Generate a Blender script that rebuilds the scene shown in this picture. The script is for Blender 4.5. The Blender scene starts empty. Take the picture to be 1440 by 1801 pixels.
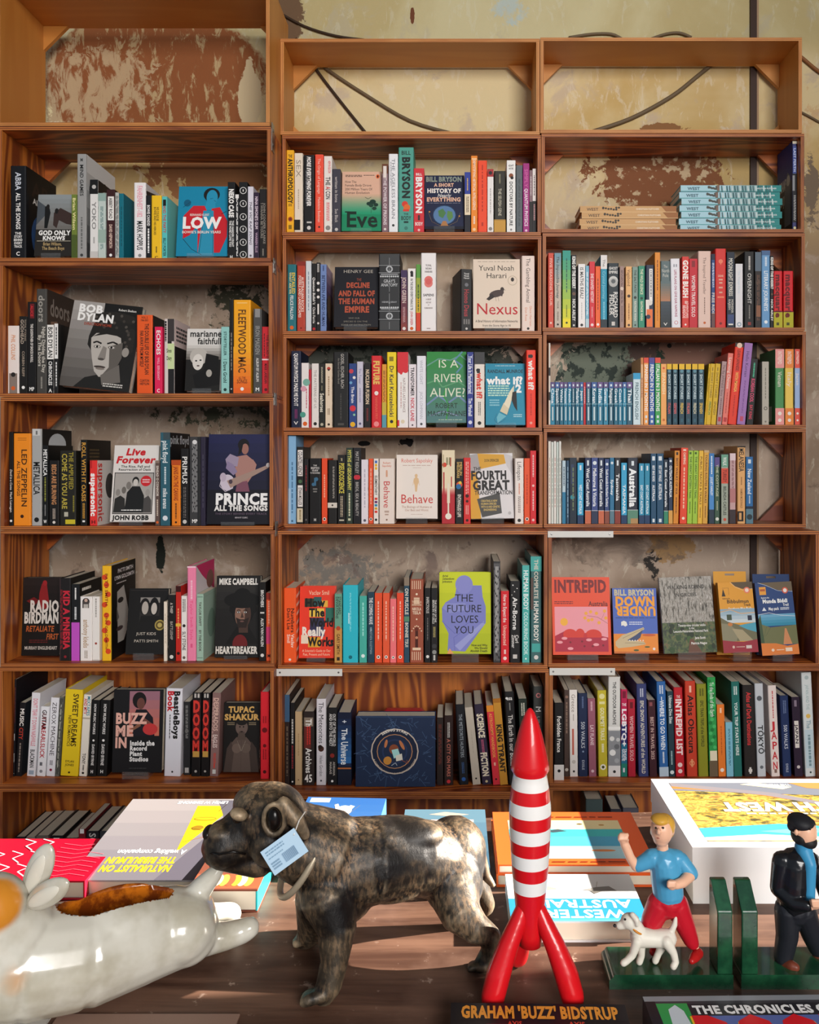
import bpy, math, random
from mathutils import Vector, Matrix
random.seed(7)
SC = bpy.context.scene
COL = SC.collection
PI = math.pi
# ------------------------------------------------------------------ camera (straight on, shifted lens)
F, VX, VY, ZC = 1442.0, 800.0, 805.0, 1.55
cam = bpy.data.cameras.new('camera'); co = bpy.data.objects.new('camera', cam); COL.objects.link(co)
co.location = (0, 0, ZC); co.rotation_euler = (PI / 2, 0, 0)
cam.sensor_fit = 'AUTO'; cam.sensor_width = 36; cam.lens = F / 1801 * 36
cam.shift_x = (720 - VX) / 1801; cam.shift_y = (VY - 900.5) / 1801
cam.clip_start = 0.02
SC.camera = co
# ------------------------------------------------------------------ light
W = bpy.data.worlds.new('world'); SC.world = W; W.use_nodes = True
W.node_tree.nodes['Background'].inputs[0].default_value = (0.70, 0.86, 1.0, 1)
W.node_tree.nodes['Background'].inputs[1].default_value = 0.30
SUN_AZ, SUN_EL = math.radians(7), math.radians(20)
sd = Vector((-math.cos(SUN_EL) * math.cos(SUN_AZ), -math.cos(SUN_EL) * math.sin(SUN_AZ), -math.sin(SUN_EL)))
sl = bpy.data.lights.new('sun', 'SUN'); sl.energy = 31; sl.angle = math.radians(0.6); sl.color = (1, .93, .84)
so = bpy.data.objects.new('sun', sl); COL.objects.link(so); so.rotation_euler = sd.to_track_quat('-Z', 'Y').to_euler()
so.location = (4, 2, 5)
al = bpy.data.lights.new('front_fill', 'AREA'); al.energy = 480; al.shape = 'RECTANGLE'; al.size = 2.6; al.size_y = 2.4; al.color = (1, .965, .93)  # added fill lamp, soft light from the right front
ao = bpy.data.objects.new('front_fill', al); COL.objects.link(ao); ao.location = (2.1, -4.8, 3.3)
ao.rotation_euler = (Vector((-.1, 2.7, 1.45)) - ao.location).to_track_quat('-Z', 'Y').to_euler()
SC.view_settings.view_transform = 'Standard'; SC.view_settings.look = 'None'
SC.view_settings.exposure = 0.0; SC.view_settings.gamma = 1; SC.view_settings.use_curve_mapping = False
# ------------------------------------------------------------------ helpers
def wx(px, D): return (px - VX) * D / F
def wz(py, D): return ZC + (VY - py) * D / F
def P(px, py, D): return Vector((wx(px, D), D, wz(py, D)))
CC = dict(k='121214', w='F1EEEA', g='8C8A88', r='D2232A', y='F3C21C', o='EE6A22', b='2763A8', n='16223E', c='EADFC8', t='2E8F94',
          p='EE7FA0', v='6F7FC0', G='4F8F58', B='7A4A30', s='C9CCD0', d='3A3A3C')
def hexlin(h):
    h = CC.get(h, h)
    r = []
    for i in (0, 2, 4):
        c = int(h[i:i + 2], 16) / 255
        r.append(c / 12.92 if c <= .04045 else ((c + .055) / 1.055) ** 2.4)
    return (r[0], r[1], r[2], 1)
MATS = {}
def M(h, rough=.5, metal=0.0, coat=0.0, spec=.28):
    h = CC.get(h, h); key = (h, rough, metal, coat)
    if key not in MATS:
        m = bpy.data.materials.new('paint_' + h); m.use_nodes = True
        b = m.node_tree.nodes['Principled BSDF']
        b.inputs['Base Color'].default_value = hexlin(h); b.inputs['Roughness'].default_value = rough
        b.inputs['Metallic'].default_value = metal; b.inputs['Coat Weight'].default_value = coat
        b.inputs['Specular IOR Level'].default_value = spec
        MATS[key] = m
    return MATS[key]
class NT:
    """small node-tree writer"""
    def __init__(s, name, rough=.5):
        s.m = bpy.data.materials.new(name); s.m.use_nodes = True; s.t = s.m.node_tree; s.b = s.t.nodes['Principled BSDF']
        s.b.inputs['Roughness'].default_value = rough
    def n(s, typ, **kw):
        x = s.t.nodes.new(typ)
        for k, v in kw.items():
            if k.startswith('_'): setattr(x, k[1:], v)
            else: s.put(x.inputs[int(k[1:])] if k[0] == 'i' and k[1:].isdigit() else x.inputs[k.replace('__', ' ')], v)
        return x
    def put(s, inp, v):
        if hasattr(v, 'is_output'): s.t.links.new(v, inp)
        else: inp.default_value = v
    def mix(s, f, a, b):
        x = s.t.nodes.new('ShaderNodeMix'); x.data_type = 'RGBA'
        s.put(x.inputs[0], f); s.put(x.inputs[6], a); s.put(x.inputs[7], b); return x.outputs[2]
    def math(s, op, a, b=0.0, c=0.0):
        x = s.t.nodes.new('ShaderNodeMath'); x.operation = op
        s.put(x.inputs[0], a); s.put(x.inputs[1], b); s.put(x.inputs[2], c); return x.outputs[0]
    def pos(s): return s.n('ShaderNodeNewGeometry').outputs['Position']
    def mapv(s, v, scale=(1, 1, 1), loc=(0, 0, 0)):
        return s.n('ShaderNodeMapping', Vector=v, Scale=scale, Location=loc).outputs[0]
    def noise(s, v, scale, detail=4, rough=.55, dist=0):
        return s.n('ShaderNodeTexNoise', Vector=v, Scale=scale, Detail=detail, Roughness=rough, Distortion=dist).outputs[0]
    def step(s, v, a, b):
        x = s.t.nodes.new('ShaderNodeMapRange'); x.interpolation_type = 'SMOOTHSTEP'
        s.put(x.inputs[0], v); x.inputs[1].default_value = a; x.inputs[2].default_value = b; return x.outputs[0]
    def col(s, v): s.put(s.b.inputs['Base Color'], v)
    def bump(s, h, strength=.3, dist=.002):
        x = s.n('ShaderNodeBump', Strength=strength, Distance=dist, Height=h); s.put(s.b.inputs['Normal'], x.outputs[0])
def wood(name, light, dark, axis, freq=9, rough=.4, amt=1.0):
    a = NT(name, rough); p = a.pos()
    sc = {'x': (.9, 7, 7), 'z': (7, 7, .9)}[axis]
    oi = a.n('ShaderNodeObjectInfo').outputs['Random']
    off = a.n('ShaderNodeCombineXYZ', X=a.math('MULTIPLY', oi, 17), Y=a.math('MULTIPLY', oi, 5), Z=a.math('MULTIPLY', oi, 9)).outputs[0]
    q = a.n('ShaderNodeVectorMath', _operation='ADD', i0=p, i1=off).outputs[0]
    n1 = a.noise(a.mapv(q, sc), 1.1, 2, .45, .3)
    band = a.math('PINGPONG', a.math('MULTIPLY', n1, freq), .5)
    band = a.step(a.math('MULTIPLY', band, 2), .15, .95)
    fib = a.noise(a.mapv(q, {'x': (6, 160, 160), 'z': (160, 160, 6)}[axis]), 1, 3)
    c = a.mix(a.math('MULTIPLY', band, amt), hexlin(dark), hexlin(light))
    c = a.mix(a.math('MULTIPLY', a.step(fib, .45, .75), .35 * amt), c, hexlin(dark))
    a.col(c); a.bump(fib, .1, .001)
    return a.m
def ply(name, axis, light, dark):
    a = NT(name, .55); sep = a.n('ShaderNodeSeparateXYZ', i0=a.pos())
    v = a.math('MULTIPLY', sep.outputs[{'x': 0, 'z': 2}[axis]], 1 / .0062)
    st = a.step(a.math('PINGPONG', v, .5), .12, .34)
    nz = a.noise(a.mapv(a.pos(), {'x': (30, 30, 6), 'z': (6, 30, 30)}[axis]), 1, 3)
    a.col(a.mix(a.math('MULTIPLY', st, a.step(nz, .2, .6)), hexlin(dark), hexlin(light)))
    return a.m
def print_tex(name, cols, scale, stretch=(1, 1, 1), rough=.45, detail=5):
    a = NT(name, rough); a.b.inputs['Specular IOR Level'].default_value = .28
    n = a.noise(a.mapv(a.n('ShaderNodeTexCoord').outputs['Object'], stretch), scale, detail, .65, .4)
    r = a.t.nodes.new('ShaderNodeValToRGB'); a.put(r.inputs[0], n); k = len(cols)
    for i, c in enumerate(cols):
        x = .34 + .32 * i / (k - 1)
        e = r.color_ramp.elements[i] if i < 2 else r.color_ramp.elements.new(x)
        e.position = x; e.color = hexlin(c)
    a.col(r.outputs[0]); return a.m
class MB:
    def __init__(s): s.v = []; s.f = []; s.mi = []; s.mats = []
    def m(s, mat):
        if mat not in s.mats: s.mats.append(mat)
        return s.mats.index(mat)
    def add(s, vs, fs, mat):
        o = len(s.v); s.v += [tuple(v) for v in vs]; k = s.m(mat)
        for f in fs: s.f.append(tuple(i + o for i in f)); s.mi.append(k)
    def box(s, x0, x1, y0, y1, z0, z1, mat, front=None):
        vs = [(x, y, z) for x in (x0, x1) for y in (y0, y1) for z in (z0, z1)]
        s.add(vs, [(0, 1, 3, 2), (4, 6, 7, 5), (0, 2, 6, 4), (1, 5, 7, 3), (2, 3, 7, 6)], mat)
        s.add([vs[0], vs[4], vs[5], vs[1]], [(0, 1, 2, 3)], front or mat)
    def prism(s, pts, y0, y1, mat, cap=None):
        """pts: (x,z) outline counter-clockwise seen from -y, extruded along y"""
        n = len(pts); vs = [(x, y0, z) for x, z in pts] + [(x, y1, z) for x, z in pts]
        s.add(vs, [(i, i + n, (i + 1) % n + n, (i + 1) % n) for i in range(n)] + [tuple(range(2 * n - 1, n - 1, -1))], mat)
        s.add(vs[:n], [tuple(range(n))], cap or mat)
    def lathe(s, prof, seg, mats, c=(0, 0)):
        """prof: (r,z); mats: one per ring gap or one"""
        vs = []
        for r, z in prof:
            vs += [(c[0] + r * math.cos(2 * PI * i / seg), c[1] + r * math.sin(2 * PI * i / seg), z) for i in range(seg)]
        o = len(s.v); s.v += vs
        for j in range(len(prof) - 1):
            k = s.m(mats[j] if isinstance(mats, list) else mats)
            for i in range(seg):
                s.f.append((o + j * seg + i, o + j * seg + (i + 1) % seg, o + (j + 1) * seg + (i + 1) % seg, o + (j + 1) * seg + i)); s.mi.append(k)
    def tube(s, pts, r, mat, seg=8):
        n = len(pts); rr = r if isinstance(r, (list, tuple)) else [r] * n
        pts = [Vector(p) for p in pts]; o = len(s.v); k = s.m(mat)
        for i, p in enumerate(pts):
            t = (pts[min(i + 1, n - 1)] - pts[max(i - 1, 0)]).normalized()
            up = Vector((0, 0, 1)) if abs(t.z) < .9 else Vector((0, 1, 0))
            a = t.cross(up).normalized(); b = a.cross(t)
            for j in range(seg):
                w = 2 * PI * j / seg; s.v.append(tuple(p + rr[i] * (math.cos(w) * a + math.sin(w) * b)))
        for i in range(n - 1):
            for j in range(seg):
                s.f.append((o + i * seg + j, o + i * seg + (j + 1) % seg, o + (i + 1) * seg + (j + 1) % seg, o + (i + 1) * seg + j)); s.mi.append(k)
        s.f.append(tuple(o + j for j in range(seg))[::-1]); s.mi.append(k)
        s.f.append(tuple(o + (n - 1) * seg + j for j in range(seg))); s.mi.append(k)
    def build(s, name, parent=None, smooth=False, bevel=0):
        me = bpy.data.meshes.new(name); me.from_pydata(s.v, [], s.f)
        for m in s.mats: me.materials.append(m)
        me.polygons.foreach_set('material_index', s.mi)
        if smooth: me.polygons.foreach_set('use_smooth', [True] * len(s.f))
        me.update()
        o = bpy.data.objects.new(name, me); COL.objects.link(o)
        if parent: o.parent = parent
        if bevel:
            b = o.modifiers.new('bevel', 'BEVEL'); b.width = bevel; b.segments = 2; b.limit_method = 'ANGLE'
        return o
def tag(o, label=None, cat=None, group=None, kind=None):
    for k, v in (('label', label), ('category', cat), ('group', group), ('kind', kind)):
        if v: o[k] = v
    return o
def empty(name, loc, rot=(0, 0, 0)):
    o = bpy.data.objects.new(name, None); COL.objects.link(o); o.location = loc; o.rotation_euler = rot; o.empty_display_size = .02
    return o
# ---- lettering: every glyph turned into a small mesh once
GL = {}
def make_glyphs():
    chars = "ABCDEFGHIJKLMNOPQRSTUVWXYZabcdefghijklmnopqrstuvwxyz0123456789'&,.?+-:*!Ōō|"
    jobs = []
    for bold in (0, 1, 2):
        for c in chars:
            for s in (c, c + '|'):
                cu = bpy.data.curves.new('glyph', 'FONT'); cu.body = s; cu.size = 1; cu.resolution_u = 2
                if bold: cu.offset = (0, .022, .048)[bold]
                o = bpy.data.objects.new('glyph', cu); COL.objects.link(o); jobs.append((bold, c, s, o))
    bpy.context.view_layer.update(); dg = bpy.context.evaluated_depsgraph_get()
    ext = {}
    for bold, c, s, o in jobs:
        me = o.evaluated_get(dg).to_mesh()
        vs = [(v.co.x, v.co.y) for v in me.vertices]
        mx = max([v[0] for v in vs] or [0])
        if s == c: GL[bold, c] = [vs, [tuple(p.vertices) for p in me.polygons], 0]
        ext[bold, s] = mx
    for bold in (0, 1, 2):
        for c in chars:
            GL[bold, c][2] = ext[bold, c + '|'] - ext[bold, '|'] + (0, .02, .05)[bold]
        GL[bold, ' '] = [[], [], .27]
    for _, _, _, o in jobs:
        cu = o.data; bpy.data.objects.remove(o); bpy.data.curves.remove(cu)
make_glyphs()
CAP = max(v[1] for v in GL[0, 'H'][0])
def text_geo(s, bold):
    out = []; x = 0
    for c in s:
        g = GL.get((bold, c))
        if g is None: g = GL[bold, ' ']
        out.append((x, g)); x += g[2]
    return out, max(x, .01)
def put_text(mb, mp, W, H, s, u0, v0, u1, v1, mat, e, rot=False, asp=1.25, align='c', ital=0.0, flip=False):
    """fit a string into a box of the surface; rot: reads downwards"""
    bold = 1
    if s[:1] == '^': bold = 0; s = s[1:]
    elif s[:1] == '`': bold = 2; s = s[1:]
    g, w = text_geo(s, bold)
    bw, bh = abs(u1 - u0) * W, abs(v1 - v0) * H
    L, T = (bh, bw) if rot else (bw, bh)
    sy = T / CAP; sx = min(L / w, sy * asp)
    su, sv = (1 if u1 > u0 else -1), (1 if v1 > v0 else -1)
    pad = (L - w * sx) * {'c': .5, 'l': 0, 'r': 1}[align]
    for x, (vs, fs, _) in g:
        if not vs: continue
        pts = []
        for a, b in vs:
            A = pad + (x + a + ital * b) * sx; Bq = b * sy
            if rot: pts.append(mp(u0 + Bq / W, v0 + A / H, e))
            else: pts.append(mp(u0 + su * A / W, v1 - sv * Bq / H, e))
        mb.add(pts, fs, mat)
def dashes(mb, mp, W, H, u0, v0, u1, v1, mat, e, rows=1, rot=False):
    """print too small to read: broken hairlines"""
    rnd = random.Random(int((u0 * 7 + v0 * 13 + rows) * 1000))
    for r in range(rows):
        q = 0
        while q < 1:
            l = rnd.uniform(.04, .13) * (1 if rot else 1.5); a0, a1 = q, min(q + l, 1); q += l + .025
            if rot:
                ua, ub = u0 + (u1 - u0) * (r + .2) / rows, u0 + (u1 - u0) * (r + .8) / rows
                va, vb = v0 + (v1 - v0) * a0, v0 + (v1 - v0) * a1
            else:
                ua, ub = u0 + (u1 - u0) * a0, u0 + (u1 - u0) * a1
                va, vb = v0 + (v1 - v0) * (r + .2) / rows, v0 + (v1 - v0) * (r + .75) / rows
            mb.add([mp(ua, vb, e), mp(ub, vb, e), mp(ub, va, e), mp(ua, va, e)], [(0, 1, 2, 3)], mat)
def art(mb, mp, W, H, elems, rough=.5):
    stp = min(.00004, .0012 / max(len(elems), 1))
    for i, el in enumerate(elems):
        e = .00012 + stp * i; k = el[0]
        if k == 'r':
            _, a, b, c, d, col = el; mb.add([mp(a, d, e), mp(c, d, e), mp(c, b, e), mp(a, b, e)], [(0, 1, 2, 3)], M(col, rough))
        elif k == 'm':                                       # a photograph printed with a texture of its own
            _, a, b, c, d, mt = el; mb.add([mp(a, d, e), mp(c, d, e), mp(c, b, e), mp(a, b, e)], [(0, 1, 2, 3)], mt)
        elif k == 'e':
            cu, cv, ru, rv, col = el[1:6]; th = math.radians(el[6]) if len(el) > 6 else 0; n = 20; pts = []
            for j in range(n):
                t = -2 * PI * j / n; x, y = ru * W * math.cos(t), rv * H * math.sin(t)
                x, y = x * math.cos(th) - y * math.sin(th), x * math.sin(th) + y * math.cos(th)
                pts.append(mp(cu + x / W, cv + y / H, e))
            mb.add(pts, [tuple(range(n))], M(col, rough))
        elif k == 'p':
            pts = el[1]; ar = sum(pts[j - 1][0] * pts[j][1] - pts[j][0] * pts[j - 1][1] for j in range(len(pts)))
            if ar > 0: pts = pts[::-1]
            mb.add([mp(u, v, e) for u, v in pts], [tuple(range(len(pts)))], M(el[2], rough))
        elif k == 'l':
            pts, wd, col = el[1], el[2] * 1.5, el[3]
            for (a, b), (c, d) in zip(pts, pts[1:]):
                dx, dy = (c - a) * W, (d - b) * H; q = math.hypot(dx, dy) or 1; nx, ny = -dy / q * wd / 2 / W, dx / q * wd / 2 / H
                nx *= W; ny *= W
                mb.add([mp(a + nx, b + ny, e), mp(c + nx, d + ny, e), mp(c - nx, d - ny, e), mp(a - nx, b - ny, e)], [(0, 1, 2, 3)], M(col, rough))
        elif k == 'g':                                       # printed colour blend, as narrow strips
            _, a, b, c, d, c0, c1, n = el; h0, h1 = CC.get(c0, c0), CC.get(c1, c1)
            for j in range(n):
                t = j / max(n - 1, 1)
                h = ''.join('%02X' % round(int(h0[q:q + 2], 16) * (1 - t) + int(h1[q:q + 2], 16) * t) for q in (0, 2, 4))
                va, vb = b + (d - b) * j / n, b + (d - b) * (j + 1) / n
                mb.add([mp(a, vb, e), mp(c, vb, e), mp(c, va, e), mp(a, va, e)], [(0, 1, 2, 3)], M(h, rough))
        elif k == 't':
            s, a, b, c, d, col = el[1:7]; kw = el[7] if len(el) > 7 else {}
            put_text(mb, mp, W, H, s, a, b, c, d, M(col, rough), e, **kw)
        elif k == 'arc':                                     # lettering bent round a circle
            _, s, cu, cv, rad, ch, a0, a1, col, inward = el
            g, w = text_geo(s, 1); sx = math.radians(abs(a1 - a0)) * rad / w; sy = ch / CAP
            for x, (vs, fs, _q) in g:
                if not vs: continue
                pts = []
                for p_, q_ in vs:
                    f = (x + p_) / w; t = math.radians(a0 + (a1 - a0) * f); r_ = rad + (-q_ if inward else q_) * sy
                    pts.append(mp(cu + r_ * math.cos(t) / W, cv - r_ * math.sin(t) / H, e))
                mb.add(pts, fs, M(col, rough))
        elif k == 'd':
            _, a, b, c, d, col, rows = el; dashes(mb, mp, W, H, a, b, c, d, M(col, rough), e, rows)
        elif k == 'dr':
            _, a, b, c, d, col, rows = el; dashes(mb, mp, W, H, a, b, c, d, M(col, rough), e, rows, True)
def spine_elems(dsl, W, H):
    out = []
    for seg in dsl.split(';'):
        if not seg: continue
        a = seg.split('|'); k = a[0]
        if k == '#':
            u0, u1 = (float(a[4]), float(a[5])) if len(a) > 5 else (0, 1)
            out.append(('r', u0, float(a[1]), u1, float(a[2]), a[3]))
        elif k == '%': out.append(('g', 0, float(a[1]), 1, float(a[2]), a[3], a[4], 8))
        elif k == '*': out.append(('e', float(a[4]) if len(a) > 4 else .5, float(a[1]), float(a[2]), float(a[2]) * W / H, a[3]))
        elif k == '~':
            w = float(a[3]); c = float(a[5]) if len(a) > 5 else .5; out.append(('dr', c - w / 2, float(a[1]), c + w / 2, float(a[2]), a[4], int(a[6]) if len(a) > 6 else 1))
        elif k[0] == '=':
            w = float(a[3]); out.append(('t', k[1:], .5 - w / 2, float(a[1]), .5 + w / 2, float(a[2]), a[4], dict(asp=1.5)))
        else:
            w = float(a[3]); c = float(a[5]) if len(a) > 5 else .5
            it = 0.0
            if k[0] == '/': it = .22; k = k[1:]
            out.append(('t', k, c - w / 2, float(a[1]), c + w / 2, float(a[2]), a[4], dict(rot=True, asp=1.6, align='c', ital=it)))
    return out
# ---- organic bodies: overlapping volumes fused into one skin
def ico(center, radii, rot=None, sub=3):
    import bmesh
    bm = bmesh.new(); bmesh.ops.create_icosphere(bm, subdivisions=sub, radius=1)
    R = rot.to_matrix() if rot else Matrix.Identity(3)
    vs = [Vector(center) + R @ Vector((v.co.x * radii[0], v.co.y * radii[1], v.co.z * radii[2])) for v in bm.verts]
    fs = [tuple(v.index for v in f.verts) for f in bm.faces]; bm.free()
    return vs, fs
def cone(p0, r0, p1, r1, seg=20):
    p0, p1 = Vector(p0), Vector(p1); t = (p1 - p0).normalized()
    up = Vector((0, 0, 1)) if abs(t.z) < .9 else Vector((0, 1, 0)); a = t.cross(up).normalized(); b = a.cross(t)
    vs = []
    for p, r in ((p0, r0), (p1, r1)):
        vs += [p + r * (math.cos(2 * PI * j / seg) * a + math.sin(2 * PI * j / seg) * b) for j in range(seg)]
    return vs, [(j, (j + 1) % seg, (j + 1) % seg + seg, j + seg) for j in range(seg)] + [tuple(range(seg))[::-1], tuple(range(seg, 2 * seg))]
def organic(name, prims, voxel, smooth, mat, parent=None, cut=None, cutmat=None):
    mb = MB()
    for p in prims:
        if p[0] == 'e': mb.add(*ico(p[1], p[2], p[3] if len(p) > 3 else None), mat)
        else:
            ch = p[1]
            for i, (c, r) in enumerate(ch):
                mb.add(*ico(c, (r, r, r), None, 2), mat)
                if i: mb.add(*cone(ch[i - 1][0], ch[i - 1][1], c, r), mat)
    o = mb.build(name + '_cage')
    rm = o.modifiers.new('remesh', 'REMESH'); rm.mode = 'VOXEL'; rm.voxel_size = voxel
    sm = o.modifiers.new('smooth', 'SMOOTH'); sm.factor = .5; sm.iterations = smooth
    if cut:
        cb = MB(); [cb.add(*ico(c[0], c[1], c[2], 4), mat) for c in cut]
        cobj = cb.build('cutter'); bo = o.modifiers.new('cut', 'BOOLEAN'); bo.object = cobj; bo.operation = 'DIFFERENCE'; bo.solver = 'EXACT'
    bpy.context.view_layer.update(); dg = bpy.context.evaluated_depsgraph_get()
    me = bpy.data.meshes.new_from_object(o.evaluated_get(dg)); me.name = name
    old = o.data; bpy.data.objects.remove(o); bpy.data.meshes.remove(old)
    me.materials.clear(); me.materials.append(mat)
    if cut:
        bpy.data.objects.remove(cobj); me.materials.append(cutmat)
        for p in me.polygons:
            for c, r, q in cut:
                l = q.to_matrix().inverted() @ (p.center - Vector(c)); d = math.sqrt(sum((l[i] / r[i]) ** 2 for i in range(3)))
                if d < 1.012: p.material_index = 1
    for p in me.polygons: p.use_smooth = True
    ob = bpy.data.objects.new(name, me); COL.objects.link(ob)
    if parent: ob.parent = parent
    return ob
# ------------------------------------------------------------------ room shell
DW = 2.97
def struct(o, label=None): o['kind'] = 'structure'; return o
def plaster():
    a = NT('old_plaster', .85); p = a.pos(); sep = a.n('ShaderNodeSeparateXYZ', i0=p); X, Z = sep.outputs[0], sep.outputs[2]
    n_big = a.noise(p, 1.6, 5, .6, .4); n_mid = a.noise(p, 6, 6, .65, .6); n_fine = a.noise(p, 26, 5, .6); n_edge = a.noise(p, 15, 8, .72, .5)
    vert = a.noise(a.mapv(p, (16, 16, 6)), 1.6, 8, .68, .6)
    c = a.mix(a.step(n_big, .38, .62), hexlin('C2A468'), hexlin('D9C79A'))
    c = a.mix(a.step(Z, 2.1, 2.72), a.mix(a.step(n_big, .4, .6), hexlin('96806C'), hexlin('B8A492')), c)      # greyer, pinker plaster lower down, darkened to paint in shade behind the crates
    c = a.mix(a.math('MULTIPLY', a.step(n_mid, .56, .66), .55), c, hexlin('B9A89A'))
    c = a.mix(a.math('MULTIPLY', a.step(vert, .55, .62), .35), c, hexlin('E4DCC8'))
    c = a.mix(a.math('MULTIPLY', a.step(Z, 2.95, 3.1), .45), c, hexlin('A8AB88'))                              # green-grey band at the top
    c = a.mix(a.math('MULTIPLY', a.math('MULTIPLY', a.step(Z, 2.0, 1.6), a.step(n_mid, .40, .30)), .7), c, hexlin('5E4A40'))
    def patch(px, py, rx, ry, color, soft, speck=None, th=(.0, .0), amt=1):
        nonlocal c
        q = P(px, py, DW); sx, sz = rx * DW / F, ry * DW / F
        dx = a.math('DIVIDE', a.math('SUBTRACT', X, q.x), sx); dz = a.math('DIVIDE', a.math('SUBTRACT', Z, q.z), sz)
        d = a.math('SQRT', a.math('ADD', a.math('MULTIPLY', dx, dx), a.math('MULTIPLY', dz, dz)))
        d = a.math('ADD', d, a.math('MULTIPLY', a.math('SUBTRACT', n_edge, .5), soft * 3.0))
        d = a.math('ADD', d, a.math('MULTIPLY', a.math('SUBTRACT', n_fine, .5), soft * .8))
        k = a.step(d, 1.0, .93)
        if speck is not None: k = a.math('MULTIPLY', k, a.step(speck, *th))
        c = a.mix(a.math('MULTIPLY', k, amt), c, hexlin(color))
    patch(270, 140, 205, 130, '8A5028', .1)
    patch(270, 140, 205, 130, 'B59A70', .1, vert, (.52, .60))
    patch(150, 150, 110, 75, 'B79C78', .9, vert, (.42, .52))
    patch(440, 175, 22, 52, 'CDB993', .35); patch(438, 130, 10, 26, 'CDB993', .5)
    patch(505, 30, 28, 60, '6A5038', .9)
    patch(380, 305, 110, 50, '8A5A34', 1.1)
    patch(1150, 315, 110, 60, '7E4C2C', .9)
    patch(1150, 315, 110, 60, 'BFA684', .6, n_fine, (.54, .60))
    patch(1165, 225, 40, 8, '8A6038', .7)
    patch(430, 540, 60, 55, '3E3C2C', 1.6, n_fine, (.42, .5))
    patch(400, 725, 110, 26, '4A4A38', 1.8, n_fine, (.46, .52))
    patch(1060, 650, 90, 70, '6A7264', 1.0); patch(1060, 650, 90, 70, '2C3630', 1.2, n_fine, (.50, .56))
    patch(1150, 640, 50, 50, '4C3A34', 1.0); patch(1165, 640, 18, 34, '1E3024', 1.1)
    patch(1230, 640, 80, 50, '7E5A4C', 1.0)
    patch(720, 625, 210, 40, '4A4C44', 1.0); patch(720, 625, 210, 40, '20261E', 1.0, n_fine, (.50, .56))
    patch(283, 975, 9, 36, '12180E', .7); patch(556, 985, 20, 40, '2A302A', 1.2, n_fine, (.5, .56)); patch(625, 998, 6, 9, '0F2018', .6)
    patch(600, 1000, 70, 38, '7E7870', 1.0, n_fine, (.40, .55)); patch(1180, 960, 40, 26, 'B08C60', 1.2); patch(740, 990, 150, 26, '6E5A54', 1.4, n_mid, (.46, .58), .7)
    patch(1080, 960, 110, 40, '77685C', 1.4, n_mid, (.44, .6), .8); patch(1145, 1000, 16, 30, '2E2A26', 1.3, n_fine, (.48, .55))
    patch(640, 780, 12, 5, '0A0A0A', .3); patch(715, 778, 14, 7, '14100E', 1.4); patch(1177, 608, 4, 4, '080808', .1)
    patch(725, 28, 4, 16, '6A3A20', .6); patch(900, 16, 36, 26, 'A9BDC0', 1.0, n_fine, (.42, .6), .7)
    patch(1428, 330, 14, 50, '7A6A58', 1.4); patch(1420, 235, 26, 60, 'C9A070', 1.3, n_mid, (.4, .6), .6)
    a.col(c); a.bump(a.math('ADD', n_mid, a.math('MULTIPLY', n_fine, .5)), .5, .006)
    return a.m
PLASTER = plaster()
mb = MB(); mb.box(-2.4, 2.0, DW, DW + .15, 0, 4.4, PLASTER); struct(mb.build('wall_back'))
fl = wood('floor_boards', '7A5034', '4A2E1C', 'x', 5, .5)
mb = MB(); mb.box(-2.4, 2.0, -2.6, DW, -.05, 0, fl); struct(mb.build('floor'))
white = M('8E7C68', .9)
WY0, WY1, WZ0, WZ1, XR = 1.184, 1.86, 1.0, 2.45, 1.9
mb = MB()
mb.box(XR, XR + .1, -.6, WY0, 0, 4.4, white); mb.box(XR, XR + .1, WY1, DW, 0, 4.4, white)
mb.box(XR, XR + .1, WY0, WY1, 0, WZ0, white); mb.box(XR, XR + .1, WY0, WY1, WZ1, 4.4, white)
struct(mb.build('wall_right'))
mb = MB()
for a_, b_ in ((WZ0, WZ0 + .03), (WZ1 - .03, WZ1)): mb.box(XR + .03, XR + .07, WY0, WY1, a_, b_, white)
struct(mb.build('window_1'))
mb = MB(); mb.box(-2.4, 2.0, -.6, DW, 4.4, 4.5, white); struct(mb.build('ceiling'))
# ------------------------------------------------------------------ things on the wall
CABLE = M('6A5A44', .6); CABLE_D = M('3A2A1E', .6)
def cable(pxs, r, mat, label, dy=.0072):
    o = MB(); pts = [P(x, y, DW - dy) for x, y in pxs]
    q = []
    for i in range(len(pts) - 1):
        p0, p1, p2, p3 = pts[max(i - 1, 0)], pts[i], pts[i + 1], pts[min(i + 2, len(pts) - 1)]
        for t in (0, .25, .5, .75):
            q.append(.5 * ((2 * p1) + (p2 - p0) * t + (2 * p0 - 5 * p1 + 4 * p2 - p3) * t * t + (3 * p1 - p0 - 3 * p2 + p3) * t ** 3))
    q.append(pts[-1]); o.tube(q, r, mat, 8)
    return tag(o.build('cable', smooth=True), label, 'cable', 'cables along the plaster wall')
cable([(484, 18), (535, 46), (590, 63), (640, 70)], .0045, CABLE_D, 'dark cable drooping on bare plaster above the top middle crate')
cable([(520, 68), (558, 125), (600, 180), (645, 236)], .005, CABLE_D, 'steeper of two cables on the wall inside the top middle crate')
cable([(545, 96), (575, 122), (640, 165), (720, 212), (800, 236)], .006, CABLE, 'longer sagging cable on the wall inside the top middle crate')
cable([(1040, 232), (1110, 208), (1180, 170), (1225, 135), (1262, 105)], .0075, CABLE, 'thick cable curving across the wall inside the top right crate')
cable([(1000, 66), (1040, 60), (1075, 60), (1096, 70)], .005, CABLE, 'left bump of cable showing over the top right crate')
cable([(1140, 70), (1170, 60), (1195, 58), (1216, 66)], .005, CABLE, 'right bump of cable showing over the top right crate')
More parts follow.
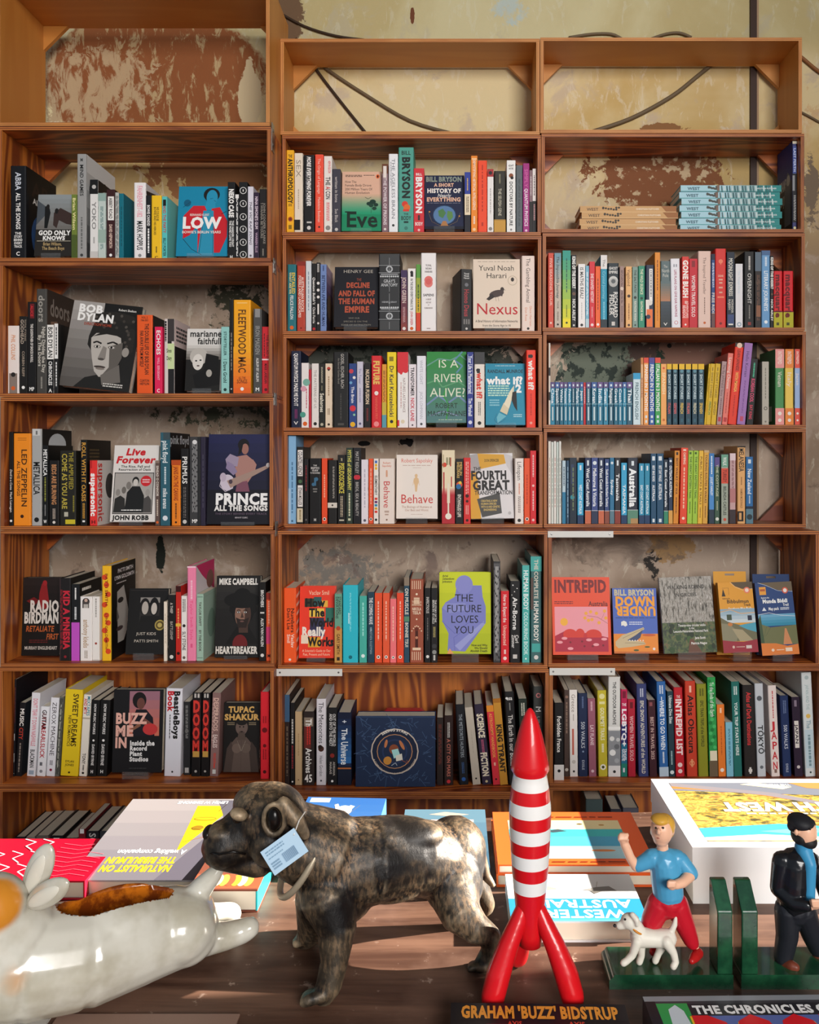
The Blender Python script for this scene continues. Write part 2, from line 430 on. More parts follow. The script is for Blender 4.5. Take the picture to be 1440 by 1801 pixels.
cable([(1395, 90), (1412, 103), (1440, 126), (1480, 150)], .006, M('8A5A34', .6), 'brown cable slanting down right of the top right crate')
cable([(1398, 192), (1425, 206), (1460, 226)], .004, CABLE, 'thin cable on plaster beside the second right crate', .005)
o = MB(); o.box(wx(1318, DW), wx(1329, DW), DW - .010, DW, .2, 4.3, M('38241C', .5)); o.box(wx(1329, DW), wx(1333, DW), DW - .006, DW, .2, 4.3, M('A08468', .7))
tag(o.build('conduit'), 'dark brown vertical conduit running down the plaster wall at right', 'pipe')
# ------------------------------------------------------------------ crates
WD = dict(x=wood('plywood_red_flat', 'C46A2A', '743012', 'x', 10, .42), z=wood('plywood_red_upright', 'C8742E', '7C3818', 'z', 10, .42),
          ex=ply('ply_edge_upright', 'x', 'C2742F', '6E3010'), ez=ply('ply_edge_flat', 'z', 'C2742F', '6E3010'))
WP = dict(x=wood('plywood_pale_flat', 'C98A40', 'BC7A34', 'x', 5, .45, .5), z=wood('plywood_pale_upright', 'C98A40', 'BC7A34', 'z', 5, .45, .5),
          ex=ply('ply_edge_pale_upright', 'x', 'CF8F4C', 'A8662C'), ez=ply('ply_edge_pale_flat', 'z', 'CF8F4C', 'A8662C'))
CRATES = {}
TH = .0115
def crate(key, x0, x1, y0, y1, D, depth, mats, label, back=False, th=TH):
    X0, X1, Z0, Z1 = wx(x0, D), wx(x1, D), wz(y1, D), wz(y0, D)
    r = empty('bookcase_crate', ((X0 + X1) / 2, D, Z0)); tag(r, label, 'shelf crate', 'stacked plywood crates')
    w, h = (X1 - X0) / 2, Z1 - Z0
    b = MB(); b.box(-w, w, 0, depth, 0, th, mats['x'], mats['ez']); b.build('bottom_board', r, bevel=.0008)
    b = MB(); b.box(-w, w, 0, depth, h - th, h, mats['x'], mats['ez']); b.build('top_board', r, bevel=.0008)
    for s in (-1, 1):
        b = MB(); b.box(min(s * w, s * (w - th)), max(s * w, s * (w - th)), 0, depth, th, h - th, mats['z'], mats['ex']); b.build('side_board', r, bevel=.0008)
    if back:
        b = MB(); b.box(-w + th, w - th, depth - .012, depth, th, h - th, mats['z']); b.build('back_panel', r)
    else:
        g, t = .085, .016
        for s in (-1, 1):
            for q in (0, 1):
                zc, zd = (th, 1) if q == 0 else (h - th, -1); xc = s * (w - th)
                pts = [(xc, zc), (xc - s * g, zc), (xc, zc + zd * g)]
                if s * zd > 0: pts = pts[::-1]
                b = MB(); b.prism(pts, depth - t, depth - .001, mats['x']); b.build('corner_block', r)
    CRATES[key] = dict(D=D, zf=Z0 + th, x0=X0 + th, x1=X1 - th, depth=depth, z0=Z0, z1=Z1)
    return r
DL, DU, DB = 2.61, 2.77, 2.65
ordn = ['topmost', 'second', 'third', 'fourth', 'fifth', 'sixth', 'seventh']
for key, y0, y1, x0, x1, mt, bk, lab in (
    ('L1', -40, 221.5, -6, 474, WP, False, 'empty pale plywood crate at the top of the left column, scraped wall behind'),
    ('L2', 222.5, 460, -3, 476, WD, False, 'reddish plywood crate, second from the top of the left column'),
    ('L3', 461, 698, -1, 479, WD, False, 'reddish plywood crate, third from the top of the left column'),
    ('L4', 699, 932, 1, 480, WD, False, 'reddish plywood crate, fourth from the top of the left column'),
    ('L5', 933, 1173, 1, 482.5, WD, False, 'reddish plywood crate, fifth down the left column, sun-bleached wall behind'),
    ('L6', 1174, 1385, -2, 482, WD, True, 'reddish plywood crate with a wooden back, sixth down the left column'),
    ('L7', 1386, 1640, -2, 482, WD, True, 'lowest reddish crate of the left column, half hidden behind the table')):
    crate(key, x0, x1, y0, y1, DL, .29, mt, lab, bk)
for key, y0, y1, x0, x1, mt, lab in (
    ('M1', 68, 237, 493, 949, WP, 'empty pale plywood crate on top of the middle column with cables behind'),
    ('M2', 238, 414, 496, 951, WD, 'reddish shallow plywood crate, second from the top of the middle column'),
    ('M3', 415, 588, 497, 952, WD, 'reddish shallow plywood crate, third from the top of the middle column'),
    ('M4', 589, 758, 498, 953, WD, 'reddish shallow plywood crate, fourth down the middle column, mossy wall behind'),
    ('M5', 759, 928, 499, 954, WD, 'reddish shallow plywood crate, fifth down the middle column'),
    ('R1', 66, 234, 950, 1410, WP, 'empty pale plywood crate on top of the right column'),
    ('R2', 235, 409, 952, 1414, WD, 'reddish shallow crate, second down the right column, holding two lying stacks'),
    ('R3', 410, 582, 954, 1415, WD, 'reddish shallow plywood crate, third from the top of the right column'),
    ('R4', 583, 753, 955, 1417, WD, 'reddish shallow crate, fourth down the right column, full of language books'),
    ('R5', 754, 928, 956, 1417, WD, 'reddish shallow crate, fifth down the right column, gap at its right end')):
    crate(key, x0, x1, y0, y1, DU, .181, mt, lab)
for key, y0, y1, x0, x1, bk, lab in (
    ('M6', 934, 1176, 488.5, 963, False, 'deep reddish crate, sixth down the middle column, stained plaster behind'),
    ('M7', 1177, 1398, 488.5, 965, True, 'deep reddish crate with a wooden back, seventh down the middle column'),
    ('M8', 1399, 1640, 489, 965, True, 'lowest deep crate of the middle column, behind the dog statue'),
    ('R6', 934, 1173, 964, 1440, False, 'deep reddish crate, sixth down the right column, holding five face-out books'),
    ('R7', 1174, 1383, 966, 1453, True, 'deep reddish crate with a wooden back, seventh down the right column'),
    ('R8', 1384, 1630, 966, 1442, True, 'lowest deep crate of the right column, dark inside, behind the table')):
    crate(key, x0, x1, y0, y1, DB, .29, WD, lab, bk)
# lowest crates stand on a plinth
zb = min(CRATES[k]['z0'] for k in ('L7', 'M8', 'R8'))
for nm, keys, D in (('left', ('L7',), DL), ('right', ('M8', 'R8'), DB)):
    for k in keys:
        c = CRATES[k]; b = MB(); b.box(c['x0'] - .008, c['x1'] + .008, D + .02, D + .28, 0, c['z0'], WD['x']); tag(b.build('plinth'), {'L7': 'dark wooden plinth under the left column of crates', 'M8': 'dark wooden plinth under the middle column of crates', 'R8': 'dark wooden plinth under the right column of crates'}[k], 'plinth')
# white label holders and metal joining straps
def holder(x0, x1, y0, y1, D, label, col='D9D6D0'):
    r = empty('label_holder', (wx((x0 + x1) / 2, D), D, wz((y0 + y1) / 2, D))); tag(r, label, 'label holder', 'shelf label holders')
    w, h = wx(x1, D) / 2 - wx(x0, D) / 2, (wz(y0, D) - wz(y1, D)) / 2
    b = MB(); b.box(-w, w, -.004, -.0005, -h, h, M(col, .4)); b.build('strip', r, bevel=.0008)
    for s in (-1, 1):
        b = MB(); b.lathe([(.0, -.0048), (.0028, -.0046), (.0032, -.004)], 12, M('8A8A8A', .3, 1))
        b.v = [(x + s * (w - .012), z, -y) for x, y, z in b.v]; b.build('screw', r)
holder(963, 1078, 934, 945, DB, 'white label strip on the front edge above the sunset-red guidebook')
holder(486, 602, 1176, 1188.5, DB, 'white label strip on the front edge above the archive and meteorite books')
holder(966, 1081, 1174.5, 1187, DB, 'white label strip above the outdoor archive book, lower right')
for y0, y1, x, lab in ((212, 262, 478, 'grey metal strap joining the first and second left crates'), (452, 478, 482, 'grey metal strap joining the second and third left crates'),
                       (690, 712, 485, 'grey metal strap joining the third and fourth left crates'), (918, 944, 489, 'grey metal strap joining the fourth and fifth left crates')):
    k = {212: 'L2', 452: 'L3', 690: 'L4', 918: 'L5'}[y0]; X = max(CRATES[k]['x1'], CRATES['L' + str(int(k[1]) - 1)]['x1']) + TH
    b = MB(); b.box(X, X + .002, DL + .012, DL + .045, wz(y1, DL), wz(y0, DL), M('8E8C86', .35, .9))
    for z in (.25, .75):
        zz = wz(y1, DL) + z * (wz(y0, DL) - wz(y1, DL)); b.box(X + .002, X + .0035, DL + .022, DL + .030, zz - .004, zz + .004, M('5A5A58', .35, .9))
    tag(b.build('metal_strap'), lab, 'metal strap', 'straps between the left crates')
# ------------------------------------------------------------------ books
PAGE = M('E3D9C4', .8)
CR = {}
WHERE = {'L': 'left column', 'M': 'middle column', 'R': 'right column'}
ORD = {1: 'top', 2: 'second', 3: 'third', 4: 'fourth', 5: 'fifth', 6: 'sixth', 7: 'seventh', 8: 'lowest'}
def shelf(key, ox, oy, s, setback=.018):
    c = dict(CRATES[key]); c['zf'] += .0005; CR.clear(); CR.update(c, key=key, ox=ox, oy=oy, s=s, Ds=c['D'] + setback, last=c['x0'] + .0006, lasta=0, tail='%s crate of %s' % (ORD[int(key[1])], WHERE[key[0]]))
    CR['group'] = 'books in the ' + CR['tail']
def lab(desc):
    n = len(desc.split())
    return '%s, %s' % (desc, CR['tail'] if n <= 11 else WHERE[CR['key'][0]]) if n <= 14 else desc
def book(x0, x1, yt, col, dsl, desc, a=0, rz=0, d=0, side=None, lside=None, hard=None, depth=None, cat='book', x=None):
    D = CR['Ds'] + d; X0, X1 = wx(CR['ox'] + x0 / CR['s'], D), wx(CR['ox'] + x1 / CR['s'], D)
    if not x:                                   # neighbours on a shelf touch, they do not run into each other
        hh = wz(CR['oy'] + yt / CR['s'], D) - CR['zf']
        X0 = max(X0, CR['last'] + max(0, min(hh, CR.get('lasth', hh)) * (math.tan(math.radians(CR['lasta'])) - math.tan(math.radians(a)))))
        CR['lasth'] = hh
        X1 = max(X1, X0 + .006); X1 = min(X1, CR['x1'] - .0004); X0 = min(X0, X1 - .004)
        CR['last'] = X1 + .0004; CR['lasta'] = a
    w = X1 - X0; h = wz(CR['oy'] + yt / CR['s'], D) - CR['zf']
    if a: h /= math.cos(math.radians(a))
    h = min(h, CR['z1'] - TH - CR['zf'] - .002)
    if hard is None: hard = w > .028
    lim = CR['depth'] - .018 - (D - CR['D']) - .002
    dep = min(depth or max(.11, .66 * h), lim)
    th = math.radians(a); sgn = 1 if a >= 0 else -1
    px = X1 if a > 0 else (X0 if a < 0 else (X0 + X1) / 2)
    r = empty(cat.replace(' ', '_'), (px, D, CR['zf']), (0, th, math.radians(rz)))
    tag(r, lab(desc), cat, CR['group'])
    off = -sgn * w / 2 if a else 0              # a leaning book stands on one lower edge
    L, R = off - w / 2, off + w / 2
    t = .0025 if hard else .001; rad = min(.004 if hard else .0014, w * .3); cm = M(col)
    outer = [(R, dep), (R, rad)] + [(R - rad + rad * math.cos(q), rad - rad * math.sin(q)) for q in (.52, 1.05)] + [(R - rad, 0), (L + rad, 0)] \
        + [(L + rad - rad * math.sin(q), rad - rad * math.cos(q)) for q in (.52, 1.05)] + [(L, rad), (L, dep)]
    n = len(outer); inner = [(R - t, dep), (R - t, rad + t * .3)] + [(R - t, rad + t * .5)] * 2 + [(R - rad - t * .3, t), (L + rad + t * .3, t)] + [(L + t, rad + t * .5)] * 2 + [(L + t, rad + t * .3), (L + t, dep)]
    mb = MB(); vs = [(p[0], p[1], z) for z in (0, h) for p in outer] + [(p[0], p[1], z) for z in (0, h) for p in inner]; fs = []
    for i in range(n - 1):
        fs += [(i + 1, i, n + i, n + i + 1), (2 * n + i, 2 * n + i + 1, 3 * n + i + 1, 3 * n + i), (n + i, 3 * n + i, 3 * n + i + 1, n + i + 1), (i, i + 1, 2 * n + i + 1, 2 * n + i)]
    fs += [(0, 2 * n, 3 * n, n), (n - 1, 2 * n - 1, 4 * n - 1, 3 * n - 1)]
    mb.add(vs, fs, cm)
    if dsl: art(mb, lambda u, v, e: (L + u * w, -e, h * (1 - v)), w, h, spine_elems(dsl, w, h))
    if side: art(mb, lambda u, v, e: (R + e, rad + u * (dep - rad), h * (1 - v)), dep, h, side)
    if lside: art(mb, lambda u, v, e: (L - e, dep - u * (dep - rad), h * (1 - v)), dep, h, lside)
    mb.build('cover', r)
    pg = MB(); i = .003 if hard else .0006
    pg.box(L + t + .0002, R - t - .0002, t + rad * .5 + .0004, dep - i, i * .7, h - i, PAGE); pg.build('pages', r)
    return r
def face(x0, x1, yt, yb, col, elems, desc, T=.024, roll=0, lean=8, d=.012, spine='k', name='book', st=True, cat='book', front=True, rz=0, z0=None):
    D = CR['Ds'] + d; X0, X1 = wx(CR['ox'] + x0 / CR['s'], D), wx(CR['ox'] + x1 / CR['s'], D)
    w = X1 - X0; ln = math.radians(lean); zb = max(wz(CR['oy'] + yb / CR['s'], D), CR['zf'] + T * math.sin(ln) + math.sin(math.radians(abs(roll))) * w / 2 + .0003)
    h = (wz(CR['oy'] + yt / CR['s'], D + .2 * math.sin(ln)) - zb) / math.cos(ln)
    lowest = math.sin(math.radians(abs(roll))) * w / 2
    r = empty(name, ((X0 + X1) / 2, D, zb), (-ln, math.radians(roll), math.radians(rz))); tag(r, lab(desc), cat, CR['group'])
    t = .0022; cm = M(col); mb = MB()
    mb.box(-w / 2, w / 2, 0, t, 0, h, cm); mb.box(-w / 2, w / 2, T - t, T, 0, h, cm); mb.box(-w / 2, -w / 2 + t, t, T - t, 0, h, M(spine))
    art(mb, lambda u, v, e: (-w / 2 + u * w, -e, h * (1 - v)), w, h, elems); mb.build('cover', r)
    pg = MB(); pg.box(-w / 2 + t + .0002, w / 2 - .003, t + .0002, T - t - .0002, .002, h - .002, PAGE); pg.build('pages', r)
    gap = zb - CR['zf']
    if st and gap > .003:
        s = empty('book_stand', ((X0 + X1) / 2, D, CR['zf'])); tag(s, 'clear acrylic stand under the ' + ' '.join(desc.split()[:9]) + ', ' + WHERE[CR['key'][0]], 'book stand', 'clear book stands')
        b = MB(); hw = w * .26; g = max(gap - .0045, .0012)
        b.box(-hw, hw, -.014, T + .012, 0, .0012, ACR); b.box(-hw, hw, -.014, -.0118, .0012, g, ACR)
        b.box(-hw, hw, -.014, T + .010, g, g + .0012, ACR); b.box(-hw, hw, -.014, -.0122, g + .0012, g + .011, ACR); b.build('ledge', s)
    return r
ACR = bpy.data.materials.new('clear_acrylic'); ACR.use_nodes = True
_b = ACR.node_tree.nodes['Principled BSDF']; _b.inputs['Roughness'].default_value = .08; _b.inputs['Transmission Weight'].default_value = .85; _b.inputs['Base Color'].default_value = (.85, .87, .88, 1); _b.inputs['Alpha'].default_value = .22
def portrait(cx, cy, w, h, skin='C9C4BE', shade='6A6662', hair='1A1816', curls=0, beard=None):
    """a generic printed face: hair, neck, half-lit head, brows, eyes, nose, mouth"""
    E = [('p', [(cx - w * .9, cy + h * 1.1), (cx - w * .35, cy + h * .5), (cx + w * .35, cy + h * .5), (cx + w * .9, cy + h * 1.1)], hair),
         ('e', cx, cy - h * .12, w * .62, h * .56, hair)]
    for i in range(curls):
        t = PI * (1.0 + i / (curls - 1)); E.append(('e', cx + w * .55 * math.cos(t), cy - h * .15 + h * .5 * math.sin(t), w * .2, h * .16, hair))
    E += [('p', [(cx - w * .24, cy + h * .2), (cx + w * .26, cy + h * .2), (cx + w * .3, cy + h * .7), (cx - w * .2, cy + h * .7)], shade),
          ('e', cx, cy + h * .04, w * .44, h * .5, shade), ('e', cx - w * .05, cy + h * .03, w * .38, h * .47, skin),
          ('p', [(cx + w * .12, cy - h * .36), (cx + w * .38, cy - h * .2), (cx + w * .42, cy + h * .15), (cx + w * .2, cy + h * .46), (cx + w * .1, cy + h * .2)], shade),
          ('p', [(cx - w * .40, cy - h * .28), (cx - w * .1, cy - h * .44), (cx + w * .34, cy - h * .36), (cx + w * .42, cy - h * .5), (cx, cy - h * .66), (cx - w * .42, cy - h * .5)], hair)]
    for s in (-1, 1):
        x = cx - w * .05 + s * w * .18
        E += [('e', x, cy - h * .04, w * .105, h * .05, shade), ('e', x, cy - h * .035, w * .075, h * .03, 'E8E4DE'), ('e', x, cy - h * .035, w * .035, h * .03, '0A0A0A'), ('l', [(x - w * .11, cy - h * .1), (x, cy - h * .13), (x + w * .11, cy - h * .1)], h * .03, hair)]
    E += [('p', [(cx - w * .05, cy - h * .05), (cx + w * .06, cy + h * .16), (cx - w * .12, cy + h * .17)], shade), ('e', cx - w * .04, cy + h * .285, w * .13, h * .035, '4A3A38'), ('e', cx - w * .03, cy + h * .315, w * .10, h * .022, shade)]
    if beard: E += [('p', [(cx - w * .38, cy + h * .15), (cx - w * .14, cy + h * .22), (cx + w * .1, cy + h * .22), (cx + w * .34, cy + h * .15), (cx + w * .2, cy + h * .52), (cx - w * .24, cy + h * .52)], beard), ('e', cx - w * .04, cy + h * .29, w * .11, h * .03, '6A4A44')]
    return E
def T(s, u0, v0, u1, v1, col, **kw): return ('t', s, u0, v0, u1, v1, col, kw)
# ================= left column
shelf('L2', 0, 0, 2.88, .02)
book(52, 132, 840, '101116', 'ABBA|.07|.26|.34|C9CDD6;ALL THE SONGS|.29|.68|.26|w;=THE|.71|.735|.4|w;=STORY|.745|.77|.5|w;=BEHIND|.78|.805|.55|w;=EVERY|.815|.84|.5|w;=TRACK|.85|.875|.5|w;=C|.92|.96|.25|w', 'thick black music book with white ALL THE SONGS spine, first on the left', side=[('r', 0, 0, 1, 1, '0C0D12'), T('AB', .1, .12, .8, .28, '2A1C1A'), ('e', .5, .7, .35, .25, '2A4A78'), T('ALL', .08, .3, .6, .36, 'w')])
face(172, 362, 985, 1297, '2A2826', [('g', 0, 0, 1, .58, '8E9496', '6E6A66', 8), ('p', [(.0, .1), (.35, .25), (.0, .5)], '4A5056'), ('p', [(.2, .2), (.3, .17), (.36, .3), (.3, .55), (.22, .55)], '141414'), ('p', [(.45, .3), (.62, .22), (.95, .32), (.98, .5), (.8, .48), (.6, .42), (.55, .55), (.45, .5)], '3A2A26'), ('e', .52, .27, .05, .045, '1A1614'), ('e', .28, .2, .045, .04, '1A1614'), ('r', 0, .57, 1, 1, '26221E'), T('`GOD ONLY', .08, .59, .93, .66, 'w'), T('`KNOWS', .2, .68, .8, .74, 'w'), ('r', .05, .755, .95, .76, 'c'), T('Brian Wilson,', .22, .78, .72, .83, 'B59A6A'), T('The Beach Boys', .2, .85, .8, .9, 'B59A6A')], 'face-out GOD ONLY KNOWS book with wrestling figures on its cover', T=.018, spine='s')
book(362, 389, 985, '6E7F33', 'Brian Wilson|.05|.55|.5|E8DC9A;~.6|.6|.6|.3|2A2A14;#|.62|1|4A5A24'.replace('~.6', '~'), 'olive green book right of the face-out GOD ONLY KNOWS')
book(390, 437, 780, '9A9997', 'MIND GAMES|.1|.4|.36|1E1E1E;=M|.04|.07|.3|4A4A4A;~|.6|.9|.3|6A6A68;*|.96|.16|3A3A3A', 'tall grey MIND GAMES spine, the tallest book here', side=[('g', 0, 0, 1, 1, 'D8D8D6', '4A4A4A', 6), ('e', .3, .32, .22, .12, '1C1C1C'), ('p', [(.6, .15), (1, .2), (1, .8), (.75, .6)], '121212')])
book(456, 496, 910, 'E2DFDB', '#|0|.18|141414;*|.09|.26|B8B4B0;YOKO|.25|.66|.5|8A8886;~|.72|.8|.3|9A9894;#|.9|1|C9C5C0', 'white spine with a black top and four thin grey letters', side=[('r', 0, 0, 1, 1, '1A1A1A'), ('e', .5, .2, .4, .12, 'B8B6B2')])
book(497, 535, 978, 'BFCBC4', '#|.0|.12|8FA8A0;~|.2|.85|.4|6E8A88|.5|2;#|.55|.75|9AB0A4', 'pale sage book right of the black-topped white spine')
book(540, 581, 960, '38181A', '#|.1|.44|EDE8E2|.15|.9;ABBEY ROAD|.12|.42|.4|k;DAVID HEPWORTH|.5|.84|.36|E8C9B8;*|.94|.18|w', 'maroon ABBEY ROAD book with a white title box')
book(583, 602, 975, 'B9B8B2', '~|.05|.95|.7|5A5A58|.5|3', 'thin grey striped book between ABBEY ROAD and the teal book')
book(603, 626, 980, '0F6C7C', '~|.2|.8|.3|0A4A58', 'slim teal book with its teal cover showing', side=[('r', 0, 0, 1, 1, '0F6C7C')])
book(678, 738, 925, 'ECE7E6', 'FAHRENHEIT-182|.04|.45|.42|E89AA8;MARK HOPPUS|.5|.88|.46|141414;*|.95|.14|8A8A8A', 'white spine with pink FAHRENHEIT lettering and black author name', side=[('r', 0, 0, 1, 1, 'D8D4D4'), ('p', [(0, .1), (.5, .05), (.9, .2), (.9, .6), (.2, .5)], '242226')])
book(739, 765, 990, '17171A', 'BOWIE CANDID|.15|.48|.5|w;~|.52|.9|.5|w', 'narrow black book with white CANDID lettering')
book(766, 818, 990, 'F0BE20', 'WE COULD BE|.18|.4|.22|4A3A14|.62;BOWIE AND HIS HEROES|.18|.62|.2|4A3A14|.36;~|.8|.9|.2|4A3A14;=C|.95|.985|.4|k', 'bright yellow spine between black and turquoise books')
book(820, 846, 995, '58BFBB', '#|.05|.15|141414|.2|.8;AND THE PARTY|.15|.58|.55|B8242A;BILLY PORTER|.66|.95|.5|141414', 'turquoise book with red and black lettering', side=[('r', 0, 0, 1, 1, '6CC8C4')])
face(890, 1150, 942, 1298, '1585A8', [('e', .65, .12, .16, .1, '1A1A1A'), ('e', .66, .16, .11, .11, '2490B4'), ('l', [(.56, .06), (.5, .14), (.55, .2)], .006, '0A0A0A'), ('l', [(.62, .18), (.68, .17)], .004, 'k'), ('l', [(.7, .2), (.74, .22)], .004, 'k'), ('p', [(.55, .22), (.72, .22), (.74, .34), (.52, .34)], '2490B4'), ('p', [(.12, .42), (.3, .28), (.52, .28), (.6, .4), (.58, .95), (.42, .95), (.4, .55), (.25, .7), (.12, .75)], 'C8202C'), ('p', [(.66, .32), (.82, .3), (.98, .5), (.98, .72), (.85, .95), (.7, .95), (.66, .6)], 'C8202C'), ('p', [(.5, .35), (.7, .35), (.74, .98), (.42, .98)], '2A8FB0'), ('l', [(.5, .5), (.45, .95)], .005, 'k'), ('l', [(.7, .5), (.72, .98)], .005, 'k'), ('l', [(.12, .75), (.3, .9), (.5, .98)], .005, 'k'), ('l', [(.85, .4), (.95, .36)], .006, 'k'), ('e', .18, .24, .07, .05, '0F5A78'), ('l', [(.1, .3), (.25, .22)], .005, '0A3A50'), T('REINHARD KLEIST', .24, .395, .62, .425, 'E8D8D0'), T('`LOW', .1, .45, .86, .6, 'F4F0EC', asp=2.4), T("BOWIE'S BERLIN YEARS", .1, .64, .86, .675, 'E8DCD4')], 'face-out blue LOW graphic novel with a figure in a red jacket', T=.02)
book(1153, 1190, 922, '121214', '`NEKO CASE|.09|.46|.62|w;THE HARDER I FIGHT|.5|.84|.26|w|.7;THE MORE I LOVE YOU|.5|.84|.26|w|.35;=H|.95|.99|.4|w', 'black spine with big white condensed lettering right of the blue LOW')
book(1192, 1209, 985, '26262A', '~|.02|.95|.5|w|.5|2;#|.0|.06|E8E4E0', 'thin black and white striped spine beside the ringed black spine')
book(1210, 1253, 922, '111113', ''.join('*|%.3f|.4|w;*|%.3f|.34|111113;~|%.3f|%.3f|.2|w;' % (v, v, v - .015, v + .015) for v in (.11, .28, .45, .61, .78, .94)), 'black spine printed with six white rings')
book(1255, 1283, 945, 'D5D1DA', '/THE VIC RAP SONG|.2|.8|.4|5A5660;*|.95|.2|6A6670', 'pale lilac spine right of the six-ringed spine')
book(1285, 1312, 975, '2C1D33', "NINA SIMONE'S GUM|.06|.55|.5|E0CCD8;WARREN ELLIS|.6|.9|.4|B89AB0", 'plum GUM spine near the right end', hard=False)
book(1314, 1350, 958, '1B1716', 'JOHN COOPER CLARKE|.2|.78|.3|8A8278|.68;I WANNA BE YOURS|.2|.7|.3|8A8278|.32;~|.85|.95|.3|8A8278', 'dark brown book last on the right')

shelf('L3', 0, 440, 2.88, .022)
book(38, 96, 383, 'ECDFD8', '/PHIL COLLINS|.13|.5|.34|D8956A;#|.7|1|8A7A70|.15|.85;*|.72|.2|2A2624;*|.92|.18|D8622A', 'white spine with thin orange lettering, leftmost')
book(98, 138, 335, '1B1917', 'TOTAL F*CKING|.04|.32|.22|9A8A7A|.74;GODHEAD|.04|.36|.36|B0A090|.36;CORBIN REIFF|.45|.78|.3|9A8A7A;*|.92|.2|w', 'black GODHEAD spine, second from left')
book(140, 182, 262, '161414', '#|.02|.18|6A1A1E|.3|.8;ALICE|.04|.16|.3|C9282E;THE GODFATHER OF SHOCK N ROLL|.24|.66|.3|E8E0D8;=MP|.93|.97|.6|w', 'black GODFATHER OF SHOCK spine with a red top')
book(184, 237, 196, '45423E', 'doors|.06|.32|.55|9A958C;Night Divides the Day|.36|.8|.3|C9C2B6|.7;By The Doors|.44|.74|.3|C9C2B6|.34;~|.84|.95|.24|9A958C', 'tall charcoal spine with outlined lettering and Night Divides the Day', side=[('g', 0, 0, 1, 1, '3A302A', '5A4438', 5), T('doors', .08, .08, .7, .24, '8A8078'), ('p', [(.1, .3), (.3, .28), (.4, .6), (.1, .6)], '8A6A58')])
book(238, 272, 378, 'EDE8E2', '#|.5|1|141414;BOB DYLAN|.03|.48|.62|141414;CHRONICLES|.53|.88|.5|w;=A|.93|.98|.5|w', 'half white half black CHRONICLES spine', side=[('r', 0, 0, 1, 1, '3A3836'), T('BOB D', .05, .04, .9, .12, 'w'), ('e', .35, .22, .25, .09, 'E88A24'), ('e', .5, .7, .3, .22, 'A8A4A0')])
book(276, 294, 372, '1A1A1A', '#|0|.5|E8E4E0;~|.05|.45|.5|k;~|.55|.9|.5|w', 'narrow black and white spine left of the big tilted portrait book')
face(297, 652, 264, 714, '6E6A66', [('g', 0, 0, 1, 1, 'A39D98', '57524E', 9), ('r', .45, 0, 1, .24, '141210'), ('p', [(.78, .2), (1, .2), (1, 1), (.7, 1)], '1A1816'), ('p', [(.2, 1), (.34, .88), (.5, .84), (.75, .88), (.95, .8), (1, 1)], '1C1A18'),
    ('p', [(.3, .4), (.34, .25), (.45, .14), (.62, .1), (.8, .16), (.92, .28), (.95, .45), (.9, .58), (.8, .62), (.4, .6), (.3, .5)], '1E1B18')] + [('e', .38 + .06 * i, .2 - .03 * math.sin(i / 8 * PI) - .03, .07, .05, '24201C') for i in range(9)] + [('e', .9, .32 + .05 * i, .06, .05, '24201C') for i in range(5)] + [('e', .36 + .045 * i, .17 + .05 * ((i * 5) % 4) - .05 * math.sin(i / 11 * PI), .022, .016, ('4E4842', '3A342F')[i % 2], 30 * i) for i in range(13)] + [('e', .83 + .03 * (i % 3), .3 + .045 * i, .02, .016, '463F39', 25 * i) for i in range(5)] +
    [('p', [(.34, .42), (.4, .36), (.6, .34), (.76, .38), (.8, .52), (.76, .72), (.66, .84), (.54, .86), (.46, .8), (.4, .66), (.36, .54)], 'B5AEA6'), ('p', [(.62, .5), (.8, .44), (.82, .62), (.74, .8), (.62, .9), (.56, .86), (.66, .74)], '5E5852'), ('p', [(.56, .84), (.8, .7), (.86, .9), (.6, .95)], '6A645E'),
     ('e', .86, .55, .05, .055, '958E86'), ('l', [(.38, .475), (.43, .455), (.5, .475)], .016, '1A1614'), ('l', [(.58, .47), (.66, .445), (.73, .465)], .016, '1A1614'), ('e', .445, .515, .05, .018, '6E6862'), ('e', .445, .515, .036, .012, 'D8D2CA'), ('e', .445, .515, .017, .013, '0E0C0A'), ('e', .655, .51, .055, .019, '6E6862'), ('e', .655, .51, .038, .012, 'C9C2BA'), ('e', .65, .51, .017, .013, '0E0C0A'),
     ('p', [(.53, .5), (.585, .52), (.59, .65), (.55, .67), (.48, .65)], '857E77'), ('e', .53, .655, .045, .014, '4A443F'), ('e', .53, .745, .085, .014, '3E3430'), ('e', .54, .765, .065, .014, '7E746C'), ('p', [(.36, .4), (.5, .33), (.7, .33), (.8, .4), (.7, .37), (.55, .36)], '1E1B18'),
     T('`BOB', .09, .04, .44, .125, 'w', asp=1.5), T('`DYLAN', .09, .14, .62, .225, 'w', asp=1.5), T('DIRECTION HOME', .2, .245, .6, .275, 'A0402A'), T('Robert Shelton', .66, .05, .92, .075, 'D8D4CE'), ('d', .62, .92, .9, .97, 'C9C4BC', 2)], 'large tilted face-out book with a grey portrait of a curly-haired man', T=.03, roll=6, d=.01, lean=9, st=False)
book(692, 772, 328, 'E65A22', '=VOL 2|.02|.045|.4|2A1A14;=1966-2021|.055|.08|.5|2A1A14;THE DOUBLE LIFE OF BOB DYLAN|.11|.76|.24|2A1A14|.64;FAR AWAY FROM MYSELF|.2|.66|.22|2A1A14|.32;=CLINTON|.82|.85|.6|2A1A14;=HEYLIN|.86|.89|.6|2A1A14', 'thick orange DOUBLE LIFE book right of the tilted portrait book', side=[('r', 0, 0, 1, 1, '201C1C')])
book(783, 822, 388, 'E01F55', 'ECHOES|.05|.42|.48|w;WILL SERGEANT|.46|.8|.28|F0A8B8;=C|.93|.98|.4|w', 'hot pink ECHOES spine')
